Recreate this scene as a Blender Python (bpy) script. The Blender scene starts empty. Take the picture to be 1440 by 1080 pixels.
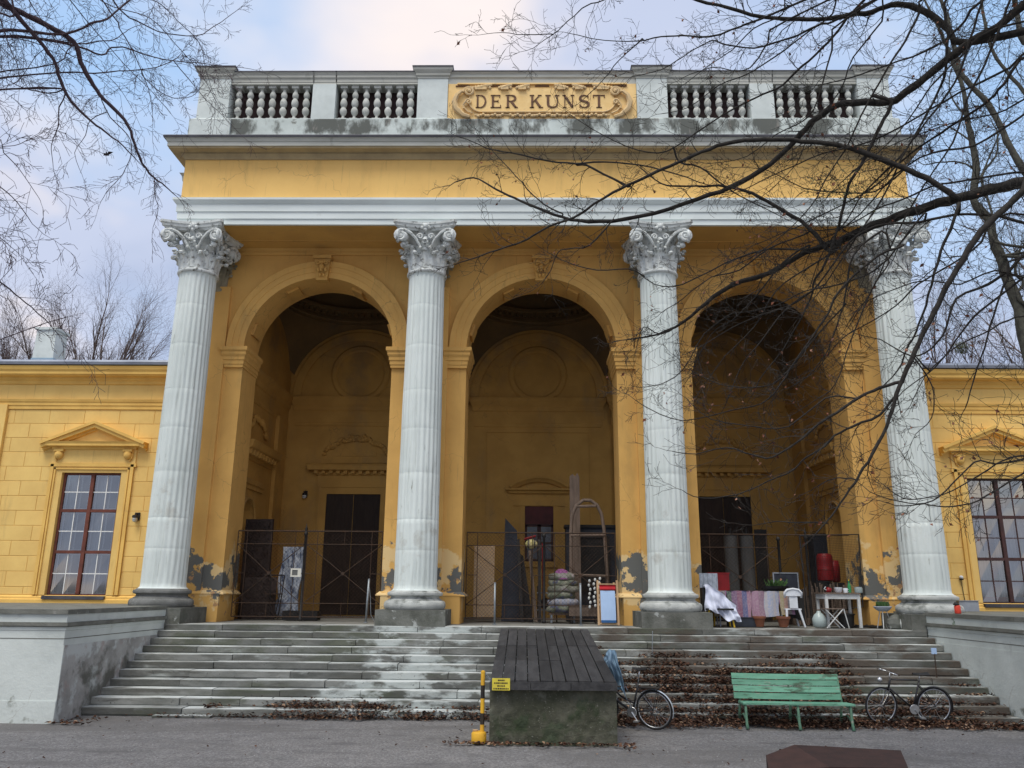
import bpy, math, random
from mathutils import Matrix, Vector, noise
random.seed(7)
SC = bpy.context.scene
COL = SC.collection
R = math.radians
PI = math.pi

# ------------------------------------------------------------------ camera, sky, sun, exposure
cam_d = bpy.data.cameras.new('camera')
cam = bpy.data.objects.new('camera', cam_d)
COL.objects.link(cam)
cam_d.sensor_width = 36.0
cam_d.lens = 28.28
cam_d.clip_start = 0.1
cam_d.clip_end = 1500
cr, cu, cf = (0.99987, 0.013871, 0.008229), (-0.004494, -0.250404, 0.968131), (-0.01549, 0.968042, 0.25031)
cam.matrix_world = Matrix(((cr[0], cu[0], -cf[0], -0.46), (cr[1], cu[1], -cf[1], 0.0), (cr[2], cu[2], -cf[2], 2.32), (0, 0, 0, 1)))
SC.camera = cam

world = bpy.data.worlds.new('World')
SC.world = world
world.use_nodes = True
wt = world.node_tree
wt.nodes.clear()
def wn(t, **k):
    n = wt.nodes.new(t)
    for a, b in k.items(): setattr(n, a, b)
    return n
SUN_EL, SUN_AZ = 63.0, 205.0          # azimuth clockwise from +Y (towards the facade)
w_out = wn('ShaderNodeOutputWorld'); w_bg = wn('ShaderNodeBackground')
w_sky = wn('ShaderNodeTexSky', sky_type='NISHITA', sun_disc=False)
w_sky.sun_elevation = R(SUN_EL); w_sky.sun_rotation = R(SUN_AZ)
w_sky.air_density = 1.0; w_sky.dust_density = 1.2; w_sky.ozone_density = 1.5
w_tc = wn('ShaderNodeTexCoord'); w_sep = wn('ShaderNodeSeparateXYZ')
wt.links.new(w_tc.outputs['Generated'], w_sep.inputs[0])
def wmath(op, a, b=None, c=None):
    n = wn('ShaderNodeMath', operation=op)
    for i, v in enumerate((a, b, c)):
        if v is None: continue
        if isinstance(v, (int, float)): n.inputs[i].default_value = v
        else: wt.links.new(v, n.inputs[i])
    return n.outputs[0]
zc = wmath('ADD', wmath('MAXIMUM', w_sep.outputs[2], 0.0), 0.22)
px_ = wmath('DIVIDE', w_sep.outputs[0], zc); py_ = wmath('DIVIDE', w_sep.outputs[1], zc)
w_cmb = wn('ShaderNodeCombineXYZ'); wt.links.new(px_, w_cmb.inputs[0]); wt.links.new(py_, w_cmb.inputs[1])
def wnoise(scale, detail, rough, off, dist=0.0):
    m = wn('ShaderNodeMapping'); m.inputs['Location'].default_value = off
    wt.links.new(w_cmb.outputs[0], m.inputs['Vector'])
    n = wn('ShaderNodeTexNoise'); n.inputs['Scale'].default_value = scale
    n.inputs['Detail'].default_value = detail; n.inputs['Roughness'].default_value = rough
    n.inputs['Distortion'].default_value = dist
    wt.links.new(m.outputs[0], n.inputs['Vector']); return n.outputs['Fac']
def wramp(fac, *stops):
    n = wn('ShaderNodeValToRGB'); el = n.color_ramp.elements
    n.color_ramp.interpolation = 'EASE'
    while len(el) < len(stops): el.new(0.5)
    for e, (p, c) in zip(el, stops):
        e.position = p; e.color = (c[0], c[1], c[2], 1) if isinstance(c, tuple) else (c, c, c, 1)
    wt.links.new(fac, n.inputs[0]); return n.outputs[0]
def wmix(fac, a, b, bt='MIX'):
    n = wn('ShaderNodeMix', data_type='RGBA', blend_type=bt)
    if isinstance(fac, (int, float)): n.inputs[0].default_value = fac
    else: wt.links.new(fac, n.inputs[0])
    for s, v in ((6, a), (7, b)):
        if isinstance(v, tuple): n.inputs[s].default_value = (v[0], v[1], v[2], 1)
        else: wt.links.new(v, n.inputs[s])
    return n.outputs[2]
WS = 0.1
K = 1.0 / WS
blue = wramp(w_sep.outputs[2], (0.0, (0.60, 0.68, 0.82)), (0.30, (0.50, 0.66, 0.90)), (0.60, (0.38, 0.60, 0.92)), (1.0, (0.24, 0.42, 0.78)))
bluek = wmix(1.0, blue, (K * .62, K * .62, K * .62), 'MULTIPLY')
clear = wmix(0.80, w_sky.outputs[0], bluek)
n1 = wnoise(1.05, 6, 0.52, (4.47, 2.53, 0), 0.25)
n2 = wnoise(0.9, 5, 0.5, (9.3, 1.6, 3), 0.1)
cover = wramp(n1, (0.34, 0.0), (0.56, 1.0))
cloudc = wramp(n2, (0.38, (0.40, 0.46, 0.63)), (0.48, (0.55, 0.59, 0.74)), (0.55, (0.98, 0.85, 0.78)), (0.62, (1.65, 1.38, 1.02)))
cloudk = wmix(1.0, cloudc, (K * .62, K * .62, K * .62), 'MULTIPLY')
skyc = wmix(wmath('MULTIPLY', cover, 0.85), clear, cloudk)
wt.links.new(skyc, w_bg.inputs['Color'])
w_bg.inputs['Strength'].default_value = WS
wt.links.new(w_bg.outputs[0], w_out.inputs['Surface'])

sun_d = bpy.data.lights.new('sun', 'SUN')
sun_d.energy = 1.5
sun_d.angle = R(30)
sun_d.color = (1.0, 0.94, 0.82)
sun = bpy.data.objects.new('sun', sun_d)
COL.objects.link(sun)
_az = R(SUN_AZ)
_sd = Vector((math.sin(_az) * math.cos(R(SUN_EL)), math.cos(_az) * math.cos(R(SUN_EL)), math.sin(R(SUN_EL))))
sun.rotation_euler = (-_sd).to_track_quat('-Z', 'Y').to_euler()
SC.view_settings.view_transform = 'Standard'
SC.view_settings.look = 'None'
SC.view_settings.gamma = 1.0
SC.view_settings.use_curve_mapping = False
SC.view_settings.exposure = 0.88

# ------------------------------------------------------------------ materials
def nd(nt, t, **k):
    n = nt.nodes.new(t)
    for a, b in k.items(): setattr(n, a, b)
    return n
def lk(nt, a, b): nt.links.new(a, b)
def mth(nt, op, a, b=None, c=None, clamp=False):
    n = nd(nt, 'ShaderNodeMath', operation=op); n.use_clamp = clamp
    for i, v in enumerate((a, b, c)):
        if v is None: continue
        if isinstance(v, (int, float)): n.inputs[i].default_value = v
        else: lk(nt, v, n.inputs[i])
    return n.outputs[0]
def mixc(nt, fac, a, b, bt='MIX'):
    n = nd(nt, 'ShaderNodeMix', data_type='RGBA', blend_type=bt)
    if isinstance(fac, (int, float)): n.inputs[0].default_value = fac
    else: lk(nt, fac, n.inputs[0])
    for s, v in ((6, a), (7, b)):
        if isinstance(v, tuple): n.inputs[s].default_value = (v[0], v[1], v[2], 1)
        else: lk(nt, v, n.inputs[s])
    return n.outputs[2]
def noise_n(nt, vec, scale, detail=4, rough=.55, sc3=None, dist=0.0):
    if sc3:
        m = nd(nt, 'ShaderNodeMapping'); m.inputs['Scale'].default_value = sc3
        lk(nt, vec, m.inputs['Vector']); vec = m.outputs[0]
    n = nd(nt, 'ShaderNodeTexNoise'); n.inputs['Scale'].default_value = scale
    n.inputs['Detail'].default_value = detail; n.inputs['Roughness'].default_value = rough
    n.inputs['Distortion'].default_value = dist
    lk(nt, vec, n.inputs['Vector']); return n.outputs['Fac']
def rampf(nt, fac, a, b):
    n = nd(nt, 'ShaderNodeMapRange'); n.interpolation_type = 'SMOOTHSTEP'
    n.inputs['From Min'].default_value = a; n.inputs['From Max'].default_value = b
    lk(nt, fac, n.inputs['Value']); return n.outputs['Result']
MATS = {}
def mat(name, c, c2=None, scale=2.0, sc3=None, var=0.0, stains=(), rough=.8, bump=.15, bscale=30, metal=0.0, spec=.3, coords='world', crack=0):
    """stains: list of (color, scale, lo, hi, sc3 or None, zfun or None)"""
    m = bpy.data.materials.new(name); m.use_nodes = True; nt = m.node_tree
    b = nt.nodes['Principled BSDF']
    if coords == 'world':
        g = nd(nt, 'ShaderNodeNewGeometry'); vec = g.outputs['Position']
    else:
        g = nd(nt, 'ShaderNodeTexCoord'); vec = g.outputs['Object']
    col = None
    if c2:
        f = rampf(nt, noise_n(nt, vec, scale, 6, .6, sc3), .32, .68)
        col = mixc(nt, f, c, c2)
    if col is None:
        rgb = nd(nt, 'ShaderNodeRGB'); rgb.outputs[0].default_value = (c[0], c[1], c[2], 1); col = rgb.outputs[0]
    if var:
        oi = nd(nt, 'ShaderNodeObjectInfo')
        v = mth(nt, 'ADD', mth(nt, 'MULTIPLY', oi.outputs['Random'], 2 * var), 1 - var)
        cb = nd(nt, 'ShaderNodeCombineXYZ')
        for i in range(3): lk(nt, v, cb.inputs[i])
        col = mixc(nt, 1.0, col, cb.outputs[0], 'MULTIPLY')
    for (sc, ss, lo, hi, s3, zf) in stains:
        f = noise_n(nt, vec, ss, 8, .62, s3)
        if zf:
            sep = nd(nt, 'ShaderNodeSeparateXYZ'); lk(nt, vec, sep.inputs[0])
            zc_, hw, k = zf[:3]; ax_ = zf[3] if len(zf) > 3 else 2
            d = mth(nt, 'ABSOLUTE', mth(nt, 'SUBTRACT', sep.outputs[ax_], zc_))
            d = mth(nt, 'MAXIMUM', mth(nt, 'SUBTRACT', d, hw), 0.0)
            f = mth(nt, 'SUBTRACT', f, mth(nt, 'MULTIPLY', d, k))
        f = rampf(nt, f, lo, hi)
        if isinstance(sc, tuple) and len(sc) == 4: f = mth(nt, 'MULTIPLY', f, sc[3]); sc = sc[:3]
        col = mixc(nt, f, col, sc)
    if crack:
        nz = nd(nt, 'ShaderNodeTexNoise'); nz.inputs['Scale'].default_value = 2.5; nz.inputs['Detail'].default_value = 5; lk(nt, vec, nz.inputs['Vector'])
        vm = nd(nt, 'ShaderNodeVectorMath', operation='MULTIPLY_ADD'); lk(nt, nz.outputs['Color'], vm.inputs[0]); vm.inputs[1].default_value = (.5, .5, .5); lk(nt, vec, vm.inputs[2])
        vo = nd(nt, 'ShaderNodeTexVoronoi', feature='DISTANCE_TO_EDGE'); vo.inputs['Scale'].default_value = crack; lk(nt, vm.outputs[0], vo.inputs['Vector'])
        f = mth(nt, 'MULTIPLY', rampf(nt, vo.outputs['Distance'], .011, .002), rampf(nt, noise_n(nt, vec, .8, 3, .5), .50, .60))
        col = mixc(nt, mth(nt, 'MULTIPLY', f, .38), col, (.16, .11, .06))
    lk(nt, col, b.inputs['Base Color'])
    b.inputs['Roughness'].default_value = rough
    b.inputs['Metallic'].default_value = metal
    b.inputs['Specular IOR Level'].default_value = spec
    if bump:
        bp = nd(nt, 'ShaderNodeBump'); bp.inputs['Strength'].default_value = bump
        bp.inputs['Distance'].default_value = .02
        lk(nt, noise_n(nt, vec, bscale, 5, .65), bp.inputs['Height'])
        lk(nt, bp.outputs[0], b.inputs['Normal'])
    MATS[name] = m
    return m
YEL = (0.84, 0.545, 0.185); YEL2 = (0.62, 0.355, 0.085)
WHT = (0.60, 0.64, 0.63); WHT2 = (0.47, 0.515, 0.51)
M_frieze = mat('yellow render', YEL, (0.78, 0.495, 0.165), .8, crack=1.1, rough=.9, stains=[((.40, .25, .09, .55), 1.6, .60, .74, (7, 1, .35), None), ((.5, .33, .12, .5), 1.2, .56, .72, (1, 1, .25), None), ((.8, .74, .6, .8), 2.5, .74, .77, None, None)])
M_wing = mat('wing yellow render', (0.81, 0.565, 0.195), (0.73, 0.49, 0.165), 1.2, var=.045, rough=.9, stains=[((.40, .25, .09, .55), 1.6, .60, .74, (7, 1, .35), None), ((.52, .36, .14, .5), 2.0, .58, .75, (1, 1, .3), None)])
M_wingtrim = mat('wing trim render', (0.80, 0.52, 0.15), (0.69, 0.43, 0.12), 1.6, rough=.9, stains=[((.35, .26, .13, .6), 3.0, .60, .75, (.4, 1, 2), None)])
M_pier = mat('pier yellow render', (0.72, 0.435, 0.135), (0.62, 0.365, 0.112), .9, crack=1.1, rough=.92,
             stains=[((.38, .22, .075, .6), 1.5, .58, .74, (7, 7, .35), None), ((.42, .27, .10, .6), 1.1, .55, .75, (1, 1, .3), None),
                     ((.74, .55, .28, .9), 1.25, .445, .475, None, (2.60, .42, .32)),
                     ((.135, .14, .135, 1), 1.45, .492, .515, None, (2.70, .30, .30)),
                     ((.42, .25, .13, 1), 3.0, .60, .63, None, (2.1, .5, .2))])
M_wall = mat('porch yellow render', (0.64, 0.375, 0.105), (0.55, 0.315, 0.09), .9, rough=.92, stains=[((.34, .22, .10, .55), .8, .52, .72, (1, 1, .6), None)])
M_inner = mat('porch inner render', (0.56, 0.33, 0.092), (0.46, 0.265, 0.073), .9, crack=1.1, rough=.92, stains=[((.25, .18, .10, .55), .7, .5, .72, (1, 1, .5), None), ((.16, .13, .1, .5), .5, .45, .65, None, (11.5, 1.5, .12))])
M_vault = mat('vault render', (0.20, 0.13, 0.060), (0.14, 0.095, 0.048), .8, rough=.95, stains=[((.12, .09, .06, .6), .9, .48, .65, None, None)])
M_white = mat('white stone paint', WHT, WHT2, 1.4, sc3=(1, 1, .35), rough=.8, stains=[((.30, .33, .31, .5), 3.0, .60, .78, (1, 1, .2), None)])
M_arch = mat('architrave paint', (.70, .765, .76), (.60, .66, .655), 1.0, sc3=(.4, 1, 2), rough=.8, stains=[((.34, .36, .35, .5), 2.0, .62, .78, (1, 1, .5), None)])
M_shaft = mat('column shaft paint', (.68, .74, .725), (.56, .62, .605), 1.1, sc3=(1, 1, .3), rough=.82, bump=.2, bscale=24,
              stains=[((.38, .42, .40, .7), 4.5, .54, .72, (1.6, 1.6, .12), None), ((.20, .21, .18, .85), 7, .65, .73, (1.5, 1.5, .22), None), ((.40, .40, .36, .6), 1.5, .55, .68, None, (3.9, .8, .12))])
M_capital = mat('capital stone', (.70, .74, .73), (.54, .57, .56), 5, rough=.88, stains=[((.13, .13, .12, .9), 9, .53, .68, None, None)], bump=.5, bscale=40)
M_base = mat('column base stone', (.50, .52, .50), (.36, .38, .37), 3, rough=.9, stains=[((.12, .13, .12, .9), 2.5, .50, .66, (1, 1, 1.4), None)], bump=.5)
M_plinth = mat('column plinth stone', (.17, .175, .16), (.085, .09, .078), 2.2, rough=.95, stains=[((.40, .42, .41, .8), 3, .62, .68, None, None), ((.06, .07, .05, .8), 2, .58, .7, None, None)], bump=.7, bscale=16)
M_block = mat('parapet stained render', (.62, .69, .67), (.50, .56, .54), 1.3, rough=.9, stains=[((.085, .09, .08, .93), 1.1, .42, .54, (1, 1, .5), (14.95, .15, .5)), ((.24, .23, .21, .8), 5.0, .60, .70, (1, 1, .3), None), ((.10, .09, .07, .9), 2.2, .66, .72, (.8, 1, .8), None)])
M_parap = mat('parapet render', (.63, .69, .68), (.52, .575, .565), 1.6, rough=.88, stains=[((.27, .28, .25, .6), 3.0, .60, .76, (1, 1, .4), None)])
M_balu = mat('baluster stone', (.56, .58, .55), (.44, .46, .43), 6, var=.08, rough=.88, stains=[((.22, .22, .2, .7), 9, .60, .72, None, None)])
M_cornice = mat('cornice stone', (.50, .51, .47), (.40, .41, .37), 1.5, sc3=(.5, 1, 2), rough=.88, stains=[((.20, .20, .17, .7), 4, .58, .75, (1, 1, .4), None)])
M_soffit = mat('cornice soffit', (.42, .34, .20), (.32, .26, .16), 2, rough=.9)
M_lead = mat('lead sheet', (.055, .055, .065), (.10, .10, .115), 2, rough=.6, metal=.2)
M_roof = mat('roof zinc', (.30, .33, .39), (.20, .22, .27), 3, sc3=(.5, 1, 1), rough=.45, metal=.3)
M_dark = mat('parapet back sheeting', (.070, .042, .042), (.045, .028, .03), 3, rough=.8)
M_panel = mat('inscription yellow', (.86, .62, .29), (.78, .54, .23), 3, rough=.9, stains=[((.62, .30, .12, .6), 4, .60, .72, None, None), ((.45, .40, .32, .7), 6, .62, .74, None, None)])
M_orn = mat('inscription ornament', (.72, .52, .26), (.58, .44, .26), 6, rough=.9, stains=[((.30, .27, .22, .7), 8, .58, .7, None, None)])
M_letter = mat('letter brown', (.10, .048, .026), (.16, .08, .045), 8, rough=.7)
M_podium = mat('podium render', (.60, .65, .63), (.48, .525, .51), .9, crack=1.1, rough=.9, stains=[((.33, .36, .36, .6), 1.5, .56, .72, None, None), ((.16, .17, .14, .85), 2.0, .50, .60, None, (0, .22, .45)), ((.22, .24, .22, .8), 9, .70, .74, None, None)], bump=.4, bscale=14)
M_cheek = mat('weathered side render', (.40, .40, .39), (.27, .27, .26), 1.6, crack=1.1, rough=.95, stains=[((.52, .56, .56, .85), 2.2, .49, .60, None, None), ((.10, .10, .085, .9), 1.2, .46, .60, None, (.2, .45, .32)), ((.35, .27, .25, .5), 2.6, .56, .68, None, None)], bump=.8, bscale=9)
M_cope = mat('podium coping', (.20, .205, .185), (.13, .135, .12), 2.5, rough=.95, stains=[((.38, .38, .35, .7), 4, .60, .72, None, None)], bump=.6)
PALE = (-2.7, 1.0, .16, 0)
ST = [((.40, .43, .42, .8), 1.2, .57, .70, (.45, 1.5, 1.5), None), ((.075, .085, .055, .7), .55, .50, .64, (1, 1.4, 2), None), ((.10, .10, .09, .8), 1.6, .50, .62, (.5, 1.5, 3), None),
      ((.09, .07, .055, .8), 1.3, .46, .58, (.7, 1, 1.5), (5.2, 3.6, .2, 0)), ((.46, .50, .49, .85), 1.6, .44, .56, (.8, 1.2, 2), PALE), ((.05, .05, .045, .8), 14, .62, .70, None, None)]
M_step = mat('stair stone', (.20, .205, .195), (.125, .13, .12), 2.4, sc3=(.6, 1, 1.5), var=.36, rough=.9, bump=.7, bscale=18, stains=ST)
M_tread = mat('skylit tread stone', (.52, .55, .54), (.36, .385, .375), 2.6, sc3=(.6, 1, 1), var=.22, rough=.75, bump=.6, bscale=18,  # paler than the risers: light falling from above painted into the treads
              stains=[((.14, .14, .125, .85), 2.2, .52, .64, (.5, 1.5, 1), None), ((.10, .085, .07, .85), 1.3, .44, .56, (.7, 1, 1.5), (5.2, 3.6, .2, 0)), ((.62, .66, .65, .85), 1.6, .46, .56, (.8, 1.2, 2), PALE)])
M_floor = mat('landing stone', (.24, .24, .225), (.16, .16, .15), 2, rough=.95, bump=.5)
M_ground = None
M_planks = mat('dark weathered boards', (.028, .028, .030), (.048, .048, .050), 3, sc3=(3, .5, 3), var=.3, rough=.85, bump=.5, bscale=22, stains=[((.16, .15, .14, .5), 12, .66, .72, None, None)])
M_mossblock = mat('mossy aggregate concrete', (.105, .105, .080), (.052, .056, .038), 2.5, rough=.97, bump=1.0, bscale=26, stains=[((.20, .20, .17, .9), 34, .62, .67, None, None), ((.16, .165, .14, .6), 3, .56, .68, None, None), ((.025, .045, .018, .7), 1.5, .5, .62, None, (.15, .2, .3))])
M_iron = mat('rusty fence iron', (.045, .034, .028), (.085, .05, .032), 9, rough=.7, metal=.3)
M_irondark = mat('dark iron', (.022, .022, .024), (.04, .036, .033), 9, rough=.55, metal=.4)
M_galv = mat('galvanised steel', (.30, .33, .36), (.22, .25, .28), 6, rough=.5, metal=.5)
M_door = mat('dark wood door', (.030, .020, .016), (.045, .030, .022), 4, sc3=(4, 1, .6), rough=.7, var=.15)
M_maroon = mat('maroon board', (.11, .035, .035), (.075, .028, .028), 3, rough=.7)
M_winwood = mat('brown window wood', (.17, .055, .038), (.11, .038, .028), 6, rough=.65)
M_windark = mat('dark window wood', (.045, .022, .022), (.07, .032, .03), 6, rough=.6)
M_winwhite = mat('white window wood', (.78, .80, .80), (.68, .70, .71), 6, rough=.6)
M_curtain = mat('curtain cloth', (.74, .77, .78), (.55, .58, .60), 3, sc3=(6, 1, .3), rough=.95)
M_room = mat('room wall', (.20, .20, .21), (.14, .14, .15), 1, rough=.95)
M_carton = mat('cardboard', (.52, .27, .08), (.40, .20, .07), 4, rough=.9)
M_green = mat('bench green paint', (.17, .38, .27), (.11, .28, .19), 3, sc3=(.6, 1, 3), var=.10, rough=.7, bump=.3, stains=[((.06, .08, .05, .85), 5, .55, .66, (.5, 1, 2), None), ((.30, .29, .24, .8), 9, .62, .67, (.5, 1, 2), None)])
M_greeniron = mat('bench green iron', (.13, .27, .18), (.09, .17, .12), 8, rough=.7, stains=[((.34, .33, .27, .8), 12, .60, .66, None, None)])
M_rubber = mat('tyre rubber', (.018, .018, .02), rough=.85, bump=0)
M_chrome = mat('chrome', (.60, .62, .64), rough=.28, metal=.9, bump=0)
M_bikeblk = mat('black bicycle paint', (.016, .017, .022), (.03, .03, .034), 8, rough=.4, bump=0)
M_bag = mat('pale blue plastic bag', (.12, .20, .28), (.18, .27, .36), 4, rough=.5, bump=.4, bscale=12)
M_postyel = mat('yellow paint', (.72, .42, .035), (.62, .34, .03), 6, rough=.6, stains=[((.14, .08, .04, .8), 9, .64, .70, None, None)])
M_postblk = mat('black paint', (.02, .02, .02), (.05, .035, .025), 9, rough=.6)
M_signyel = mat('yellow sign', (.72, .60, .06), (.60, .50, .06), 5, rough=.6)
M_red = mat('red plastic', (.24, .010, .014), (.16, .008, .011), 4, rough=.45)
M_redcloth = mat('red cloth', (.45, .02, .03), (.33, .02, .025), 8, rough=.9)
M_bluecloth = mat('pale blue canvas', (.40, .55, .80), (.36, .50, .74), 4, rough=.9)
M_navy = mat('blue cloth strip', (.03, .10, .25), rough=.9)
M_whitecloth = mat('white cotton cloth', (.66, .70, .84), (.58, .62, .76), 3, rough=.95)
M_whplastic = mat('white plastic', (.66, .70, .76), (.58, .62, .66), 4, rough=.5, bump=0)
M_pine = mat('pale wood', (.50, .34, .20), (.38, .25, .14), 5, sc3=(3, 3, .4), rough=.8)
M_greywood = mat('weathered grey wood', (.20, .15, .12), (.13, .10, .08), 5, sc3=(3, 3, .4), rough=.9)
M_whwood = mat('white painted wood', (.60, .62, .62), (.48, .50, .50), 6, rough=.75)
M_yelpaint = mat('yellow leg paint', (.62, .42, .03), (.5, .33, .03), 6, rough=.6)
M_terra = mat('terracotta', (.22, .085, .045), (.16, .065, .04), 6, rough=.9)
M_blackpl = mat('black plastic', (.012, .012, .013), (.02, .02, .02), 6, rough=.6)
M_darkblue = mat('dark blue grey board', (.028, .034, .048), (.018, .021, .03), 4, rough=.7)
M_greyconc = mat('grey concrete', (.15, .155, .155), (.10, .105, .105), 4, sc3=(1, 1, .3), rough=.9)
M_basket = mat('woven grey plastic', (.42, .47, .55), (.28, .32, .38), 12, rough=.7)
M_corten = mat('corten steel', (.036, .018, .016), (.024, .013, .012), 5, rough=.85, stains=[((.07, .03, .022, .6), 14, .60, .70, None, None)])
M_tan = mat('tan board', (.55, .38, .22), (.48, .32, .18), 3, rough=.9)
M_bark = mat('dark bark', (.020, .018, .017), (.042, .038, .033), 14, rough=.95, bump=.5, bscale=40)
M_barkg = mat('grey green bark', (.085, .085, .068), (.050, .048, .042), 9, rough=.95, bump=.5, bscale=30)
M_barkhaze = mat('brown twig bark', (.095, .070, .062), (.13, .10, .09), 12, rough=.95, bump=0)  # bark of the far trees, distance haze put into its paler colour
M_corten2 = mat('paler corten steel', (.050, .025, .021), (.036, .019, .017), 5, rough=.9)
M_barkd = mat('violet brown twig bark', (.060, .042, .052), (.085, .060, .068), 12, rough=.95, bump=0)
M_mistle = mat('mistletoe leaf', (.060, .075, .030), (.095, .105, .045), 6, rough=.8, bump=0)
M_sign = mat('white sign board', (.62, .62, .56), rough=.7, bump=0)
M_meter = mat('grey metal box', (.34, .38, .44), (.28, .31, .36), 4, rough=.6)
M_greenpl = mat('green glass', (.03, .22, .08), rough=.3, bump=0)
M_plant = mat('green foliage', (.035, .085, .025), (.06, .12, .035), 10, rough=.8, bump=0)
M_lampglass = mat('lamp glass', (.45, .48, .48), rough=.2, bump=0)
M_glassgreen = mat('jug glass', (.35, .42, .42), rough=.25, bump=0)

def island_mat(name, cols, rough=.9):
    m = bpy.data.materials.new(name); m.use_nodes = True; nt = m.node_tree
    b = nt.nodes['Principled BSDF']; g = nd(nt, 'ShaderNodeNewGeometry')
    r = nd(nt, 'ShaderNodeValToRGB'); el = r.color_ramp.elements
    r.color_ramp.interpolation = 'CONSTANT'
    while len(el) < len(cols): el.new(.5)
    for i, (e, c) in enumerate(zip(el, cols)):
        e.position = i / len(cols); e.color = (*c, 1)
    lk(nt, g.outputs['Random Per Island'], r.inputs[0])
    lk(nt, r.outputs[0], b.inputs['Base Color']); b.inputs['Roughness'].default_value = rough
    b.inputs['Specular IOR Level'].default_value = .2
    MATS[name] = m; return m
M_leaf = island_mat('fallen leaf', [(.075, .036, .024), (.052, .028, .020), (.105, .052, .032), (.036, .021, .016), (.15, .085, .050), (.065, .032, .022), (.27, .18, .12), (.045, .027, .020), (.088, .044, .026), (.038, .023, .017)])
M_dryleaf = island_mat('dry hanging leaf', [(.22, .085, .05), (.14, .055, .035), (.34, .18, .12)])

def stripe_mat(name, cols, scale, axis=0, mixn=.25):
    m = bpy.data.materials.new(name); m.use_nodes = True; nt = m.node_tree
    b = nt.nodes['Principled BSDF']; g = nd(nt, 'ShaderNodeTexCoord')
    sep = nd(nt, 'ShaderNodeSeparateXYZ'); lk(nt, g.outputs['Object'], sep.inputs[0])
    f = mth(nt, 'FRACT', mth(nt, 'MULTIPLY', sep.outputs[axis], scale))
    r = nd(nt, 'ShaderNodeValToRGB'); el = r.color_ramp.elements; r.color_ramp.interpolation = 'CONSTANT'
    while len(el) < len(cols): el.new(.5)
    for i, (e, c) in enumerate(zip(el, cols)):
        e.position = i / len(cols); e.color = (*c, 1)
    lk(nt, f, r.inputs[0])
    n = noise_n(nt, g.outputs['Object'], 28, 3, .7)
    col = mixc(nt, mth(nt, 'MULTIPLY', rampf(nt, n, .45, .6), mixn), r.outputs[0], (.5, .45, .42))
    lk(nt, col, b.inputs['Base Color']); b.inputs['Roughness'].default_value = .95
    MATS[name] = m; return m
M_rag1 = stripe_mat('striped rag rug', [(.08, .12, .10), (.18, .11, .20), (.22, .10, .16), (.11, .12, .25), (.30, .17, .24), (.22, .22, .19)], 1.3)
M_rag2 = stripe_mat('speckled rag rug', [(.28, .32, .42), (.36, .36, .40), (.30, .34, .46)], 5, mixn=.5)
M_rag3 = stripe_mat('ochre striped rug', [(.30, .26, .16), (.36, .22, .18), (.22, .20, .22), (.26, .14, .26)], 2.6)
M_camo = mat('mottled cushion cloth', (.10, .13, .09), (.30, .30, .24), 7, rough=.95, stains=[((.08, .09, .16, .9), 5, .52, .58, None, None)])
M_pink = mat('pink knitted cloth', (.38, .14, .34), (.28, .10, .26), 20, rough=.95, bump=.6)
M_patt = mat('marbled blue white board', (.46, .50, .56), (.16, .20, .28), 8, sc3=(1.5, 1, .7), rough=.8, stains=[((.03, .05, .10, .9), 7, .54, .60, (1.6, 1, .6), None)])
M_carved = mat('carved dark panel', (.030, .022, .020), (.055, .04, .038), 16, rough=.7, bump=.8, bscale=24)

# ground gravel
def ground_mat():
    m = bpy.data.materials.new('gravel ground'); m.use_nodes = True; nt = m.node_tree
    b = nt.nodes['Principled BSDF']; g = nd(nt, 'ShaderNodeNewGeometry'); vec = g.outputs['Position']
    f1 = rampf(nt, noise_n(nt, vec, 2.2, 7, .75), .35, .65)
    col = mixc(nt, f1, (.20, .195, .195), (.27, .262, .258))
    f2 = rampf(nt, noise_n(nt, vec, 26, 4, .75), .40, .60)
    col = mixc(nt, mth(nt, 'MULTIPLY', f2, .75), col, (.09, .088, .088))
    v = nd(nt, 'ShaderNodeTexVoronoi'); v.inputs['Scale'].default_value = 20; lk(nt, vec, v.inputs['Vector'])
    f3 = rampf(nt, v.outputs['Distance'], .30, .12)
    f3 = mth(nt, 'MULTIPLY', f3, rampf(nt, noise_n(nt, vec, 12, 2, .5), .44, .54))
    col = mixc(nt, mth(nt, 'MULTIPLY', f3, .8), col, (.36, .36, .37))
    f4 = rampf(nt, noise_n(nt, vec, 1.4, 6, .65, (.5, 1.6, 1)), .54, .70)
    col = mixc(nt, mth(nt, 'MULTIPLY', f4, .6), col, (.085, .080, .082))
    f5 = rampf(nt, noise_n(nt, vec, .45, 7, .7, (.35, 1.4, 1), 1.0), .48, .62)
    col = mixc(nt, mth(nt, 'MULTIPLY', f5, .65), col, (.12, .115, .112))
    lk(nt, col, b.inputs['Base Color']); b.inputs['Roughness'].default_value = .95
    bp = nd(nt, 'ShaderNodeBump'); bp.inputs['Strength'].default_value = .9; bp.inputs['Distance'].default_value = .02
    h = mth(nt, 'ADD', noise_n(nt, vec, 60, 3, .7), mth(nt, 'MULTIPLY', f3, .5))
    lk(nt, h, bp.inputs['Height']); lk(nt, bp.outputs[0], b.inputs['Normal'])
    return m
M_ground = ground_mat()
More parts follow.
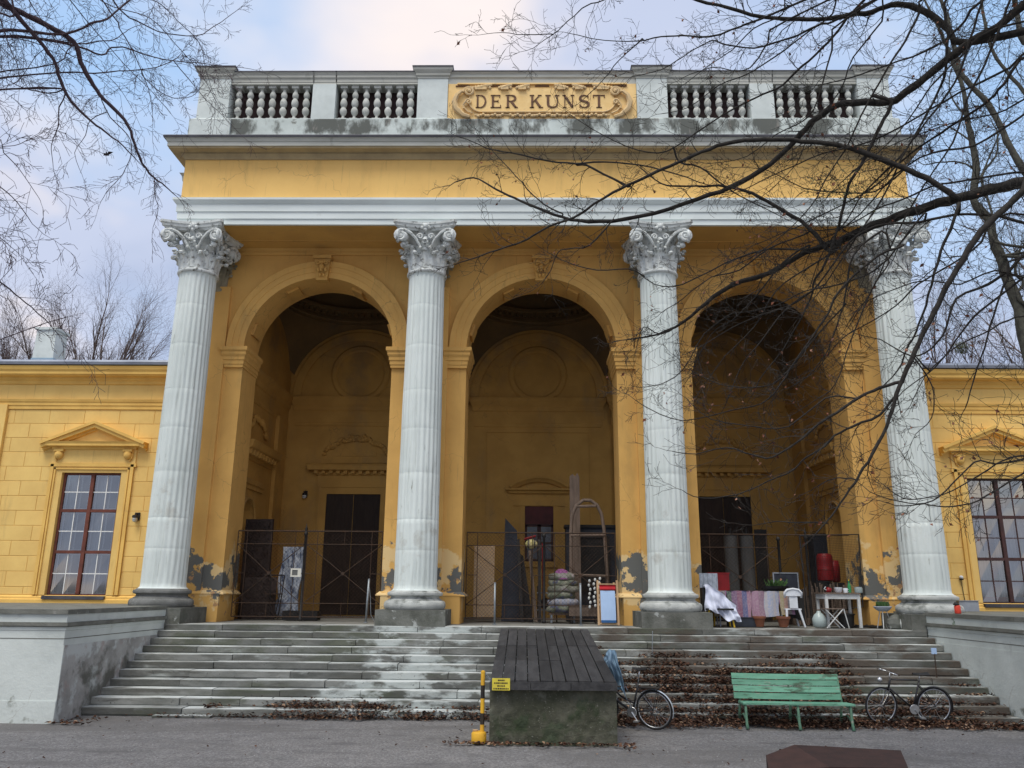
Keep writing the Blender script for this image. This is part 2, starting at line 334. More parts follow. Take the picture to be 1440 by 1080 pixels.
def glass_mat(name, tint, rough=.05):
    m = bpy.data.materials.new(name); m.use_nodes = True; nt = m.node_tree
    nt.nodes.remove(nt.nodes['Principled BSDF'])
    o = nt.nodes['Material Output']
    tr = nd(nt, 'ShaderNodeBsdfTransparent'); tr.inputs[0].default_value = (*tint, 1)
    gl = nd(nt, 'ShaderNodeBsdfGlossy'); gl.inputs['Roughness'].default_value = rough
    fr = nd(nt, 'ShaderNodeFresnel'); fr.inputs[0].default_value = 1.65
    mx = nd(nt, 'ShaderNodeMixShader')
    lk(nt, mth(nt, 'ADD', fr.outputs[0], .25), mx.inputs[0]); lk(nt, tr.outputs[0], mx.inputs[1]); lk(nt, gl.outputs[0], mx.inputs[2])
    lk(nt, mx.outputs[0], o.inputs['Surface']); MATS[name] = m; return m
M_glass = glass_mat('window glass', (.62, .66, .68))

# ------------------------------------------------------------------ mesh helpers
class MB:
    def __init__(s): s.v = []; s.f = []
    def box(s, x0, y0, z0, x1, y1, z1, M=None):
        n = len(s.v)
        c = [(x0, y0, z0), (x1, y0, z0), (x1, y1, z0), (x0, y1, z0), (x0, y0, z1), (x1, y0, z1), (x1, y1, z1), (x0, y1, z1)]
        if M is not None: c = [tuple(M @ Vector(p)) for p in c]
        s.v += c
        s.f += [tuple(n + i for i in q) for q in ((0, 3, 2, 1), (4, 5, 6, 7), (0, 1, 5, 4), (1, 2, 6, 5), (2, 3, 7, 6), (3, 0, 4, 7))]
        return s
    def poly(s, pts): n = len(s.v); s.v += [tuple(p) for p in pts]; s.f.append(tuple(range(n, n + len(pts)))); return s
    def prism(s, pts, d):
        """pts: closed loop of 3D points, extruded by vector d"""
        n = len(s.v); k = len(pts); d = Vector(d)
        s.v += [tuple(p) for p in pts] + [tuple(Vector(p) + d) for p in pts]
        s.f.append(tuple(range(n + k - 1, n - 1, -1))); s.f.append(tuple(range(n + k, n + 2 * k)))
        for i in range(k):
            j = (i + 1) % k; s.f.append((n + i, n + j, n + k + j, n + k + i))
        return s
    def tube(s, pts, rad, n=5, cap=True):
        k = len(s.v); P = [Vector(p) for p in pts]; m = len(P)
        if m < 2: return s
        if not isinstance(rad, (list, tuple)): rad = [rad] * m
        t0 = (P[1] - P[0]).normalized()
        a = t0.orthogonal().normalized()
        for i in range(m):
            t = (P[min(i + 1, m - 1)] - P[max(i - 1, 0)])
            if t.length < 1e-9: t = t0
            t = t.normalized()
            a = (a - t * a.dot(t))
            a = a.normalized() if a.length > 1e-6 else t.orthogonal().normalized()
            b = t.cross(a)
            for j in range(n):
                an = 2 * PI * j / n
                q = P[i] + (a * math.cos(an) + b * math.sin(an)) * rad[i]
                s.v.append((q.x, q.y, q.z))
        for i in range(m - 1):
            for j in range(n):
                j2 = (j + 1) % n
                s.f.append((k + i * n + j, k + i * n + j2, k + (i + 1) * n + j2, k + (i + 1) * n + j))
        if cap:
            s.f.append(tuple(k + j for j in range(n - 1, -1, -1)))
            s.f.append(tuple(k + (m - 1) * n + j for j in range(n)))
        return s
    def lathe(s, prof, n, c=(0, 0, 0), M=None, cap=True):
        k = len(s.v)
        for (r, z) in prof:
            for j in range(n):
                an = 2 * PI * (j + .5) / n
                p = Vector((c[0] + r * math.cos(an), c[1] + r * math.sin(an), c[2] + z))
                if M is not None: p = M @ p
                s.v.append(tuple(p))
        for i in range(len(prof) - 1):
            for j in range(n):
                j2 = (j + 1) % n
                s.f.append((k + i * n + j, k + i * n + j2, k + (i + 1) * n + j2, k + (i + 1) * n + j))
        if cap:
            s.f.append(tuple(k + j for j in range(n - 1, -1, -1)))
            m = len(prof) - 1
            s.f.append(tuple(k + m * n + j for j in range(n)))
        return s
    def mould(s, prof, x0, x1, yf, yb):
        """profile [(projection, z)] run along a front face with mitred returns; ends closed at yb"""
        k = len(s.v); n = len(prof)
        for st in range(4):
            for (p, z) in prof:
                if st == 0: s.v.append((x0 - p, yb, z))
                elif st == 1: s.v.append((x0 - p, yf - p, z))
                elif st == 2: s.v.append((x1 + p, yf - p, z))
                else: s.v.append((x1 + p, yb, z))
        for st in range(3):
            for i in range(n):
                j = (i + 1) % n
                s.f.append((k + st * n + i, k + (st + 1) * n + i, k + (st + 1) * n + j, k + st * n + j))
        s.f.append(tuple(k + i for i in range(n))); s.f.append(tuple(k + 3 * n + i for i in range(n - 1, -1, -1)))
        return s
    def arcm(s, prof, cx, cz, yf, a0, a1, n):
        """profile [(radius, projection)] swept about a horizontal axis along y"""
        k = len(s.v); m = len(prof)
        for i in range(n + 1):
            a = a0 + (a1 - a0) * i / n
            for (r, p) in prof: s.v.append((cx + r * math.cos(a), yf - p, cz + r * math.sin(a)))
        for i in range(n):
            for j in range(m):
                j2 = (j + 1) % m
                s.f.append((k + i * m + j, k + i * m + j2, k + (i + 1) * m + j2, k + (i + 1) * m + j))
        if abs(abs(a1 - a0) - 2 * PI) > 1e-3:
            s.f.append(tuple(k + j for j in range(m))); s.f.append(tuple(k + n * m + j for j in range(m - 1, -1, -1)))
        return s
    def grid(s, fn, nu, nv):
        k = len(s.v)
        for i in range(nu + 1):
            for j in range(nv + 1): s.v.append(tuple(fn(i / nu, j / nv)))
        for i in range(nu):
            for j in range(nv):
                a = k + i * (nv + 1) + j
                s.f.append((a, a + nv + 1, a + nv + 2, a + 1))
        return s
    def blob(s, c, r, n=6, m=4, M=None):
        prof = []
        for i in range(m + 1):
            a = -PI / 2 + PI * i / m
            prof.append((max(math.cos(a), .02) , math.sin(a)))
        k = len(s.v)
        for (q, z) in prof:
            for j in range(n):
                an = 2 * PI * j / n
                p = Vector((c[0] + r[0] * q * math.cos(an), c[1] + r[1] * q * math.sin(an), c[2] + r[2] * z))
                if M is not None: p = M @ p
                s.v.append(tuple(p))
        for i in range(m):
            for j in range(n):
                j2 = (j + 1) % n
                s.f.append((k + i * n + j, k + i * n + j2, k + (i + 1) * n + j2, k + (i + 1) * n + j))
        return s
    def mesh(s, name, m, smooth=False):
        me = bpy.data.meshes.new(name); me.from_pydata(s.v, [], s.f); me.materials.append(m)
        if smooth: me.polygons.foreach_set('use_smooth', [True] * len(me.polygons))
        me.update(); return me
    def obj(s, name, m, parent=None, smooth=False, loc=None, kind=None, label=None, auto=None):
        me = s.mesh(name, m, smooth)
        if auto is not None: me.set_sharp_from_angle(angle=R(auto))
        o = bpy.data.objects.new(name, me); COL.objects.link(o)
        if loc is not None: o.location = loc
        if parent is not None: o.parent = parent
        if kind: o['kind'] = kind
        if label: o['label'] = label
        return o
def smooth_auto(o, ang=35):
    me = o.data; me.polygons.foreach_set('use_smooth', [True] * len(me.polygons)); me.set_sharp_from_angle(angle=R(ang)); return o
def inst(o, parent=None, loc=None, rz=None, scale=None):
    c = o.copy(); COL.objects.link(c)
    if parent is not None: c.parent = parent
    if loc is not None: c.location = loc
    if rz is not None: c.rotation_euler = (c.rotation_euler[0], c.rotation_euler[1], rz)
    if scale is not None: c.scale = scale
    return c
def thing(name, label, cat, loc=(0, 0, 0), rz=0, group=None):
    o = bpy.data.objects.new(name, None); COL.objects.link(o); o.empty_display_size = .2
    o.location = loc; o.rotation_euler = (0, 0, rz); o['label'] = label; o['category'] = cat
    if group: o['group'] = group
    return o
def tag(o, label, cat, group=None, kind=None):
    o['label'] = label; o['category'] = cat
    if group: o['group'] = group
    if kind: o['kind'] = kind
    return o
def copy_tree(o, parent=None):
    c = o.copy(); COL.objects.link(c)
    if parent is not None: c.parent = parent
    for ch in o.children: copy_tree(ch, c)
    return c

M_basedark = mat('dark column base stone', (.20, .205, .20), (.12, .125, .12), 3, rough=.92, stains=[((.36, .38, .37, .7), 4, .60, .68, None, None)], bump=.6)
M_mudguard = mat('pale mudguard paint', (.55, .62, .68), rough=.35, metal=.2, bump=0)

M_pilcap = mat('pilaster capital stone', (.36, .33, .24), (.25, .23, .17), 6, rough=.9)

# ================================================================== ground
g = MB()
NX, NY = 60, 60
def gz(x, y):
    if 2 < y < 22 and abs(x) < 22: return .012 * math.sin(x * .9 + y * .35) * math.sin(y * 1.1 + x * .2) + .006 * math.sin(x * 3.1) * math.sin(y * 2.7) - .015
    return -.015
xs = [-400, -120, -50] + [-26 + i * .5 for i in range(105)] + [50, 120, 400]
ys = [-200, -60, -20, -6] + [0 + i * .45 for i in range(50)] + [30, 60, 150, 500]
for x in xs:
    for y in ys: g.v.append((x, y, gz(x, y)))
ny = len(ys)
for i in range(len(xs) - 1):
    for j in range(ny - 1): g.f.append((i * ny + j, (i + 1) * ny + j, (i + 1) * ny + j + 1, i * ny + j + 1))
g.obj('ground', M_ground, smooth=True, kind='structure')

# ================================================================== staircase
LZ = 1.54; NR = 11; RH = LZ / NR; Y0S = 16.17; TR = .325
stairs = thing('staircase', 'wide flight of eleven worn stone steps climbing to the columned porch', 'staircase', (0, Y0S, 0))
core = MB()
pts = [(-8.95, Y0S + .30, -.3)]
for i in range(NR - 1):
    pts.append((-8.95, Y0S + .30 + TR * i, RH * i + .01)); pts.append((-8.95, Y0S + .30 + TR * (i + 1), RH * i + .01))
pts += [(-8.95, Y0S + .30 + TR * (NR - 1), LZ - .14), (-8.95, 19.9, LZ - .14), (-8.95, 19.9, -.3)]
core.prism(pts, (17.9, 0, 0))
core.obj('step_core', M_plinth, stairs).location = (0, -Y0S, 0)
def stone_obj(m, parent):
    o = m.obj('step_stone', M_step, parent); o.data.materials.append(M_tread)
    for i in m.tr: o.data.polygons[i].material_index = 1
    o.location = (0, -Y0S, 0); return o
def stone(x0, x1, y0, y1, z0, z1, rnd, joint=.006, ch=.014):
    m = MB(); m.tr = []; x0 += joint; x1 -= joint; k = 6
    zb = z1 - RH + .004; sec = [(y0 + .016, z0), (y0 + .016, zb + .010), (y0, zb + .016), (y0, z1 - ch), (y0 + ch * .6, z1), (y0 + .12, z1 + .001), (y1, z1), (y1, z0)]; K9 = len(sec)
    nx = max(2, int((x1 - x0) / .35))
    for i in range(nx + 1):
        x = x0 + (x1 - x0) * i / nx
        for q, (y, z) in enumerate(sec):
            jy = rnd.uniform(-.006, .007) if q < 5 else 0
            jz = rnd.uniform(-.006, .004) if q in (3, 4) else 0
            m.v.append((x, y + jy, z + jz))
    for i in range(nx):
        for j in range(K9):
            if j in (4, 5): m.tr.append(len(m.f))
            j2 = (j + 1) % K9
            m.f.append((i * K9 + j, i * K9 + j2, (i + 1) * K9 + j2, (i + 1) * K9 + j))
    m.f.append(tuple(range(K9))); m.f.append(tuple(nx * K9 + j for j in range(K9 - 1, -1, -1)))
    return m
rnd = random.Random(11)
for i in range(NR):
    y0 = Y0S + TR * i; z1 = RH * (i + 1)
    x = -8.82 - rnd.uniform(0, .0)
    while x < 8.8:
        L = rnd.uniform(1.15, 2.5)
        x2 = min(x + L, 8.8)
        if 8.8 - x2 < .6: x2 = 8.8
        dz = rnd.uniform(-.014, .004); dy = rnd.uniform(-.02, .018)
        if i == NR - 1: dz = rnd.uniform(-.008, 0.0); dy = rnd.uniform(-.01, .01)
        back = y0 + (.36 if i < NR - 1 else .62)
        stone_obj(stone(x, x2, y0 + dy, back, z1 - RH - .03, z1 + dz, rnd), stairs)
        x = x2
# bottom sliver at the left
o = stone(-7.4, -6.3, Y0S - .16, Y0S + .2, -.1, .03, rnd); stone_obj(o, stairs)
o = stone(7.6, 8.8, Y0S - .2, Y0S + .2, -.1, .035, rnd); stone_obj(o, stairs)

# porch floor slabs
fl = MB(); fl.box(-10.0, 19.99, 1.0, 10.0, 27.4, LZ - .02); fl.obj('porch_floor', M_floor, kind='structure')
# ================================================================== podium walls (left and right)
def podium(s):
    t = thing('podium_wall', 'pale rendered podium wall with stone coping at the %s of the steps' % ('left' if s < 0 else 'right'), 'wall', (s * 8.83, 15.24, 0), group='podium walls beside the steps')
    def P(m, name, mt, **k):
        o = m.obj(name, mt, t, **k); o.location = (-s * 8.83, -15.24, 0); return o
    xi, xo = s * 8.83, s * 24.0
    def xb(m, a, b, y0, z0, y1, z1): m.box(min(a, b), y0, z0, max(a, b), y1, z1)
    # front render
    m = MB(); xb(m, xi - s * .014, xo, 15.25, -.2, 15.274, 1.31); xb(m, xi + s * .31, xo, 15.275, -.2, 16.2, 1.31)
    P(m, 'front_face', M_podium)
    m = MB(); xb(m, xi - s * .014, xo, 15.235, -.2, 15.249, .36); P(m, 'base_band', M_podium)
    # side face along the steps
    m = MB(); m.box(min(xi - s * .012, xi + s * .30), 15.275, -.2, max(xi - s * .012, xi + s * .30), 19.95, 1.31)
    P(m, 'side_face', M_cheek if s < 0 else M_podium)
    # ledges
    prof = [(-.05, 1.31), (.0, 1.31), (.0, 1.56), (.012, 1.575), (.012, 1.63), (.03, 1.645), (.03, 1.69), (-.05, 1.69)]
    m = MB()
    a, b = (min(xi, xo), max(xi, xo))
    m.mould(prof, a, b, 15.25, 19.9); P(m, 'string_course', M_podium)
    m = MB(); m.mould([(-.05, 1.632), (.035, 1.632), (.055, 1.65), (.055, 1.705), (-.05, 1.71)], a, b, 15.25, 19.9); P(m, 'ledge', M_cope)
    m = MB(); m.mould([(-.05, 1.42), (.004, 1.42), (.004, 1.435), (-.05, 1.435)], a, b, 15.25, 19.9); P(m, 'groove_line', M_cope)
    m = MB(); m.mould([(-.05, 1.712), (.01, 1.712), (.01, 1.855), (-.05, 1.855)], a, b, 15.25, 19.9); P(m, 'upper_band', M_podium)
    # fill on top
    m = MB(); xb(m, xi + s * .02, xo, 15.9, 1.2, 22.6, 1.855); P(m, 'podium_fill', M_podium)
    # coping stones
    n = 9; w = 15.0 / n
    for i in range(n):
        c = MB(); a0 = xi - s * .03 + s * w * i; a1 = a0 + s * (w - .008)
        c.box(min(a0, a1), 15.20, 1.858, max(a0, a1), 15.95, 1.945 + rnd.uniform(-.004, .004)); P(c, 'coping_stone', M_cope)
    y = 15.96
    while y < 19.3:
        c = MB(); y1 = min(y + 1.15, 19.45); c.box(min(xi - s * .03, xi + s * .7), y, 1.858, max(xi - s * .03, xi + s * .7), y1 - .008, 1.94); P(c, 'coping_stone', M_cope); y = y1
    c = MB(); xb(c, xi + s * .71, xo, 15.96, 1.84, 22.38, 1.93); P(c, 'podium_top', M_cope)
    c = MB(); xb(c, xi + s * .03, xi + s * .71, 19.46, 1.84, 21.3, 1.93); P(c, 'podium_top', M_cope)
    return t
pod_l = podium(-1); pod_r = podium(1)

# ================================================================== portico pavilion
BX = 9.76
port = thing('portico_pavilion', 'yellow and white neoclassical pavilion with four white columns, three arches and a balustrade', 'building', (0, 19.7, LZ))
PO = (0, -19.7, -LZ)
def PP(m, name, mt, parent=None, auto=None, **k):
    o = m.obj(name, mt, parent or port, auto=auto, smooth=auto is not None, **k)
    if parent is None: o.location = PO
    return o
# --- arch wall
YF, YB = 21.35, 22.50
SPR = 8.85; AR = 2.07; WTOP = 12.1
wallm = MB()
edges = [-10.2] + sum([[6.2 * i - AR, 6.2 * i + AR] for i in (-1, 0, 1)], []) + [10.2]
for a, b in zip(edges[0::2], edges[1::2]): wallm.box(a, YF, LZ - .3, b, YB, WTOP)
for i in (-1, 0, 1):
    cx = 6.2 * i; N = 40
    for q in range(N):
        a0, a1 = PI - PI * q / N, PI - PI * (q + 1) / N
        p0 = (cx + AR * math.cos(a0), SPR + AR * math.sin(a0)); p1 = (cx + AR * math.cos(a1), SPR + AR * math.sin(a1))
        wallm.poly([(p0[0], YF, p0[1]), (p1[0], YF, p1[1]), (p1[0], YF, WTOP), (p0[0], YF, WTOP)])
        wallm.poly([(p0[0], YB, p0[1]), (p0[0], YB, WTOP), (p1[0], YB, WTOP), (p1[0], YB, p1[1])])
        wallm.poly([(p0[0], YF, p0[1]), (p0[0], YB, p0[1]), (p1[0], YB, p1[1]), (p1[0], YF, p1[1])])
PP(wallm, 'arcade_wall', M_pier)
# raised bands on the arch soffits
for i in (-1, 0, 1):
    for a in (.14, .30, .66, .80, 1.0 + .0):
        for sgn in (-1, 1):
            if a == 1.0: continue
            an = PI / 2 + sgn * a * PI / 2
            m = MB(); c = Vector((6.2 * i + (AR - .03) * math.cos(an), 0, SPR + (AR - .03) * math.sin(an)))
            M4 = Matrix.Translation(c) @ Matrix.Rotation(-(an - PI / 2), 4, 'Y')
            if a in (.14, .66): continue
            m.box(-.17, YF + .25, -.05, .17, YB - .25, .022, M4); PP(m, 'soffit_coffer', M_wall)
# --- archivolts
for i in (-1, 0, 1):
    m = MB(); p = [(AR, -.05), (AR, .06), (AR + .17, .06), (AR + .175, .08), (AR + .33, .08), (AR + .335, .10), (AR + .42, .12), (AR + .47, .15), (AR + .47, -.05)]
    m.arcm(p, 6.2 * i, SPR, YF, 0, PI, 48)
    PP(m, 'archivolt', M_pier, auto=25)
# --- impost mouldings at the springing
imp = [(-.05, 8.27), (.025, 8.27), (.025, 8.34), (.045, 8.36), (.045, 8.46), (.07, 8.48), (.07, 8.56), (.11, 8.63), (.11, 8.70), (.15, 8.74), (.15, 8.84), (-.05, 8.84)]
impX = [(-8.74, -6.2 - AR), (-6.2 + AR, -3.62), (-2.58, -AR), (AR, 2.58), (3.62, 6.2 - AR), (6.2 + AR, 8.74)]
for a, b in impX:
    k = MB(); n = len(imp); sgn = 1 if abs(b) in (8.74,) else 0
    # jamb side is the end at the opening; mould only returns there
    k.mould(imp, a, b, YF - .05, YB + .02)
    PP(k, 'impost', M_pier)
# --- wall pilasters behind the columns
for i, cx in enumerate((-9.3, -3.1, 3.1, 9.3)):
    m = MB(); m.box(cx - .52, YF - .11, LZ - .02, cx + .52, YF + .02, 10.62)
    PP(m, 'wall_pilaster', M_pier)
    m = MB(); m.box(cx - 1.02 if abs(cx) < 5 else (cx - .62), YF - .15, LZ - .02, cx + 1.02 if abs(cx) < 5 else (cx + .62), YF + .02, 2.20)
    if abs(cx) > 5:
        s = 1 if cx > 0 else -1
        m.box(min(cx - s * .62, s * 8.27), YF - .15, LZ - .02, max(cx - s * .62, s * 8.27), YF + .0, 2.20)
    PP(m, 'pier_base', M_pier)
    a = cx - 1.03 if abs(cx) < 5 else min(cx - .63, -8.27 if cx < 0 else 8.27); b = cx + 1.03 if abs(cx) < 5 else max(cx + .63, -8.27 if cx < 0 else 8.27)
    if cx < -5: a, b = -9.93, -8.27
    if cx > 5: a, b = 8.27, 9.93
    if abs(cx) < 5: a, b = cx - 1.03, cx + 1.03
    m = MB(); m.mould([(-.05, 2.20), (.12, 2.20), (.12, 2.225), (.03, 2.31), (-.05, 2.31)], a, b, YF - .04, YB + .02)
    PP(m, 'pier_base_moulding', M_pier)
# --- wall top moulding under the beam
m = MB(); m.mould([(-.05, 11.62), (.03, 11.62), (.05, 11.68), (.05, 11.74), (.11, 11.83), (-.05, 11.83)], -10.2, 10.2, YF - .02, YB)
PP(m, 'wall_head_moulding', M_pier)
# --- entablature
m = MB()
m.box(-9.80, 19.74, 11.815, 9.80, YF + .6, 13.9); PP(m, 'frieze_core', M_frieze)
ar = [(-.08, 11.81), (.0, 11.81), (.0, 11.955), (.03, 11.965), (.03, 12.15), (.06, 12.165), (.06, 12.36), (.10, 12.40), (.15, 12.47), (.15, 12.53), (-.08, 12.545)]
m = MB(); m.mould(ar, -9.80, 9.80, 19.72, YF + .5); PP(m, 'architrave', M_arch)
m = MB(); m.box(-9.70, 19.84, 11.796, 9.70, 20.72, 11.812); PP(m, 'beam_soffit', M_wall)
m = MB(); m.box(-9.70, 20.80, 11.80, 9.70, YF - .01, 11.812); PP(m, 'porch_ceiling_strip', M_wall)
m = MB()
m.mould([(-.08, 13.74), (.02, 13.74), (.05, 13.80), (.10, 13.86), (.10, 13.90), (.34, 13.905), (.34, 13.93), (.36, 13.95), (-.08, 13.95)], -9.80, 9.80, 19.72, YF + .6)
PP(m, 'cornice_bed', M_soffit)
m = MB()
m.mould([(-.08, 13.952), (.37, 13.952), (.37, 14.06), (.39, 14.075), (.41, 14.13), (.44, 14.17), (-.08, 14.19)], -9.80, 9.80, 19.72, YF + .6)
PP(m, 'cornice', M_cornice)
m = MB()
m.mould([(-.3, 14.192), (.46, 14.165), (.47, 14.215), (.46, 14.235), (-.3, 14.27)], -9.80, 9.80, 19.72, YF + .6)
PP(m, 'cornice_flashing', M_lead)
# --- rear body of the pavilion (sides a little wider)
m = MB(); m.box(-10.2, YB + .001, LZ, -9.3, 30, 13.95); m.box(9.3, YB + .001, LZ, 10.2, 30, 13.95)
m.box(-10.2, 21.96, 12.101, 10.2, 22.6, 13.95); m.box(-8.65, 27.41, LZ, 8.65, 30, 13.9)
PP(m, 'rear_body', M_frieze)
m = MB(); m.mould([(-.05, 12.40), (.08, 12.42), (.14, 12.47), (.14, 12.55), (-.05, 12.55)], -10.2, 10.2, YF + .62, 30); PP(m, 'rear_architrave', M_arch)
m = MB(); m.mould([(-.05, 13.80), (.12, 13.88), (.30, 13.95), (.36, 13.96), (.38, 14.10), (.44, 14.18), (-.05, 14.24)], -10.2, 10.2, YF + .3, 30); PP(m, 'rear_cornice', M_cornice)
for s in (-1, 1):
    a, b = (-10.22, -9.85) if s < 0 else (9.85, 10.22)
    m = MB(); m.mould([(-.05, 11.08), (.05, 11.10), (.10, 11.22), (.16, 11.26), (.16, 11.34), (.24, 11.42), (.26, 11.50), (-.05, 11.52)], a, b, YF - .02, 24); PP(m, 'corner_capital', M_cornice)
m = MB(); m.box(-10.1, 22, 14.2, 10.1, 30, 14.3); PP(m, 'roof', M_lead)

# --- columns -----------------------------------------------------------------
def column_shaft():
    m = MB(); NF = 24; sub = 5
    zs = [2.33, 2.345, 2.38, 2.46] + [2.46 + (10.36 - 2.46) * i / 44 for i in range(1, 45)] + [10.40, 10.43, 10.50]
    joints = [3.28, 4.02, 5.15, 6.28, 7.3, 8.5, 9.6]
    zz = []
    for z in zs: zz.append((z, 0))
    for j in joints: zz += [(j - .02, 0), (j - .007, 1), (j + .007, 1), (j + .02, 0)]
    zz.sort()
    n = NF * sub
    rr_ = random.Random(5)
    for (z, jn) in zz:
        t = (z - 2.33) / (10.5 - 2.33)
        r = .525 - .055 * (t ** 1.6)
        if z < 2.40: r += .06 * (1 - (z - 2.33) / .07) ** 2
        if z > 10.44: r += .015
        dep = .027
        if z < 2.42 or z > 10.41: dep = 0
        elif z > 10.3: dep = .022
        if z < 4.0: dep *= .6
        for k in range(n):
            f = k % sub
            d = (0, .55, 1, .55, 0)[f] * dep if sub == 5 else 0
            if jn: d += .003
            an = 2 * PI * k / n
            w = noise.noise(Vector((math.cos(an) * 3, math.sin(an) * 3, z * 1.3))) * .006
            q = r - d + w
            m.v.append((q * math.cos(an), q * math.sin(an), z))
    for i in range(len(zz) - 1):
        for k in range(n):
            k2 = (k + 1) % n
            m.f.append((i * n + k, i * n + k2, (i + 1) * n + k2, (i + 1) * n + k))
    return m
def base_mesh():
    m = MB()
    prof = [(.60, 1.89), (.70, 1.895), (.735, 1.93), (.748, 1.99), (.735, 2.06), (.69, 2.10), (.655, 2.105), (.655, 2.12), (.60, 2.15), (.585, 2.18), (.60, 2.205), (.635, 2.21), (.665, 2.225), (.675, 2.26), (.66, 2.295), (.61, 2.31), (.60, 2.33), (.55, 2.335)]
    m.lathe(prof, 48); return m
def plinth_mesh():
    m = MB(); r3 = random.Random(3)
    def f(u, v, ax): return None
    m.box(-.82, -.80, 1.50, .82, .82, 1.892); return m
def leaf(m, ang, z0, h, r0, flare, w, curl=.10, th=0):
    """acanthus leaf standing on the bell"""
    ca, sa = math.cos(ang), math.sin(ang)
    nu, nv = 10, 14
    def fn(u, v):
        s = (u - .5) * 2
        ww = w * (1.0 - .25 * v) * (1 - .30 * abs(math.sin(v * PI * 3.6)) * abs(s)) * (1 if v < .8 else 1 - (v - .8) * 2.2)
        z = z0 + h * (v if v < .86 else .86 + .04 * math.sin((v - .86) / .14 * PI)) - (0 if v < .9 else (v - .9) * h * .9)
        r = r0 + flare * v ** 2.2 + (curl * ((v - .72) / .28) ** 1.3 if v > .72 else 0)
        r += .042 * abs(math.sin(s * PI * 2.0)) - .055 * s * s + (.03 if abs(s) < .15 else 0) - .012 * abs(math.sin(v * PI * 5)) * abs(s)
        t = s * ww
        x = r * ca - t * sa; y = r * sa + t * ca
        return (x, y, z)
    m.grid(fn, nu, nv)
def volute(m, c, R0, turns, axis_u, axis_w, wd, sgn, n=22, r=.022, rin=.15):
    """spiral band: c centre, plane spanned by axis_u (horizontal outward) and z; extruded along axis_w"""
    u = Vector(axis_u); w = Vector(axis_w); z = Vector((0, 0, 1)); P = []
    for i in range(n + 1):
        a = 2 * PI * turns * i / n; q = R0 * (1 - (1 - rin) * i / n)
        P.append(Vector(c) + u * (q * math.cos(PI / 2 - a) * sgn * -1 * -1) + z * (q * math.sin(PI / 2 - a)))
    m.tube(P, [r * (1 - .45 * i / n) for i in range(n + 1)], 5)
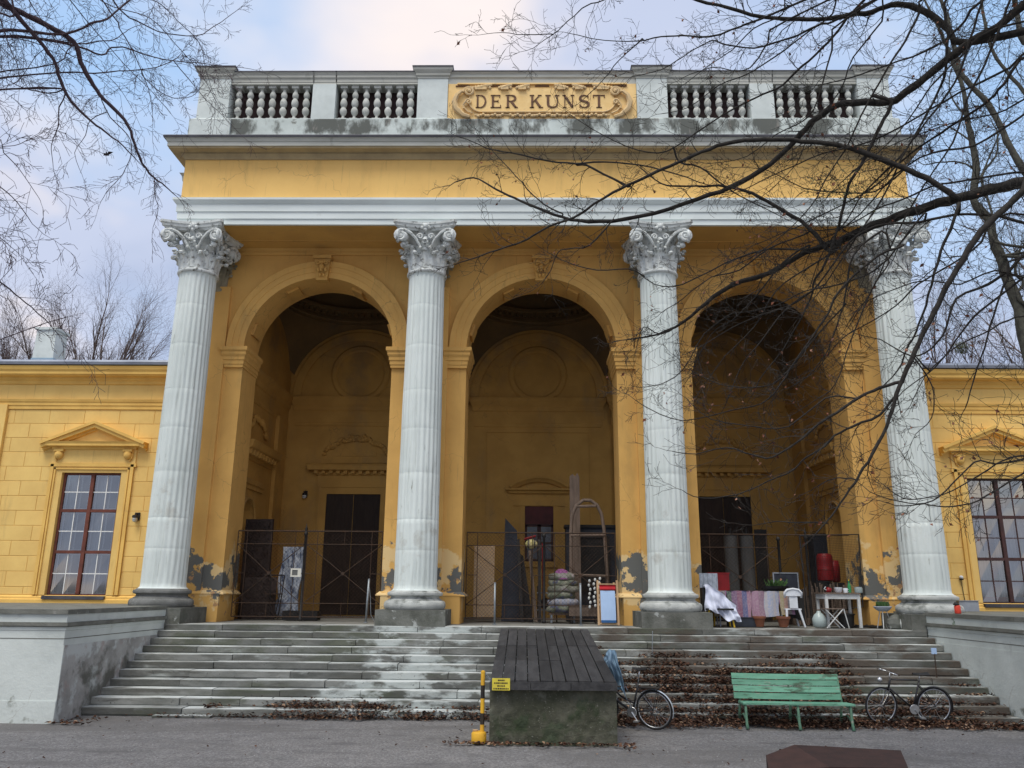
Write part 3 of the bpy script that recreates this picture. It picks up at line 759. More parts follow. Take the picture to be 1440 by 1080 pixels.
def capital_mesh():
    m = MB(); zb = 10.50; H = 1.31
    # astragal
    m.lathe([(.47, 10.47), (.53, 10.48), (.555, 10.515), (.55, 10.55), (.52, 10.575), (.47, 10.58)], 40)
    # bell
    m.lathe([(.44, 10.56), (.44, 10.9), (.46, 11.2), (.50, 11.42), (.58, 11.60), (.60, 11.63)], 24)
    for i in range(8):
        leaf(m, 2 * PI * (i + .5) / 8, 10.57, .44, .495, .09, .165, .14)
    for i in range(8):
        leaf(m, 2 * PI * i / 8, 10.60, .74, .475, .14, .15, .15)
        leaf(m, 2 * PI * (i + .25) / 8, 10.66, .50, .47, .06, .07, .05); leaf(m, 2 * PI * (i + .75) / 8, 10.66, .50, .47, .06, .07, .05)
    for i in range(8):
        an = 2 * PI * i / 8; r = .76
        m.blob((r * math.cos(an), r * math.sin(an), 11.27), (.075, .075, .05), 6, 4)
        an = 2 * PI * (i + .5) / 8; r = .71
        m.blob((r * math.cos(an), r * math.sin(an), 10.96), (.065, .065, .045), 6, 4)
    # abacus with hollowed sides
    def ab(off, inset):
        P = []
        hc = .90 * inset; cut = .10
        for q in range(4):
            a = PI / 4 + q * PI / 2
            d = Vector((math.cos(a), math.sin(a), 0)); tq = Vector((-math.sin(a), math.cos(a), 0))
            c0 = d * (hc * 1.32)
            P.append(c0 - tq * cut * .5); P.append(c0 + tq * cut * .5)
            a2 = a + PI / 4; dm = Vector((math.cos(a2), math.sin(a2), 0)); tm = Vector((-math.sin(a2), math.cos(a2), 0))
            nxt = Vector((math.cos(a + PI / 2), math.sin(a + PI / 2), 0)) * (hc * 1.32) - Vector((-math.sin(a + PI / 2), math.cos(a + PI / 2), 0)) * cut * .5
            st = c0 + tq * cut * .5
            for k in range(1, 8):
                t = k / 8; p = st.lerp(nxt, t); p -= dm * (.19 * math.sin(PI * t)); P.append(p)
        return P
    layers = [(11.60, .86), (11.66, .90), (11.67, .945), (11.74, .965), (11.75, 1.0), (11.812, 1.01)]
    k0 = len(m.v); n = 0
    for z, s in layers:
        P = ab(0, s); n = len(P); m.v += [(p.x, p.y, z) for p in P]
    for i in range(len(layers) - 1):
        for j in range(n):
            j2 = (j + 1) % n; m.f.append((k0 + i * n + j, k0 + i * n + j2, k0 + (i + 1) * n + j2, k0 + (i + 1) * n + j))
    m.f.append(tuple(k0 + j for j in range(n - 1, -1, -1))); m.f.append(tuple(k0 + (len(layers) - 1) * n + j for j in range(n)))
    # corner volutes: on each of 4 diagonals two scrolls seen on both faces
    for q in range(4):
        a = PI / 4 + q * PI / 2
        for sg in (-1, 1):
            # the face direction adjacent to this corner
            fa = a + sg * PI / 4; fd = Vector((math.cos(fa), math.sin(fa), 0)); td = Vector((math.cos(fa - sg * PI / 2), math.sin(fa - sg * PI / 2), 0))
            c = td * .665 + fd * .745 + Vector((0, 0, 11.40))
            ud = td
            P = []; n2 = 26
            for i in range(n2 + 1):
                an = 2 * PI * 1.9 * i / n2; rr2 = .165 * (1 - .86 * i / n2)
                P.append(c + ud * (-rr2 * math.sin(-PI * .0 + an) * -1) + Vector((0, 0, 1)) * (rr2 * math.cos(an)) + fd * (.03 * i / n2))
            # stem rising from the middle of the bell
            S = [fd * .50 + td * .10 + Vector((0, 0, 11.02)), fd * .54 + td * .16 + Vector((0, 0, 11.2)), fd * .60 + td * .27 + Vector((0, 0, 11.38)), fd * .66 + td * .42 + Vector((0, 0, 11.52)), fd * .71 + td * .56 + Vector((0, 0, 11.575))]
            full = S + P
            rad = [.028, .036, .042, .045, .045] + [.050 * (1 - .5 * i / n2) for i in range(n2 + 1)]
            m.tube(full, rad, 6)
            m.blob(tuple(c + fd * .02), (.045, .045, .045), 6, 4)
            # inner helix
            c2 = td * .15 + fd * .60 + Vector((0, 0, 11.43)); P = [fd * .52 + td * .07 + Vector((0, 0, 11.08)), fd * .56 + td * .20 + Vector((0, 0, 11.28)), fd * .59 + td * .245 + Vector((0, 0, 11.42))]
            for i in range(14):
                an = 2 * PI * 1.3 * i / 13; rr2 = .085 * (1 - .8 * i / 13)
                P.append(c2 + td * (rr2 * math.cos(an)) + Vector((0, 0, 1)) * (rr2 * math.sin(an)) + fd * (.02))
            m.tube(P, [.026] * len(P), 5)
        # thick web between the two scrolls
        d = Vector((math.cos(a), math.sin(a), 0)); M4 = Matrix.Translation(d * .90 + Vector((0, 0, 11.42)))
        m.blob((d.x * .88, d.y * .88, 11.42), (.16, .16, .15), 8, 6)
        # leaf knob hanging under the scroll
        m.blob((d.x * .86, d.y * .86, 11.19), (.085, .085, .075), 7, 5)
        leaf(m, a, 10.75, .52, .47, .22, .17, .14)
    # flower / mask at the middle of each side
    for q in range(4):
        a = q * PI / 2; d = Vector((math.cos(a), math.sin(a), 0)); t = Vector((-math.sin(a), math.cos(a), 0))
        for (dt, dz, rs) in ((0, 11.70, .09), (-.09, 11.66, .055), (.09, 11.66, .055), (0, 11.60, .06), (-.06, 11.74, .045), (.06, 11.74, .045), (0, 11.36, .075), (-.05, 11.28, .045), (.05, 11.28, .045), (0, 11.20, .065), (-.13, 11.12, .05), (.13, 11.12, .05), (0, 11.08, .05)):
            c = d * (.68 if dz > 11.5 else .60) + t * dt
            m.blob((c.x, c.y, dz), (rs, rs, rs * 1.0), 6, 4)
    return m
sh0 = cap0 = ba0 = pl0 = None
col_things = []
YC = 20.23
for i, cx in enumerate((-9.3, -3.1, 3.1, 9.3)):
    e = bpy.data.objects.new('column', None); COL.objects.link(e); e.parent = port
    e.location = (cx, YC - 19.7, -LZ)
    if i == 0:
        sh0 = column_shaft().obj('shaft', M_shaft, e, smooth=True); sh0.data.set_sharp_from_angle(angle=R(50))
        cap0 = capital_mesh().obj('capital', M_capital, e, smooth=True); cap0.data.set_sharp_from_angle(angle=R(55))
        ba0 = base_mesh().obj('base', M_base, e, smooth=True); ba0.data.set_sharp_from_angle(angle=R(40))
        pl0 = plinth_mesh().obj('plinth', M_plinth, e)
    else:
        for o in (sh0, cap0, ba0, pl0):
            c = inst(o, e)
            if o is sh0: c.rotation_euler = (0, 0, 2 * PI / 24 * 5 * i)
ba0.data = ba0.data.copy(); ba0.data.materials[0] = M_basedark
for o in bpy.data.objects:
    if o.name.startswith('capital'): o.scale = (.965, .965, 1)
# pilaster capitals behind the columns (flattened copies)
for cx in (-9.3, -3.1, 3.1, 9.3):
    c = inst(cap0, port); c.name = 'pilaster_capital'; c.data = cap0.data.copy() if cx == -9.3 else bpy.data.objects['pilaster_capital'].data
    c.data.materials[0] = M_pilcap
    c.location = (cx, YF - .02 - 19.7, -LZ); c.scale = (.74, .22, 1.0)

# --- blocking course, pedestals, balustrade -----------------------------------
YP = 20.0
m = MB(); m.box(-9.95, YP - .02, 14.24, 9.95, YP + .6, 15.17); PP(m, 'blocking_course', M_block)
PED = [(-9.32, .44, 1), (-3.1, .43, 1), (3.1, .43, 1), (9.32, .44, 1)]
for cx, hw, _ in PED:
    m = MB(); m.box(cx - hw - .13, YP - .09, 14.24, cx + hw + .13, YP + .62, 15.13)
    m.prism([(cx - hw - .13, YP - .09, 15.132), (cx + hw + .13, YP - .09, 15.132), (cx + hw + .03, YP - .02, 15.20), (cx - hw - .03, YP - .02, 15.20)], (0, .6, 0))
    PP(m, 'pedestal_base', M_parap if abs(cx) > 5 else M_block)
    m = MB(); m.box(cx - hw, YP - .03, 15.18, cx + hw, YP + .62, 16.46); PP(m, 'pedestal', M_parap)
    m = MB(); m.mould([(-.1, 16.46), (.02, 16.46), (.02, 16.50), (.06, 16.54), (.06, 16.60), (.12, 16.68), (.14, 16.75), (-.1, 16.75)], cx - hw, cx + hw, YP - .03, YP + .66); PP(m, 'pedestal_cap', M_cornice)
    m = MB(); m.mould([(-.2, 16.752), (.15, 16.745), (.155, 16.79), (-.2, 16.80)], cx - hw, cx + hw, YP - .03, YP + .70); PP(m, 'cap_flashing', M_lead)
def rail(a, b, z0=16.30):
    m = MB(); k = 0; prof = [(.0, z0), (-.015, z0 + .06), (.0, z0 + .07), (.0, z0 + .16), (.04, z0 + .20), (.04, z0 + .28), (.085, z0 + .34)]
    P = [(a, YP + .0 - p, z) for p, z in prof] + [(a, YP + .42, z0 + .34), (a, YP + .42, z0)]
    m.prism(P, (b - a, 0, 0)); PP(m, 'handrail', M_cornice)
    m = MB(); m.box(a, YP - .10, z0 + .341, b, YP + .5, z0 + .375); PP(m, 'rail_flashing', M_lead)
    m = MB(); m.box(a, YP + .0, 15.171, b, YP + .36, 15.20); PP(m, 'baluster_sill', M_parap)
bprof = [(.085, 0), (.085, .05), (.065, .06), (.055, .12), (.040, .155), (.060, .19), (.100, .24), (.118, .30), (.112, .36), (.085, .41), (.066, .43), (.066, .45), (.085, .46), (.108, .52), (.116, .58), (.106, .64), (.075, .70), (.060, .715), (.062, .735), (.085, .75), (.103, .81), (.098, .87), (.066, .93), (.050, .97), (.055, 1.0), (.075, 1.01), (.08, 1.04)]
bprof = [(r * .86, z) for r, z in bprof]
bm = MB(); bm.lathe(bprof, 14, (0, 0, 0)); bm.box(-.115, -.115, -.03, .115, .115, .045); bm.box(-.10, -.10, 1.02, .10, .10, 1.10)
bal0 = bm.obj('baluster', M_balu, port, smooth=True); bal0.data.set_sharp_from_angle(angle=R(45)); first = True
for (a, b) in ((-8.88, -6.52), (-5.86, -3.53), (3.53, 5.86), (6.52, 8.88)):
    rail(a - .02, b + .02)
    for k in range(7):
        x = a + .21 + (b - a - .42) * k / 6
        c = bal0 if first else inst(bal0, port); first = False
        c.location = (x, YP + .16 - 19.7, 15.20 - LZ); c.rotation_euler = (0, 0, 0)
for cx in (-6.19, 6.19):
    m = MB(); m.box(cx - .33, YP - .01, 15.171, cx + .33, YP + .40, 16.30); PP(m, 'pedestal', M_parap)
    a, b = cx - .34, cx + .34; rail(a, b)
m = MB(); m.box(-9.3, YP + .45, 15.19, 9.3, YP + .5, 16.61); PP(m, 'roof_screen', M_dark)

# --- inscription panel ---------------------------------------------------------
panel = bpy.data.objects.new('inscription_panel', None); COL.objects.link(panel); panel.parent = port; panel.location = (0, YP - 19.7, 15.175 - LZ)
def PN(m, name, mt, auto=None): return m.obj(name, mt, panel, auto=auto, smooth=auto is not None)
X0, X1, ZH = -2.66, 2.66, 1.13
m = MB(); m.box(X0, .0, 0, X1, .40, ZH); PN(m, 'panel_ground', M_panel)
m = MB(); P = [(X0 - .02, 0 - p, ZH + z) for p, z in ((.0, .0), (.0, .16), (.04, .20), (.04, .28), (.085, .34))] + [(X0 - .02, .42, ZH + .34), (X0 - .02, .42, ZH)]
m.prism(P, (X1 - X0 + .04, 0, 0)); PN(m, 'panel_rail', M_cornice)
m = MB(); m.box(X0 - .02, -.10, ZH + .341, X1 + .02, .5, ZH + .375); PN(m, 'rail_flashing', M_lead)
# cartouche field with rounded ends
def field(hw, z0, z1, y0, y1):
    r = (z1 - z0) / 2; P = []
    for i in range(13):
        a = -PI / 2 + PI * i / 12 * .5; P.append((hw - r + r * math.cos(a), y0, z0 + r + r * math.sin(a)))
    P += [(hw - .12, y0, z1), (-hw + .12, y0, z1)]
    for i in range(12, -1, -1):
        a = -PI / 2 + PI * i / 12 * .5; P.append((-hw + r - r * math.cos(a), y0, z0 + r + r * math.sin(a)))
    return P
m = MB(); m.prism(field(2.05, .20, .95, -.045, 0), (0, .046, 0)); PN(m, 'cartouche_field', M_panel)
m = MB(); P = field(2.07, .19, .96, -.055, 0); m.tube([Vector(p) for p in P[:13]] , .02, 5); m.tube([Vector(P[13 + 2 - 1 + k]) for k in range(13)], .02, 5)
m.tube([Vector(P[0]), Vector(P[-1])], .022, 5); PN(m, 'cartouche_border', M_orn, 40)
def scroll_band(s):
    m = MB(); pts = []; 
    c = Vector((s * 2.07, -.06, .83))
    for i in range(26):
        a = 2 * PI * 1.8 * i / 25; r = .155 * (1 - .85 * i / 25)
        pts.append(c + Vector((s * r * math.cos(a), -.05 * i / 25, r * math.sin(a))))
    pts = [Vector((s * 2.02, -.05, .04)), Vector((s * 2.22, -.05, .10)), Vector((s * 2.42, -.06, .30)), Vector((s * 2.47, -.07, .52)), Vector((s * 2.40, -.08, .72)), Vector((s * 2.27, -.08, .84))] + pts
    m.tube(pts, [.05, .07, .085, .085, .07, .05] + [.045 * (1 - .45 * i / 25) for i in range(26)], 6)
    m.blob((c.x, -.10, c.z), (.05, .06, .05), 6, 4)
    c = Vector((s * 2.07, -.05, .50)); pts = []
    for i in range(16):
        a = 2 * PI * 1.3 * i / 15; r = .085 * (1 - .8 * i / 15); pts.append(c + Vector((s * r * math.cos(a), -.03, r * math.sin(a))))
    pts += []; m.tube([Vector((s * 2.2, -.05, .30)), Vector((s * 2.22, -.05, .42))] + pts, .032, 5)
    m.tube([Vector((s * 1.95, -.04, .16)), Vector((s * 2.1, -.05, .22)), Vector((s * 2.22, -.05, .38)), Vector((s * 2.12, -.05, .42))], .028, 5)
    return m
for s in (-1, 1): PN(scroll_band(s), 'scroll_ornament', M_orn, 50)
# leafy curls along the top and bottom
for x in (-1.72, -1.05, -.55, .55, 1.05, 1.72):
    m = MB()
    s = 1 if x > 0 else -1; hw = .20 if abs(x) < 1.5 else .30
    for k in range(7):
        t = k / 6; m.blob((x + s * (t - .5) * hw * 1.6, -.05, 1.0 + .045 * math.sin(t * PI) - .04), (.05, .05, .06 - .02 * abs(t - .5)), 6, 4)
    m.tube([Vector((x - s * hw, -.05, 1.06)), Vector((x - s * hw * .5, -.07, 1.02)), Vector((x, -.08, .96)), Vector((x + s * hw * .4, -.08, .93)), Vector((x + s * hw * .6, -.08, .97))], [.03, .05, .06, .05, .03], 6)
    m.box(x - hw * .6, -.12, .88, x + hw * .5, -.04, .95)
    PN(m, 'leaf_ornament', M_orn, 50)
for x in (-1.65, -1.25, -.75, -.35, 0, .35, .75, 1.25, 1.65):
    m = MB()
    for k in range(5):
        m.blob((x + (k - 2) * .07, -.045, .085 + .03 * math.sin(k * 1.9 + x * 5)), (.055, .05, .045), 6, 4)
    PN(m, 'leaf_ornament', M_orn, 50)
m = MB(); m.box(-1.9, -.03, .10, 1.9, .0, .15); PN(m, 'panel_fillet', M_orn)
m = MB(); m.box(-2.4, -.06, 1.085, 2.4, .0, 1.125); PN(m, 'panel_fillet', M_panel)
for x in (-2.25, -1.4, -.8, .0, .8, 1.4, 2.2): m = MB(); m.box(x - .20, -.03, 1.03, x + .20, -.0, 1.06); PN(m, 'panel_groove', M_letter)
# lettering DER KUNST
def stroke(m, pts, w, y0=-.066, y1=-.044):
    n = len(pts)
    if not isinstance(w, (list, tuple)): w = [w] * n
    L, Rr = [], []
    for i in range(n):
        a = Vector(pts[max(i - 1, 0)]); b = Vector(pts[min(i + 1, n - 1)]); d = (b - a).normalized(); nn = Vector((-d.y, d.x))
        p = Vector(pts[i]); L.append(p + nn * w[i] / 2); Rr.append(p - nn * w[i] / 2)
    for i in range(n - 1):
        q = [L[i], L[i + 1], Rr[i + 1], Rr[i]]
        m.prism([(p.x, y0, p.y) for p in q], (0, y1 - y0, 0))
TH, TN, SR = .135, .055, .30
def serif(m, x, z, w=SR): stroke(m, [(x - w / 2, z), (x + w / 2, z)], .05)
def arc(cx, cz, rx, rz, a0, a1, n=12): return [(cx + rx * math.cos(a0 + (a1 - a0) * i / n), cz + rz * math.sin(a0 + (a1 - a0) * i / n)) for i in range(n + 1)]
def glyph(ch):
    m = MB(); w = .7
    def stem(x, t=TH, lo=0, hi=1): stroke(m, [(x, lo), (x, hi)], t)
    def sf(x, zz=(0.025, .975), ww=SR):
        for z in zz: serif(m, x, z, ww)
    if ch == 'D':
        stem(.14); sf(.12, ww=.26); p = [(.14, .975)] + arc(.36, .5, .40, .475, PI / 2, -PI / 2, 16) + [(.14, .025)]
        stroke(m, p, [TN] + [TN + (TH - TN) * math.sin(PI * i / 16) for i in range(17)] + [TN]); w = .86
    elif ch == 'E':
        stem(.14); sf(.12, ww=.26); stroke(m, [(.1, .972), (.60, .972)], TN); stroke(m, [(.1, .028), (.64, .028)], TN); stroke(m, [(.14, .52), (.48, .52)], TN)
        stroke(m, [(.60, 1.0), (.58, .80)], .05); stroke(m, [(.66, .0), (.64, .22)], .05); stroke(m, [(.48, .62), (.48, .42)], .045); w = .74
    elif ch == 'R':
        stem(.14); sf(.12, ww=.26); sf(.66, (.025,), .2); p = [(.14, .975)] + arc(.34, .745, .26, .23, PI / 2, -PI / 2, 12) + [(.14, .515)]
        stroke(m, p, [TN] + [TN + (TH - TN) * math.sin(PI * i / 12) for i in range(13)] + [TN]); stroke(m, [(.34, .51), (.50, .24), (.64, .01)], TH); w = .80
    elif ch == 'K':
        stem(.14); sf(.12, ww=.28); stroke(m, [(.18, .42), (.58, .97)], TN); stroke(m, [(.32, .62), (.64, .02)], TH); sf(.60, (.975,), .24); sf(.68, (.025,), .26); w = .84
    elif ch == 'U':
        p = [(.14, .98), (.14, .36)] + arc(.39, .30, .25, .27, PI, 2 * PI, 14)[1:] + [(.64, .98)]
        stroke(m, p, [TH, TH] + [TH - (TH - TN) * i / 14 for i in range(1, 15)] + [TN]); sf(.14, (.975,), .3); sf(.64, (.975,), .24); w = .82
    elif ch == 'N':
        stem(.14, TN); stem(.68, TN); stroke(m, [(.12, .98), (.68, .02)], TH); sf(.10, (.975,), .24); sf(.14, (.025,), .26); sf(.68, (.975,), .26); w = .84
    elif ch == 'S':
        p = arc(.34, .74, .24, .235, .35, PI * 1.35, 12) + arc(.34, .26, .26, .235, PI * .38, -PI * .9, 14)
        stroke(m, p, [.05] * 4 + [.08, .1, .12, .13, .135, .14, .14, .14, .14] + [.14] * 3 + [.13, .13, .12, .1, .09, .08, .06, .05, .05, .05, .05, .05])
        stroke(m, [(.57, .98), (.57, .74)], .05); stroke(m, [(.08, .02), (.08, .28)], .05); w = .68
    elif ch == 'T':
        stem(.36); sf(.36, (.025,), .32); stroke(m, [(.04, .972), (.68, .972)], TN); stroke(m, [(.04, 1.0), (.05, .78)], .05); stroke(m, [(.68, 1.0), (.67, .78)], .05); w = .72
    return m, w
LH = .405
LETTERS = [('D', -1.87, -1.57), ('E', -1.45, -1.15), ('R', -1.03, -.68), ('K', -.35, .03), ('U', .09, .49), ('N', .57, .91), ('S', 1.04, 1.34), ('T', 1.43, 1.77)]
for ch, xa, xb in LETTERS:
    gm, w = glyph(ch); lo = min(v[0] for v in gm.v); hi = max(v[0] for v in gm.v)
    gm.v = [(xa + (x - lo) / (hi - lo) * (xb - xa), y, z * LH + .325) for x, y, z in gm.v]
    PN(gm, 'letter', M_letter)

# --- keystones ---------------------------------------------------------------
for i in (-1, 0, 1):
    m = MB(); cx = 6.2 * i; zb, zt = 10.84, 11.52
    m.prism([(cx - .15, YF - .16, zb), (cx + .15, YF - .16, zb), (cx + .23, YF - .24, zt - .1), (cx - .23, YF - .24, zt - .1)], (0, .3, 0))
    m.box(cx - .26, YF - .30, zt - .098, cx + .26, YF, zt); m.box(cx - .17, YF - .2, zb - .04, cx + .17, YF, zb - .002)
    for sg in (-1, 1):
        P = []
        for q in range(14):
            a = 2 * PI * 1.4 * q / 13; r = .085 * (1 - .8 * q / 13); P.append(Vector((cx + sg * (.12 + r * math.cos(a) * .8), YF - .27, 11.30 + r * math.sin(a))))
        m.tube(P, .024, 5); m.blob((cx + sg * .10, YF - .24, 11.10), (.06, .05, .08), 6, 4); m.blob((cx + sg * .05, YF - .20, 10.95), (.045, .05, .06), 6, 4)
    m.blob((cx, YF - .27, 11.17), (.075, .09, .10), 8, 6); m.blob((cx, YF - .30, 11.06), (.05, .06, .05), 6, 4); m.blob((cx, YF - .28, 11.31), (.09, .05, .045), 6, 4)
    PP(m, 'keystone', M_wall, auto=50)

# ================================================================== porch interior
YI, YW, XI = 22.50, 27.16, 8.65
CY = (YI + YW) / 2; HA, HB = 2.45, (YW - YI) / 2; RS = math.hypot(HA, HB); RR = 2.22; ZS = 8.86
m = MB(); m.box(-XI, YW, LZ - .1, XI, YW + .24, 13.0); PP(m, 'back_wall', M_inner)
# vaults
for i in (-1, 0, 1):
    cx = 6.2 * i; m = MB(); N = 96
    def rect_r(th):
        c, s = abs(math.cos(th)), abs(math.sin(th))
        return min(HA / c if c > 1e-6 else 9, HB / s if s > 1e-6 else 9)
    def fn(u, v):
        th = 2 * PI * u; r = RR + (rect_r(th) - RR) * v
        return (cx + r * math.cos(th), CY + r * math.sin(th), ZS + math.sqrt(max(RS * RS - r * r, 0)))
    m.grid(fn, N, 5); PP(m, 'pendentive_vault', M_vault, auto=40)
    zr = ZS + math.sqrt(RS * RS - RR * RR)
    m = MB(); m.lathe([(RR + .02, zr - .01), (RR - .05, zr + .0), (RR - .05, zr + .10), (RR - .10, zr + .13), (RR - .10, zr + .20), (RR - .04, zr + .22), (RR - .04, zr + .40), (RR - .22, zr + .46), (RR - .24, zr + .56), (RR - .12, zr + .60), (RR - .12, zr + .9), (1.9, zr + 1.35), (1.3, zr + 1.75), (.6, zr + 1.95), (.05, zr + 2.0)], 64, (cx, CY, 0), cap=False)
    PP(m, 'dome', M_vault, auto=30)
    if i == -1:
        dn = MB(); dn.box(RR - .17, -.06, 0, RR - .03, .06, .13); dn0 = PP(dn, 'dentil', M_vault)
    for q in range(56):
        d_ = dn0 if (i == -1 and q == 0) else inst(dn0, port)
        d_.location = (cx, CY - 19.7, zr + .30 - LZ); d_.rotation_euler = (0, 0, 2 * PI * q / 56)
for (a, b) in ((-3.75, -2.45), (2.45, 3.75)):
    m = MB()
    def fn(u, v):
        y = YI + (YW - YI) * u; return (a + (b - a) * v, y, ZS + math.sqrt(max(HB * HB - (y - CY) ** 2, 0)))
    m.grid(fn, 40, 1)
    for x in (a, b):
        for q in range(40):
            y0, y1 = YI + (YW - YI) * q / 40, YI + (YW - YI) * (q + 1) / 40
            z = lambda y: ZS + math.sqrt(max(HB * HB - (y - CY) ** 2, 0))
            m.poly([(x, y0, z(y0)), (x, y1, z(y1)), (x, y1, 11.45), (x, y0, 11.45)])
    PP(m, 'transverse_arch', M_inner)
    m = MB(); m.mould([(-.05, 7.83), (.03, 7.85), (.05, 8.0), (.05, 8.36), (.12, 8.46), (.12, 8.55), (.2, 8.68), (.22, 8.84), (-.05, 8.86)], a + .12, b - .12, YW - .14, YW + .1); PP(m, 'pilaster_capital_band', M_inner)
    m = MB(); m.box(a + .12, YW - .14, LZ, b - .12, YW + .02, 7.86); m.box(a + .06, YW - .18, LZ, b - .06, YW + .02, 1.95); PP(m, 'inner_pilaster', M_inner)
# lunettes and discs on the back wall
ent = [(-.05, 7.80), (.02, 7.82), (.04, 7.92), (.02, 7.95), (.02, 8.34), (.06, 8.38), (.08, 8.46), (.08, 8.52), (.14, 8.62), (.18, 8.70), (.19, 8.82), (-.05, 8.86)]
for i in (-1, 0, 1):
    cx = 6.2 * i
    m = MB(); m.mould(ent, cx - 2.18, cx + 2.18, YW - .01, YW + .05); PP(m, 'entablature_band', M_inner)
    m = MB(); m.arcm([(2.05, -.03), (2.05, .05), (2.12, .08), (2.32, .08), (2.36, .05), (2.45, .05), (2.45, -.03)], cx, ZS, YW, 0, PI, 48); PP(m, 'lunette_arch', M_inner, auto=30)
    m = MB(); m.arcm([(.80, -.03), (.80, .03), (.86, .07), (.98, .07), (1.04, .02), (1.04, -.03)], cx, 9.68, YW, 0, 2 * PI, 48); PP(m, 'roundel', M_inner, auto=30)
    m = MB()
    for (x0, x1, z0, z1) in ((cx - 1.83, cx - 1.76, 2.0, 7.62), (cx + 1.76, cx + 1.83, 2.0, 7.62), (cx - 1.83, cx + 1.83, 7.62, 7.70)):
        m.box(x0, YW - .035, z0, x1, YW + .02, z1)
    if i == 0: PP(m, 'wall_frame', M_inner)
# end walls
def end_wall(s):
    m = MB(); xi, xo = s * XI, s * (XI + .65); a, b = min(xi, xo), max(xi, xo)
    cy, hw, z0, zs = 23.9, .55, 2.5, 4.35
    m.box(a, YI - .02, LZ - .1, b, cy - hw, 12.2); m.box(a, cy + hw, LZ - .1, b, YW + .24, 12.2); m.box(a, cy - hw, LZ - .1, b, cy + hw, z0)
    N = 16
    for q in range(N):
        a0, a1 = PI - PI * q / N, PI - PI * (q + 1) / N
        y0, z_0, y1, z_1 = cy + hw * math.cos(a0), zs + hw * math.sin(a0), cy + hw * math.cos(a1), zs + hw * math.sin(a1)
        m.poly([(xi, y0, z_0), (xi, y1, z_1), (xi, y1, 12.2), (xi, y0, 12.2)])
    def nf(u, v):
        th = PI * u; return (xi + s * .5 * math.sin(th), cy - hw * math.cos(th), z0 + (zs - z0) * v)
    m.grid(nf, 12, 1)
    def nf2(u, v):
        th = PI * u; ph = v * PI / 2; return (xi + s * .5 * math.sin(th) * math.cos(ph), cy - hw * math.cos(th) * math.cos(ph) , zs + hw * math.sin(ph))
    m.grid(nf2, 12, 6)
    PP(m, 'end_wall', M_inner)
    def side_mould(prof, y0, y1, x, name, mt=M_inner):
        k = MB(); P = [(x + s * .05, y0, prof[0][1])] + [(x - s * p, y0, z) for p, z in prof[1:-1]] + [(x + s * .05, y0, prof[-1][1])]
        k.prism(P, (0, y1 - y0, 0)); PP(k, name, mt)
    side_mould(ent, YI, YW, xi, 'entablature_band')
    side_mould([(-.05, 6.05), (.06, 6.08), (.10, 6.25), (.30, 6.34), (.32, 6.36), (.36, 6.52), (.38, 6.56), (-.05, 6.6)], 22.9, 25.7, xi, 'niche_cornice')
    for q in range(9): k = MB(); k.box(min(xi, xi - s * .28), 23.0 + q * .29, 6.16, max(xi, xi - s * .28), 23.12 + q * .29, 6.32); PP(k, 'modillion', M_inner)
    side_mould([(-.05, 5.2), (.06, 5.22), (.06, 5.34), (.10, 5.36), (.14, 5.5), (-.05, 5.52)], 22.9, 25.0, xi, 'niche_moulding')
    k = MB(); k.box(min(xi, xi - s * .12), 25.9, LZ, max(xi, xi - s * .12), 26.8, 7.9); PP(k, 'inner_pilaster', M_inner)
    k = MB(); rr_ = random.Random(4)
    for q in range(22):
        t = q / 21; k.blob((xi - s * .05, 23.2 + 1.7 * t, 6.95 + .45 * math.sin(t * PI) + rr_.uniform(-.08, .08)), (.07, .11, .09), 5, 4)
    PP(k, 'relief_garland', M_inner)
    k = MB(); pts = [Vector((xi - s * .03, cy + (hw + .06) * math.cos(a), zs + (hw + .06) * math.sin(a))) for a in [PI * q / 14 for q in range(15)]]
    pts = [Vector((xi - s * .03, cy + hw + .06, z0))] + pts + [Vector((xi - s * .03, cy - hw - .06, z0))]
    k.tube(pts, .05, 5); PP(k, 'niche_surround', M_inner)
for s in (-1, 1): end_wall(s)

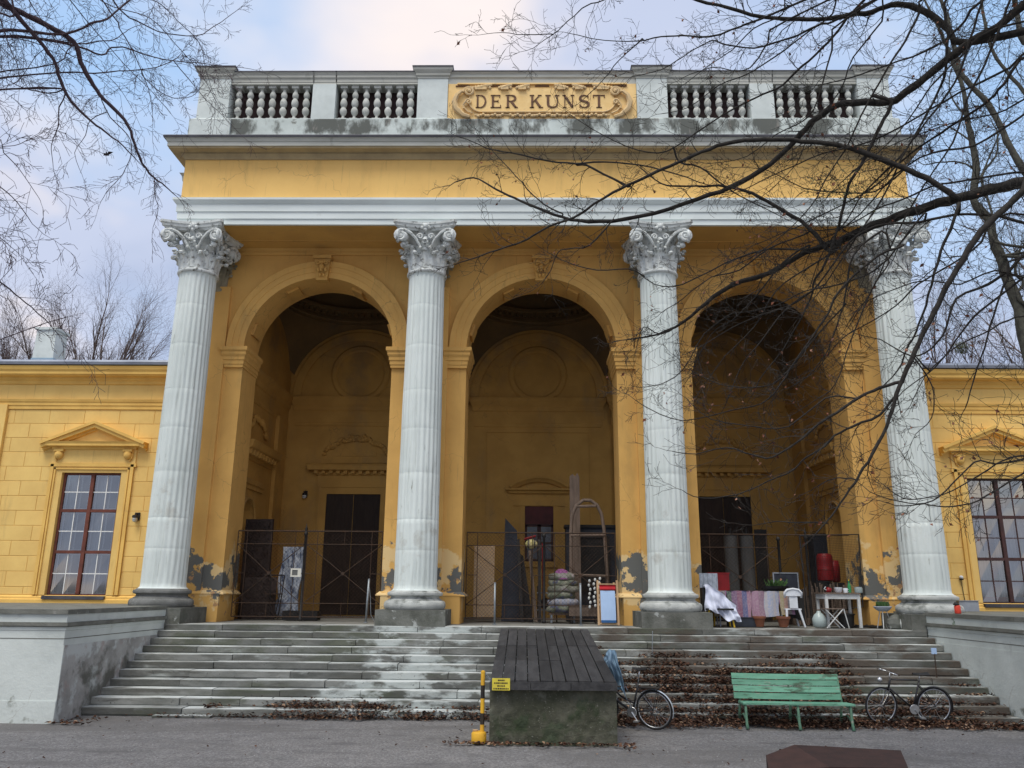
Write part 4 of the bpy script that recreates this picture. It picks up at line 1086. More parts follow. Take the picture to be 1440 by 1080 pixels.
# --- doors in the outer bays
for s in (-1, 1):
    cx = 6.2 * s; dhw = .913; zt = 5.47
    m = MB()
    for (x0, x1, z0, z1, p) in ((cx - dhw - .30, cx - dhw, LZ, zt + .30, .07), (cx + dhw, cx + dhw + .30, LZ, zt + .30, .07), (cx - dhw, cx + dhw, zt, zt + .30, .07)):
        m.box(x0, YW - p, z0, x1, YW + .01, z1)
    for (x0, x1, z0, z1, p) in ((cx - dhw - .30, cx - dhw - .22, LZ, zt + .22, .10), (cx + dhw + .22, cx + dhw + .30, LZ, zt + .22, .10), (cx - dhw - .30, cx + dhw + .30, zt + .222, zt + .30, .10)):
        m.box(x0, YW - p, z0, x1, YW - .068, z1)
    PP(m, 'door_surround', M_inner)
    d = bpy.data.objects.new('door', None); COL.objects.link(d); d.parent = port; d.location = (cx, YW - 19.7, 0)
    for sx in (-1, 1):
        m = MB(); a, b = (0.01 if sx > 0 else -dhw), (dhw if sx > 0 else -.01); m.box(a, -.03, 0.02, b, .0 - .002, zt - LZ); m.obj('door_leaf', M_door, d)
        for (z0, z1) in ((.25, 1.15), (1.3, 2.5), (2.65, 3.7)):
            m = MB(); m.box(a + .12, -.05, z0, b - .12, -.031, z1); m.box(a + .2, -.065, z0 + .08, b - .2, -.051, z1 - .08); m.obj('door_panel', M_door, d)
    m = MB(); m.box(cx - 1.25, YW - .05, zt + .302, cx + 1.25, YW + .01, 6.10); PP(m, 'door_frieze', M_inner)
    m = MB(); m.mould([(-.05, 6.08), (.05, 6.10), (.07, 6.14), (.07, 6.22), (.28, 6.26), (.30, 6.40), (.34, 6.46), (-.05, 6.50)], cx - 1.28, cx + 1.28, YW - .02, YW + .02); PP(m, 'door_cornice', M_inner)
    for q in range(11): m = MB(); m.box(cx - 1.35 + q * .25, YW - .22, 6.14, cx - 1.23 + q * .25, YW, 6.252); PP(m, 'modillion', M_inner)
    m = MB(); rr_ = random.Random(9)
    for q in range(34):
        t = q / 33; m.blob((cx - 1.1 + 2.2 * t, YW - .04, 6.85 + .52 * math.sin(t * PI) ** .7 + .05 * math.sin(t * 30) + rr_.uniform(-.03, .03)), (.09, .07, .08), 5, 4)
    for q in range(10): m.blob((cx - .3 + .07 * q, YW - .06, 7.38 + rr_.uniform(-.05, .08)), (.07, .08, .09), 5, 4)
    m.box(cx - 1.1, YW - .06, 6.52, cx + 1.1, YW, 6.75); m.box(cx - .7, YW - .03, 6.76, cx + .7, YW, 7.1)
    PP(m, 'overdoor_relief', M_inner, auto=50)
# --- centre back window with segmental hood
wx = .05
m = MB(); m.arcm([(1.50, -.02), (1.50, .10), (1.56, .14), (1.62, .22), (1.68, .24), (1.70, -.02)], wx, 4.42, YW, PI / 2 - .64, PI / 2 + .64, 20); PP(m, 'segmental_hood', M_inner, auto=30)
m = MB(); m.mould([(-.02, 5.52), (.08, 5.53), (.12, 5.60), (.2, 5.64), (.2, 5.69), (-.02, 5.70)], wx - .92, wx + .92, YW - .01, YW + .02); PP(m, 'hood_cornice', M_inner)
m = MB(); m.box(wx - .66, YW - .04, 3.1, wx - .48, YW + .01, 5.26); m.box(wx + .48, YW - .04, 3.1, wx + .66, YW + .01, 5.26); m.box(wx - .86, YW - .06, 5.12, wx + .86, YW + .01, 5.30); m.box(wx - .6, YW - .10, 3.12, wx + .6, YW + .01, 3.30); PP(m, 'window_surround', M_inner)
w = bpy.data.objects.new('window', None); COL.objects.link(w); w.parent = port; w.location = (wx, YW - 19.7, -LZ)
m = MB(); m.box(-.47, -.035, 4.52, .47, -.002, 5.10); m.obj('maroon_panel', M_maroon, w)
m = MB()
for b in ((-.47, 3.31, -.40, 4.5), (.40, 3.31, .47, 4.5), (-.06, 3.31, .06, 4.5), (-.47, 4.44, .47, 4.515), (-.47, 3.30, .47, 3.37), (-.47, 3.88, .47, 3.92)): m.box(b[0], -.045, b[1], b[2], -.012, b[3])
m.obj('frame', M_windark, w)
for sx in (-1, 1):
    for z0, z1 in ((3.38, 3.87), (3.93, 4.43)):
        m = MB(); m.box(sx * .23 - .165, -.02, z0, sx * .23 + .165, -.012, z1); m.obj('pane', mat('dull pane', (.16, .18, .20), (.09, .10, .12), 4, rough=.3) if 'dull pane' not in MATS else MATS['dull pane'], w)
# two wall lanterns inside
def bulkhead(loc, label, rot=0, mt=M_irondark):
    t = thing('wall_lamp', label, 'lamp', loc, rot)
    m = MB(); m.box(-.07, -.03, -.10, .07, 0, .12); m.tube([(0, -.03, .06), (0, -.10, .10), (0, -.14, .06)], .018, 6); m.obj('bracket', mt, t)
    m = MB(); m.lathe([(.03, .07), (.075, .05), (.085, .0), (.05, -.02)], 10, (0, -.14, -.02)); m.obj('lamp_shade', mt, t)
    m = MB(); m.lathe([(.055, 0), (.07, -.05), (.055, -.11), (.02, -.13)], 10, (0, -.14, -.02)); m.obj('glass', M_lampglass, t)
    return t
bulkhead((-7.84, YW, 5.45), 'small dark bulkhead lamp on the inner wall left of the left door')
bulkhead((-11.18, 22.39, 4.25), 'small wall lamp beside the left wing window')

# ================================================================== side wings
WY = 22.40
def wing(s):
    side = 'left' if s < 0 else 'right'
    t = thing('side_wing', 'low yellow %s wing with a pedimented %s' % (side, 'window and a white chimney on its roof' if s < 0 else 'window hung with pale curtains'), 'building', (s * 12.62, WY, 1.93), group='low wings flanking the pavilion')
    O = (-s * 12.62, -WY, -1.93); XO = 26
    def Q(m, name, mt, parent=None, auto=None):
        o = m.obj(name, mt, parent or t, auto=auto, smooth=auto is not None)
        if parent is None: o.location = O
        return o
    def xb(m, a, b, y0, z0, y1, z1):
        a *= s; b *= s; m.box(min(a, b), y0, z0, max(a, b), y1, z1)
    wc, wh = 12.62, .83
    m = MB()
    xb(m, 10.0, wc - wh - .08, WY + .014, 1.5, WY + .5, 8.6); xb(m, wc + wh + .08, XO, WY + .014, 1.5, WY + .5, 8.6)
    xb(m, wc - wh - .08, wc + wh + .08, WY + .014, 1.5, WY + .5, 2.12); xb(m, wc - wh - .08, wc + wh + .08, WY + .014, 5.48, WY + .5, 8.6)
    xb(m, 10.0, XO, WY + .5, 1.5, WY + .6, 1.9)
    Q(m, 'wall', M_wingtrim)
    # rusticated blocks, each a piece of its own
    rows = []; z = 7.29
    while z > 2.2:
        rows.append((max(z - .412, 2.14), z)); z -= .412
    for r, (z0, z1) in enumerate(rows):
        off = 0 if r % 2 == 0 else .53
        x = 9.03 + off
        while x < 17.6:
            xa, xb_ = max(x, 10.21), min(x + 1.01, 15.28 if s < 0 else 15.28)
            x += 1.01
            spans = [(xa, xb_)]
            if z0 < 5.62:
                sp = []
                for (p, q) in spans:
                    lo, hi = wc - 1.16, wc + 1.16
                    if q <= lo or p >= hi: sp.append((p, q))
                    else:
                        if p < lo: sp.append((p, lo))
                        if q > hi: sp.append((hi, q))
                spans = sp
            for (p, q) in spans:
                if q - p < .06: continue
                k = MB(); jo = .005; a, b = s * (p + jo), s * (q - jo); a, b = min(a, b), max(a, b); zz0, zz1 = z0 + jo, z1 - jo; pr = rnd.uniform(-.002, .002)
                k.v = [(a, WY + .03, zz0), (b, WY + .03, zz0), (b, WY + .03, zz1), (a, WY + .03, zz1),
                       (a, WY + .006, zz0), (b, WY + .006, zz0), (b, WY + .006, zz1), (a, WY + .006, zz1),
                       (a + .008, WY + pr, zz0 + .008), (b - .008, WY + pr, zz0 + .008), (b - .008, WY + pr, zz1 - .008), (a + .008, WY + pr, zz1 - .008)]
                k.f = [(0, 1, 5, 4), (1, 2, 6, 5), (2, 3, 7, 6), (3, 0, 4, 7), (4, 5, 9, 8), (5, 6, 10, 9), (6, 7, 11, 10), (7, 4, 8, 11), (8, 9, 10, 11)]
                Q(k, 'ashlar_block', M_wing)
    # plinth moulding
    m = MB(); a, b = min(s * 10.15, s * XO), max(s * 10.15, s * XO)
    m.mould([(-.02, 1.93), (.10, 1.93), (.10, 2.02), (.06, 2.04), (.06, 2.09), (.0, 2.135), (-.02, 2.135)], a, b, WY, WY + .1); Q(m, 'plinth_moulding', M_wingtrim)
    # pilaster at the far end
    m = MB(); xb(m, 15.30, 16.3, WY - .09, 2.10, WY + .02, 7.42); Q(m, 'pilaster', M_wing)
    # architrave, frieze, cornice
    m = MB(); m.mould([(-.02, 7.30), (.03, 7.30), (.03, 7.40), (.05, 7.41), (.05, 7.50), (.07, 7.51), (.09, 7.58), (-.02, 7.60)], a, b, WY, WY + .1); Q(m, 'architrave_band', M_wingtrim)
    m = MB(); xb(m, 10.15, XO, WY - .004, 7.60, WY + .02, 8.14); Q(m, 'frieze', M_wing)
    m = MB(); m.mould([(-.02, 8.02), (.05, 8.04), (.07, 8.12), (.12, 8.16), (.14, 8.22), (.30, 8.235), (.30, 8.26), (.34, 8.27), (.34, 8.34), (.38, 8.40), (.40, 8.50), (-.02, 8.52)], a, b, WY, WY + .1); Q(m, 'cornice', M_wingtrim)
    m = MB(); m.mould([(-.3, 8.525), (.44, 8.525), (.46, 8.60), (.42, 8.66), (.30, 8.70), (-.3, 8.78)], a, b, WY, WY + .1); Q(m, 'gutter', M_roof)
    m = MB(); a2, b2 = min(s * 10.2, s * XO), max(s * 10.2, s * XO)
    m.poly([(a2, WY - .3, 8.70), (b2, WY - .3, 8.70), (b2, WY + 9, 9.9), (a2, WY + 9, 9.9)]); Q(m, 'roof', M_roof)
    # window surround
    m = MB()
    for (x0, x1, z0, z1) in ((wc - 1.16, wc - .84, 2.14, 5.72), (wc + .84, wc + 1.16, 2.14, 5.72), (wc - .84, wc + .84, 5.475, 5.72)):
        xb(m, x0, x1, WY - .03, z0, WY + .2, z1)
    Q(m, 'window_surround', M_wing)
    m = MB()
    for (x0, x1, z0, z1) in ((wc - 1.18, wc - 1.09, 2.15, 5.71), (wc + 1.09, wc + 1.18, 2.15, 5.71), (wc - 1.24, wc + 1.24, 5.64, 5.74), (wc - 1.06, wc - 1.02, 2.15, 5.60), (wc + 1.02, wc + 1.06, 2.15, 5.60), (wc - 1.06, wc + 1.06, 5.56, 5.60)):
        xb(m, x0, x1, WY - .065, z0, WY - .031, z1)
    Q(m, 'surround_fillet', M_wingtrim)
    m = MB(); xb(m, wc - 1.2, wc + 1.2, WY - .035, 5.745, WY + .01, 6.14); Q(m, 'window_frieze', M_wing)
    # pediment
    m = MB(); m.mould([(-.02, 6.12), (.05, 6.13), (.07, 6.19), (.20, 6.21), (.20, 6.27), (.23, 6.33), (-.02, 6.34)], min(s * (wc - 1.14), s * (wc + 1.14)), max(s * (wc - 1.14), s * (wc + 1.14)), WY - .03, WY + .02); Q(m, 'pediment_cornice', M_wingtrim)
    m = MB()
    P0, P1, AP = (-1.46, 6.26), (1.46, 6.26), (0, 6.86)
    for sg in (-1, 1):
        for (o1, o2, pj) in ((-.20, -.14, .10), (-.14, -.04, .22), (-.04, .03, .27)):
            m.prism([(s * wc + sg * 1.46, WY - pj, 6.29 + o1), (s * wc, WY - pj, 6.86 + o1 + .02), (s * wc, WY - pj, 6.86 + o2 + .03), (s * wc + sg * 1.50, WY - pj, 6.29 + o2)], (0, pj + .02, 0))
    Q(m, 'raking_cornice', M_wingtrim)
    m = MB(); m.prism([(s * wc - 1.1, WY - .02, 6.335), (s * wc + 1.1, WY - .02, 6.335), (s * wc, WY - .02, 6.76)], (0, .03, 0)); Q(m, 'tympanum', M_wing)
    for sg in (-1, 1):
        m = MB(); x = s * wc + sg * .98; m.blob((x, WY - .08, 5.97), (.12, .10, .13), 12, 8); m.box(x - .13, WY - .15, 6.06, x + .13, WY - .02, 6.125); m.tube([(x + sg * .13, WY - .06, 6.1), (x + sg * .12, WY - .07, 5.9), (x + sg * .05, WY - .06, 5.80)], .025, 5)
        Q(m, 'bracket', M_wingtrim, auto=60)
    # the window itself
    wd = bpy.data.objects.new('window', None); COL.objects.link(wd); wd.parent = t; wd.location = (0, .10, -1.93)
    fm = M_winwood if s < 0 else M_windark
    def W_(m, name, mt, y=0): return m.obj(name, mt, wd)
    m = MB(); m.box(-wh - .02, -.23, 2.05, wh + .02, .0, 2.12); m.box(-wh - .02, -.24, 2.03, wh + .02, -.225, 2.10); W_(m, 'sill', M_lead)
    rows3 = [(2.17, 3.25), (3.33, 4.38), (4.46, 5.42)]
    m = MB()
    m.box(-wh, -.02, 2.12, -wh + .06, .05, 5.475); m.box(wh - .06, -.02, 2.12, wh, .05, 5.475); m.box(-wh + .06, -.02, 5.42, wh - .06, .05, 5.475); m.box(-wh + .06, -.02, 2.12, wh - .06, .05, 2.17)
    m.box(-.05, -.035, 2.17, .05, .05, 5.42)
    for z in (3.25, 4.38): m.box(-wh + .06, -.03, z, -.051, .05, z + .08); m.box(.051, -.03, z, wh - .06, .05, z + .08)
    W_(m, 'frame', fm)
    for (z0, z1) in rows3:
        for sx in (-1, 1):
            x0, x1 = (.05, wh - .06) if sx > 0 else (-wh + .06, -.05)
            zm = (z0 + z1) / 2; xm = (x0 + x1) / 2
            m = MB(); m.box(x0, .0, zm - .013, x1, .025, zm + .013); m.box(xm - .013, .0, z0, xm + .013, .025, zm - .0135); m.box(xm - .013, .0, zm + .0135, xm + .013, .025, z1); W_(m, 'glazing_bar', M_winwhite if s < 0 else fm)
            for (p, q, zz0, zz1) in ((x0, xm - .0135, z0, zm - .014), (xm + .0135, x1, z0, zm - .014), (x0, xm - .0135, zm + .014, z1), (xm + .0135, x1, zm + .014, z1)):
                k = MB(); dy = rnd.uniform(-.004, .004); k.poly([(p, .010 + dy, zz0), (q, .012 - dy, zz0), (q, .012 + dy, zz1), (p, .010 - dy, zz1)]); W_(k, 'pane', M_glass)
            if s < 0:
                m = MB()
                for xx in (x0 + .06, x0 + .27, x0 + .44, x1 - .05): m.box(xx - .017, .06, z0, xx + .017, .075, z1)
                m.box(x0, .058, z0, x1, .077, z0 + .035); m.box(x0, .058, z1 - .035, x1, .077, z1); m.box(x0, .057, zm - .014, x1, .078, zm + .014)
                W_(m, 'inner_bar', M_winwhite)
    # room behind the window
    m = MB(); x0, x1, y0, y1, z0, z1 = -wh - .3, wh + .3, .42, 3.0, 1.9, 5.9
    m.poly([(x0, y1, z0), (x1, y1, z0), (x1, y1, z1), (x0, y1, z1)]); m.poly([(x0, y0, z0), (x0, y1, z0), (x0, y1, z1), (x0, y0, z1)]); m.poly([(x1, y0, z0), (x1, y1, z0), (x1, y1, z1), (x1, y0, z1)])
    m.poly([(x0, y0, z0), (x1, y0, z0), (x1, y1, z0), (x0, y1, z0)]); m.poly([(x0, y0, z1), (x1, y0, z1), (x1, y1, z1), (x0, y1, z1)])
    W_(m, 'room', M_room)
    def curtain(xa, xb2, za, zb, y, ph):
        k = MB(); k.grid(lambda u, v: (xa + (xb2 - xa) * u, y + .025 * math.sin(u * (xb2 - xa) * 55 + ph), za + (zb - za) * v), max(6, int((xb2 - xa) * 60)), 1); W_(k, 'curtain', M_curtain)
    if s < 0:
        for xa in (-.74, .06): curtain(xa, xa + .24, 2.2, 5.4, .17, 1)
    else:
        curtain(-.74, -.42, 2.3, 4.36, .12, 0); curtain(-.16, -.06, 2.3, 4.36, .12, 2); curtain(.06, .40, 2.3, 4.36, .12, 1); curtain(.50, .76, 2.3, 4.36, .12, 3)
        m = MB(); m.box(-.38, .26, 3.75, -.10, .5, 4.05); m.box(-.42, .27, 4.07, -.22, .5, 4.28); m.box(-.34, .30, 3.35, -.12, .5, 3.73); W_(m, 'carton', M_carton)
        m = MB(); m.lathe([(.10, 0), (.16, .10), (.17, .12)], 12, (-.22, .34, 2.78)); m.blob((-.22, .34, 2.98), (.17, .12, .10), 8, 5); W_(m, 'basket', M_carton)
        m = MB(); m.box(-.72, .12, 2.18, .0, .25, 2.30); W_(m, 'folded_cloth', M_redcloth); m = MB(); m.box(.08, .12, 2.18, .74, .25, 2.30); W_(m, 'folded_cloth', M_bluecloth)
        m = MB(); m.box(-.76, .30, 4.46, .76, .34, 4.70); m.box(-.18, .28, 4.71, -.04, .33, 5.4); m.box(-.55, .29, 4.71, -.50, .33, 5.1); m.box(.30, .29, 4.71, .35, .33, 5.3); W_(m, 'inner_casement', M_winwhite)
    if s < 0:
        c = MB(); x, y, z = -19.35, 30.0, 9.2
        c.prism([(x - .46, y, z), (x + .46, y, z), (x + .38, y, 12.20), (x - .38, y, 12.20)], (0, .8, 0)); c.box(x - .44, y - .06, 12.201, x + .44, y + .86, 12.30); Q(c, 'chimney', M_parap)
        c = MB(); c.prism([(x - .475, y - .02, z), (x + .475, y - .02, z), (x + .445, y - .02, 11.05), (x - .445, y - .02, 11.05)], (0, .84, 0)); Q(c, 'chimney_flashing', mat('blue grey sheet', (.30, .42, .52), (.24, .35, .45), 3))
    return t
wing(-1); wing(1)

# ================================================================== block, ramp deck and hazard post
plat = thing('loading_ramp', 'mossy concrete block carrying a long dark boarded ramp up to the porch', 'ramp', (0, 13.65, 0))
def PL(m, name, mt, **k):
    o = m.obj(name, mt, plat, **k); o.location = (0, -13.65, 0); return o
ZD0, ZD1 = .955, 1.50
def zd(y): return ZD0 + (ZD1 - ZD0) * (y - 13.62) / (19.45 - 13.62)
m = MB(); nx, nz = 16, 8
r3 = random.Random(21)
m.box(-.99, 13.70, -.15, 1.03, 14.35, .825)
PL(m, 'concrete_block', M_mossblock)
m = MB()
m.grid(lambda u, v: (-.992 + 2.024 * u, 13.69 + .018 * (noise.noise(Vector((u * 22, v * 9, 1.0)))) , -.15 + .972 * v), 60, 28); PL(m, 'block_face', M_mossblock)
m = MB()
for x in (-.95, -.02, .90): m.prism([(x, 14.36, zd(14.36) - .20), (x, 19.40, zd(19.4) - .20), (x, 19.40, zd(19.4) - .075), (x, 14.36, zd(14.36) - .075)], (.09, 0, 0))
PL(m, 'bearer', M_planks)
m = MB(); m.box(-.98, 13.72, .826, 1.02, 14.4, zd(13.7) - .06); PL(m, 'bearer', M_planks)
segs = [(13.60, 15.40), (15.41, 17.05), (17.06, 19.46)]
NPL = 10; pw = 2.03 / NPL
for a, b in segs:
    for k in range(NPL):
        x0 = -.995 + pw * k + .010; x1 = x0 + pw - .020
        dz = r3.uniform(-.006, .006); dx = r3.uniform(-.003, .003)
        M4 = MB(); ya, yb = a + r3.uniform(-.012, .012) * (a > 14), b
        M4.v = [(x0 + dx, ya, zd(ya) - .055 + dz), (x1 + dx, ya, zd(ya) - .055 + dz), (x1, yb, zd(yb) - .055 + dz), (x0, yb, zd(yb) - .055 + dz),
                (x0 + dx, ya, zd(ya) + dz), (x1 + dx, ya, zd(ya) + dz), (x1, yb, zd(yb) + dz), (x0, yb, zd(yb) + dz)]
        M4.f = [(0, 3, 2, 1), (4, 5, 6, 7), (0, 1, 5, 4), (1, 2, 6, 5), (2, 3, 7, 6), (3, 0, 4, 7)]
        PL(M4, 'plank', M_planks)
x = -1.0
for wd_ in (.66, .64, .74):
    m = MB(); m.box(x + .004, 13.565, .815, x + wd_ - .004, 13.598, .935); PL(m, 'edge_board', M_planks); x += wd_
m = MB(); m.box(.98, 13.65, .84, 1.0, 13.70, .86); m.tube([(1.0, 13.62, .88), (1.10, 13.62, .88)], .012, 6); PL(m, 'bolt', M_irondark)
sg = thing('notice_board', 'small yellow notice fixed to the left front edge of the boarded ramp', 'sign', (-.81, 13.55, .81))
m = MB(); m.box(-.142, -.004, 0, .142, .010, .180); m.obj('board', M_signyel, sg)
m = MB()
for (z, a, b) in ((.150, -.05, .06), (.108, -.11, .11), (.066, -.06, .06), (.024, -.12, .12)):
    x = a
    while x < b: wl = r3.uniform(.012, .03); m.box(x, -.006, z - .011, min(x + wl, b), -.0045, z + .011); x += wl + .007
m.obj('lettering', M_postblk, sg, kind='stuff')
hp = thing('barrier_post', 'black and yellow striped barrier post chained to the left corner of the ramp', 'post', (-1.13, 13.78, 0))
m = MB(); m.lathe([(.115, 0), (.12, .02), (.12, .14), (.10, .165), (.06, .17), (.05, .17)], 20, (-.03, 0, 0)); m.obj('foot', M_postyel, hp, smooth=True).data.set_sharp_from_angle(angle=R(40))
m = MB(); m.lathe([(.04, .171), (.045, .19)], 14, (-.09, .0, 0)); m.obj('filler_cap', M_tan, hp)
for (z0, z1, mt) in ((.17, .27, M_postyel), (.27, .44, M_postblk), (.44, .66, M_postyel), (.66, .86, M_postblk), (.86, 1.05, M_postyel)):
    m = MB(); m.lathe([(.034, z0 + .0005), (.034, z1)], 16, (.02, 0, 0)); o = m.obj('band', mt, hp, smooth=True); o.data.set_sharp_from_angle(angle=R(40))
m = MB(); m.lathe([(.036, 1.05), (.034, 1.075), (.015, 1.085)], 14, (.02, 0, 0)); m.obj('cap', M_postyel, hp)
m = MB()
for q in range(11):
    t = q / 10; c = Vector((.05 + .14 * t, .0, 1.06 - .10 * t - .05 * math.sin(PI * t))); pts = [c + Vector((.018 * math.cos(a), .008 * (q % 2) * math.sin(a), .012 * math.sin(a))) for a in [2 * PI * k / 8 for k in range(9)]]
    m.tube(pts, .0035, 4, cap=False)
m.obj('chain', M_galv, hp)

# ================================================================== bench
bn = thing('park_bench', 'green slatted park bench standing in leaves at the foot of the steps', 'bench', (4.40, 15.72, 0), R(-2.5))
BW = .965
def by(z): return .16 + (z - .44) * .30
for k, (z0, z1) in enumerate(((.455, .555), (.575, .675), (.69, .78), (.795, .885))):
    m = MB(); dx = r3.uniform(-.01, .01); y0, y1 = by(z0), by(z1); a, b = -BW + dx, BW + dx
    n = 8; k0 = len(m.v)
    for i in range(n + 1):
        x = a + (b - a) * i / n; sag = -.008 * math.sin(PI * i / n)
        m.v += [(x, y0 - .03, z0 + sag), (x, y1 - .03, z1 + sag), (x, y1, z1 + sag), (x, y0, z0 + sag)]
    for i in range(n):
        for j in range(4): m.f.append((i * 4 + j, i * 4 + (j + 1) % 4, (i + 1) * 4 + (j + 1) % 4, (i + 1) * 4 + j))
    m.f += [(0, 1, 2, 3), (n * 4 + 3, n * 4 + 2, n * 4 + 1, n * 4)]
    m.obj('back_slat', M_green, bn)
for k in range(4):
    y = -.34 + k * .115; m = MB(); m.box(-BW + .06, y, .405 - k * .006, BW + .09, y + .095, .435 - k * .006); m.obj('seat_slat', M_green, bn)
for x in (-.86, .06, .98):
    m = MB(); P = [(x, -.30, .405), (x, -.31, .25), (x, -.33, .10), (x, -.37, 0)]
    m.tube(P, [.022, .026, .024, .032], 7); m.tube([(x, .30, 0), (x, .24, .2), (x, .16, .40), (x, .19, .5), (x, .31, .88)], [.03, .024, .024, .02, .014], 7)
    m.tube([(x, -.32, .385), (x, .0, .375), (x, .17, .385)], .020, 6); m.tube([(x, -.33, .12), (x, -.1, .22), (x, .24, .14)], .014, 5)
    m.obj('leg', M_greeniron, bn, smooth=True)

# ================================================================== bicycles
def bicycle(name, label, loc, rz, steer, rim_m, fender=None, city=False):
    t = thing(name, label, 'bicycle', loc, rz)
    Rw = .335; wb = 1.0
    def wheel(cx, ang, nm):
        w = bpy.data.objects.new(nm, None); COL.objects.link(w); w.parent = t; w.location = (cx, 0, Rw); w.rotation_euler = (0, 0, ang)
        def ring(r, rad, n=44, k=6):
            m = MB(); P = [(r * math.cos(2 * PI * i / n), 0, r * math.sin(2 * PI * i / n)) for i in range(n + 1)]; m.tube(P, rad, k, cap=False); return m
        ring(Rw - .016, .0165).obj('tyre', M_rubber, w, smooth=True); ring(Rw - .040, .0095, k=5).obj('rim', rim_m, w, smooth=True)
        m = MB()
        for i in range(28):
            a = 2 * PI * i / 28; o = .04 if i % 2 else -.04; a2 = a + (.35 if i % 4 < 2 else -.35)
            m.tube([(.018 * math.cos(a2), o * .7, .018 * math.sin(a2)), ((Rw - .045) * math.cos(a), 0, (Rw - .045) * math.sin(a))], .0014, 3, cap=False)
        m.obj('spokes', M_chrome, w, kind='stuff')
        m = MB(); m.tube([(0, -.05, 0), (0, .05, 0)], .02, 8); m.obj('hub', M_chrome, w)
        return w
    rear = (.5, 0, Rw); front = (-.5, 0, Rw)
    wheel(.5, 0, 'wheel'); wheel(-.5, steer, 'wheel')
    bb = (.10, 0, .28); st = (.235, 0, .78); ht = (-.315, 0, .80); hb = (-.345, 0, .66)
    m = MB(); fr = .016
    if city: m.tube([hb, (-.15, 0, .42), bb], .022, 8); m.tube([(-.33, 0, .72), (-.1, 0, .52), (.14, 0, .42)], .016, 7)
    else: m.tube([hb, bb], fr, 8); m.tube([ht, (.205, 0, .79)], fr - .002, 8)
    m.tube([bb, st], fr, 8); m.tube([(-.305, 0, .83), (-.355, 0, .62)], .019, 8)
    for y in (-.05, .05):
        m.tube([bb, (.3, y, .30), (.5, y, Rw)], .009, 6); m.tube([(.21, 0, .72), (.26, y, .66), (.5, y, Rw)], .008, 6)
    m.obj('frame', M_bikeblk, t, smooth=True)
    fk = bpy.data.objects.new('fork', None); COL.objects.link(fk); fk.parent = t; fk.location = (-.40, 0, 0); fk.rotation_euler = (0, 0, steer)
    m = MB()
    for y in (-.05, .05): m.tube([(.05, y * .8, .64), (.0, y, .48), (-.07, y, .38), (-.10, y, Rw)], .010, 6)
    m.tube([(.05, -.05, .64), (.05, .05, .64)], .014, 6); m.obj('fork_blade', M_bikeblk, fk, smooth=True)
    m = MB(); m.tube([(.08, 0, .80), (.10, 0, .93)], .012, 6)
    if city: m.tube([(.16, -.30, 1.02), (.06, -.25, 1.03), (.02, -.1, .98), (.09, 0, .95), (.02, .1, .98), (.06, .25, 1.03), (.16, .30, 1.02)], .011, 6)
    else: m.tube([(.10, 0, .94), (.02, 0, .955), (-.01, -.10, .96), (-.0, -.22, .955), (.06, -.27, .93)], .011, 6); m.tube([(-.01, .10, .96), (.0, .22, .955), (.06, .27, .93), (.02, 0, .955)], .011, 6)
    m.obj('handlebar', M_chrome, fk, smooth=True)
    m = MB(); m.blob((-.12, 0, .80), (.05, .05, .05), 10, 6) if not city else m.blob((-.05, 0, .85), (.05, .05, .05), 10, 6); m.obj('headlamp', M_chrome, fk, smooth=True)
    sr = .12 if city else 0
    m = MB(); m.tube([(.235, 0, .77), (.255 + sr * .2, 0, .90 + sr)], .0115, 7); m.obj('seat_post', M_chrome, t, smooth=True)
    m = MB()
    m.grid(lambda u, v: (.12 + .28 * u, (v - .5) * 2 * (.025 + .065 * max(0, u - .25) ** .8 * 1.35), .925 - .030 * abs((v - .5) * 2) ** 2 + .012 * u - .01 * math.sin(u * PI)), 10, 8)
    m.grid(lambda u, v: (.12 + .28 * u, (v - .5) * 2 * (.024 + .062 * max(0, u - .25) ** .8 * 1.35), .895 - .012 * abs((v - .5) * 2) ** 2 + .012 * u), 10, 8)
    for y in (-.05, .05): m.tube([(.16, y * .3, .895), (.25, y, .875), (.36, y, .89)], .006, 5)
    m.v = [(a + sr * .2, b, c + sr) for a, b, c in m.v]; m.obj('saddle', M_blackpl, t, smooth=True)
    m = MB(); m.lathe([(.085, -.004), (.09, 0), (.085, .004)], 24, (0, 0, 0), Matrix.Translation((bb[0], -.05, bb[2])) @ Matrix.Rotation(PI / 2, 4, 'X')); m.obj('chainring', M_chrome, t)
    for sgn, a in ((-1, -.9), (1, PI - .9)):
        m = MB(); e = (bb[0] + .165 * math.cos(a), sgn * .075, bb[2] + .165 * math.sin(a)); m.tube([(bb[0], sgn * .065, bb[2]), e], .010, 6); m.box(e[0] - .045, min(e[1], e[1] + sgn * .09), e[2] - .012, e[0] + .045, max(e[1], e[1] + sgn * .09), e[2] + .012); m.obj('crank', M_chrome, t)
    m = MB(); m.tube([(bb[0], -.05, bb[2] + .088), (.5, -.05, Rw + .03)], .0035, 4); m.tube([(bb[0], -.05, bb[2] - .088), (.5, -.05, Rw - .03)], .0035, 4); m.obj('chain', M_irondark, t)
    for cx, a0, a1 in ((.5, -.35, PI * .98), (-.5, .35, PI * .80)):
        if cx < 0 and not fender == 'both': continue
        m = MB(); n = 20
        m.grid(lambda u, v: (cx + (Rw + .018 - .006 * abs(v - .5)) * math.cos(a0 + (a1 - a0) * u), (v - .5) * .048, Rw + (Rw + .018 - .012 * abs(v - .5) * 2) * math.sin(a0 + (a1 - a0) * u)), n, 4)
        m.obj('mudguard', M_mudguard if city else M_bikeblk, t, smooth=True)
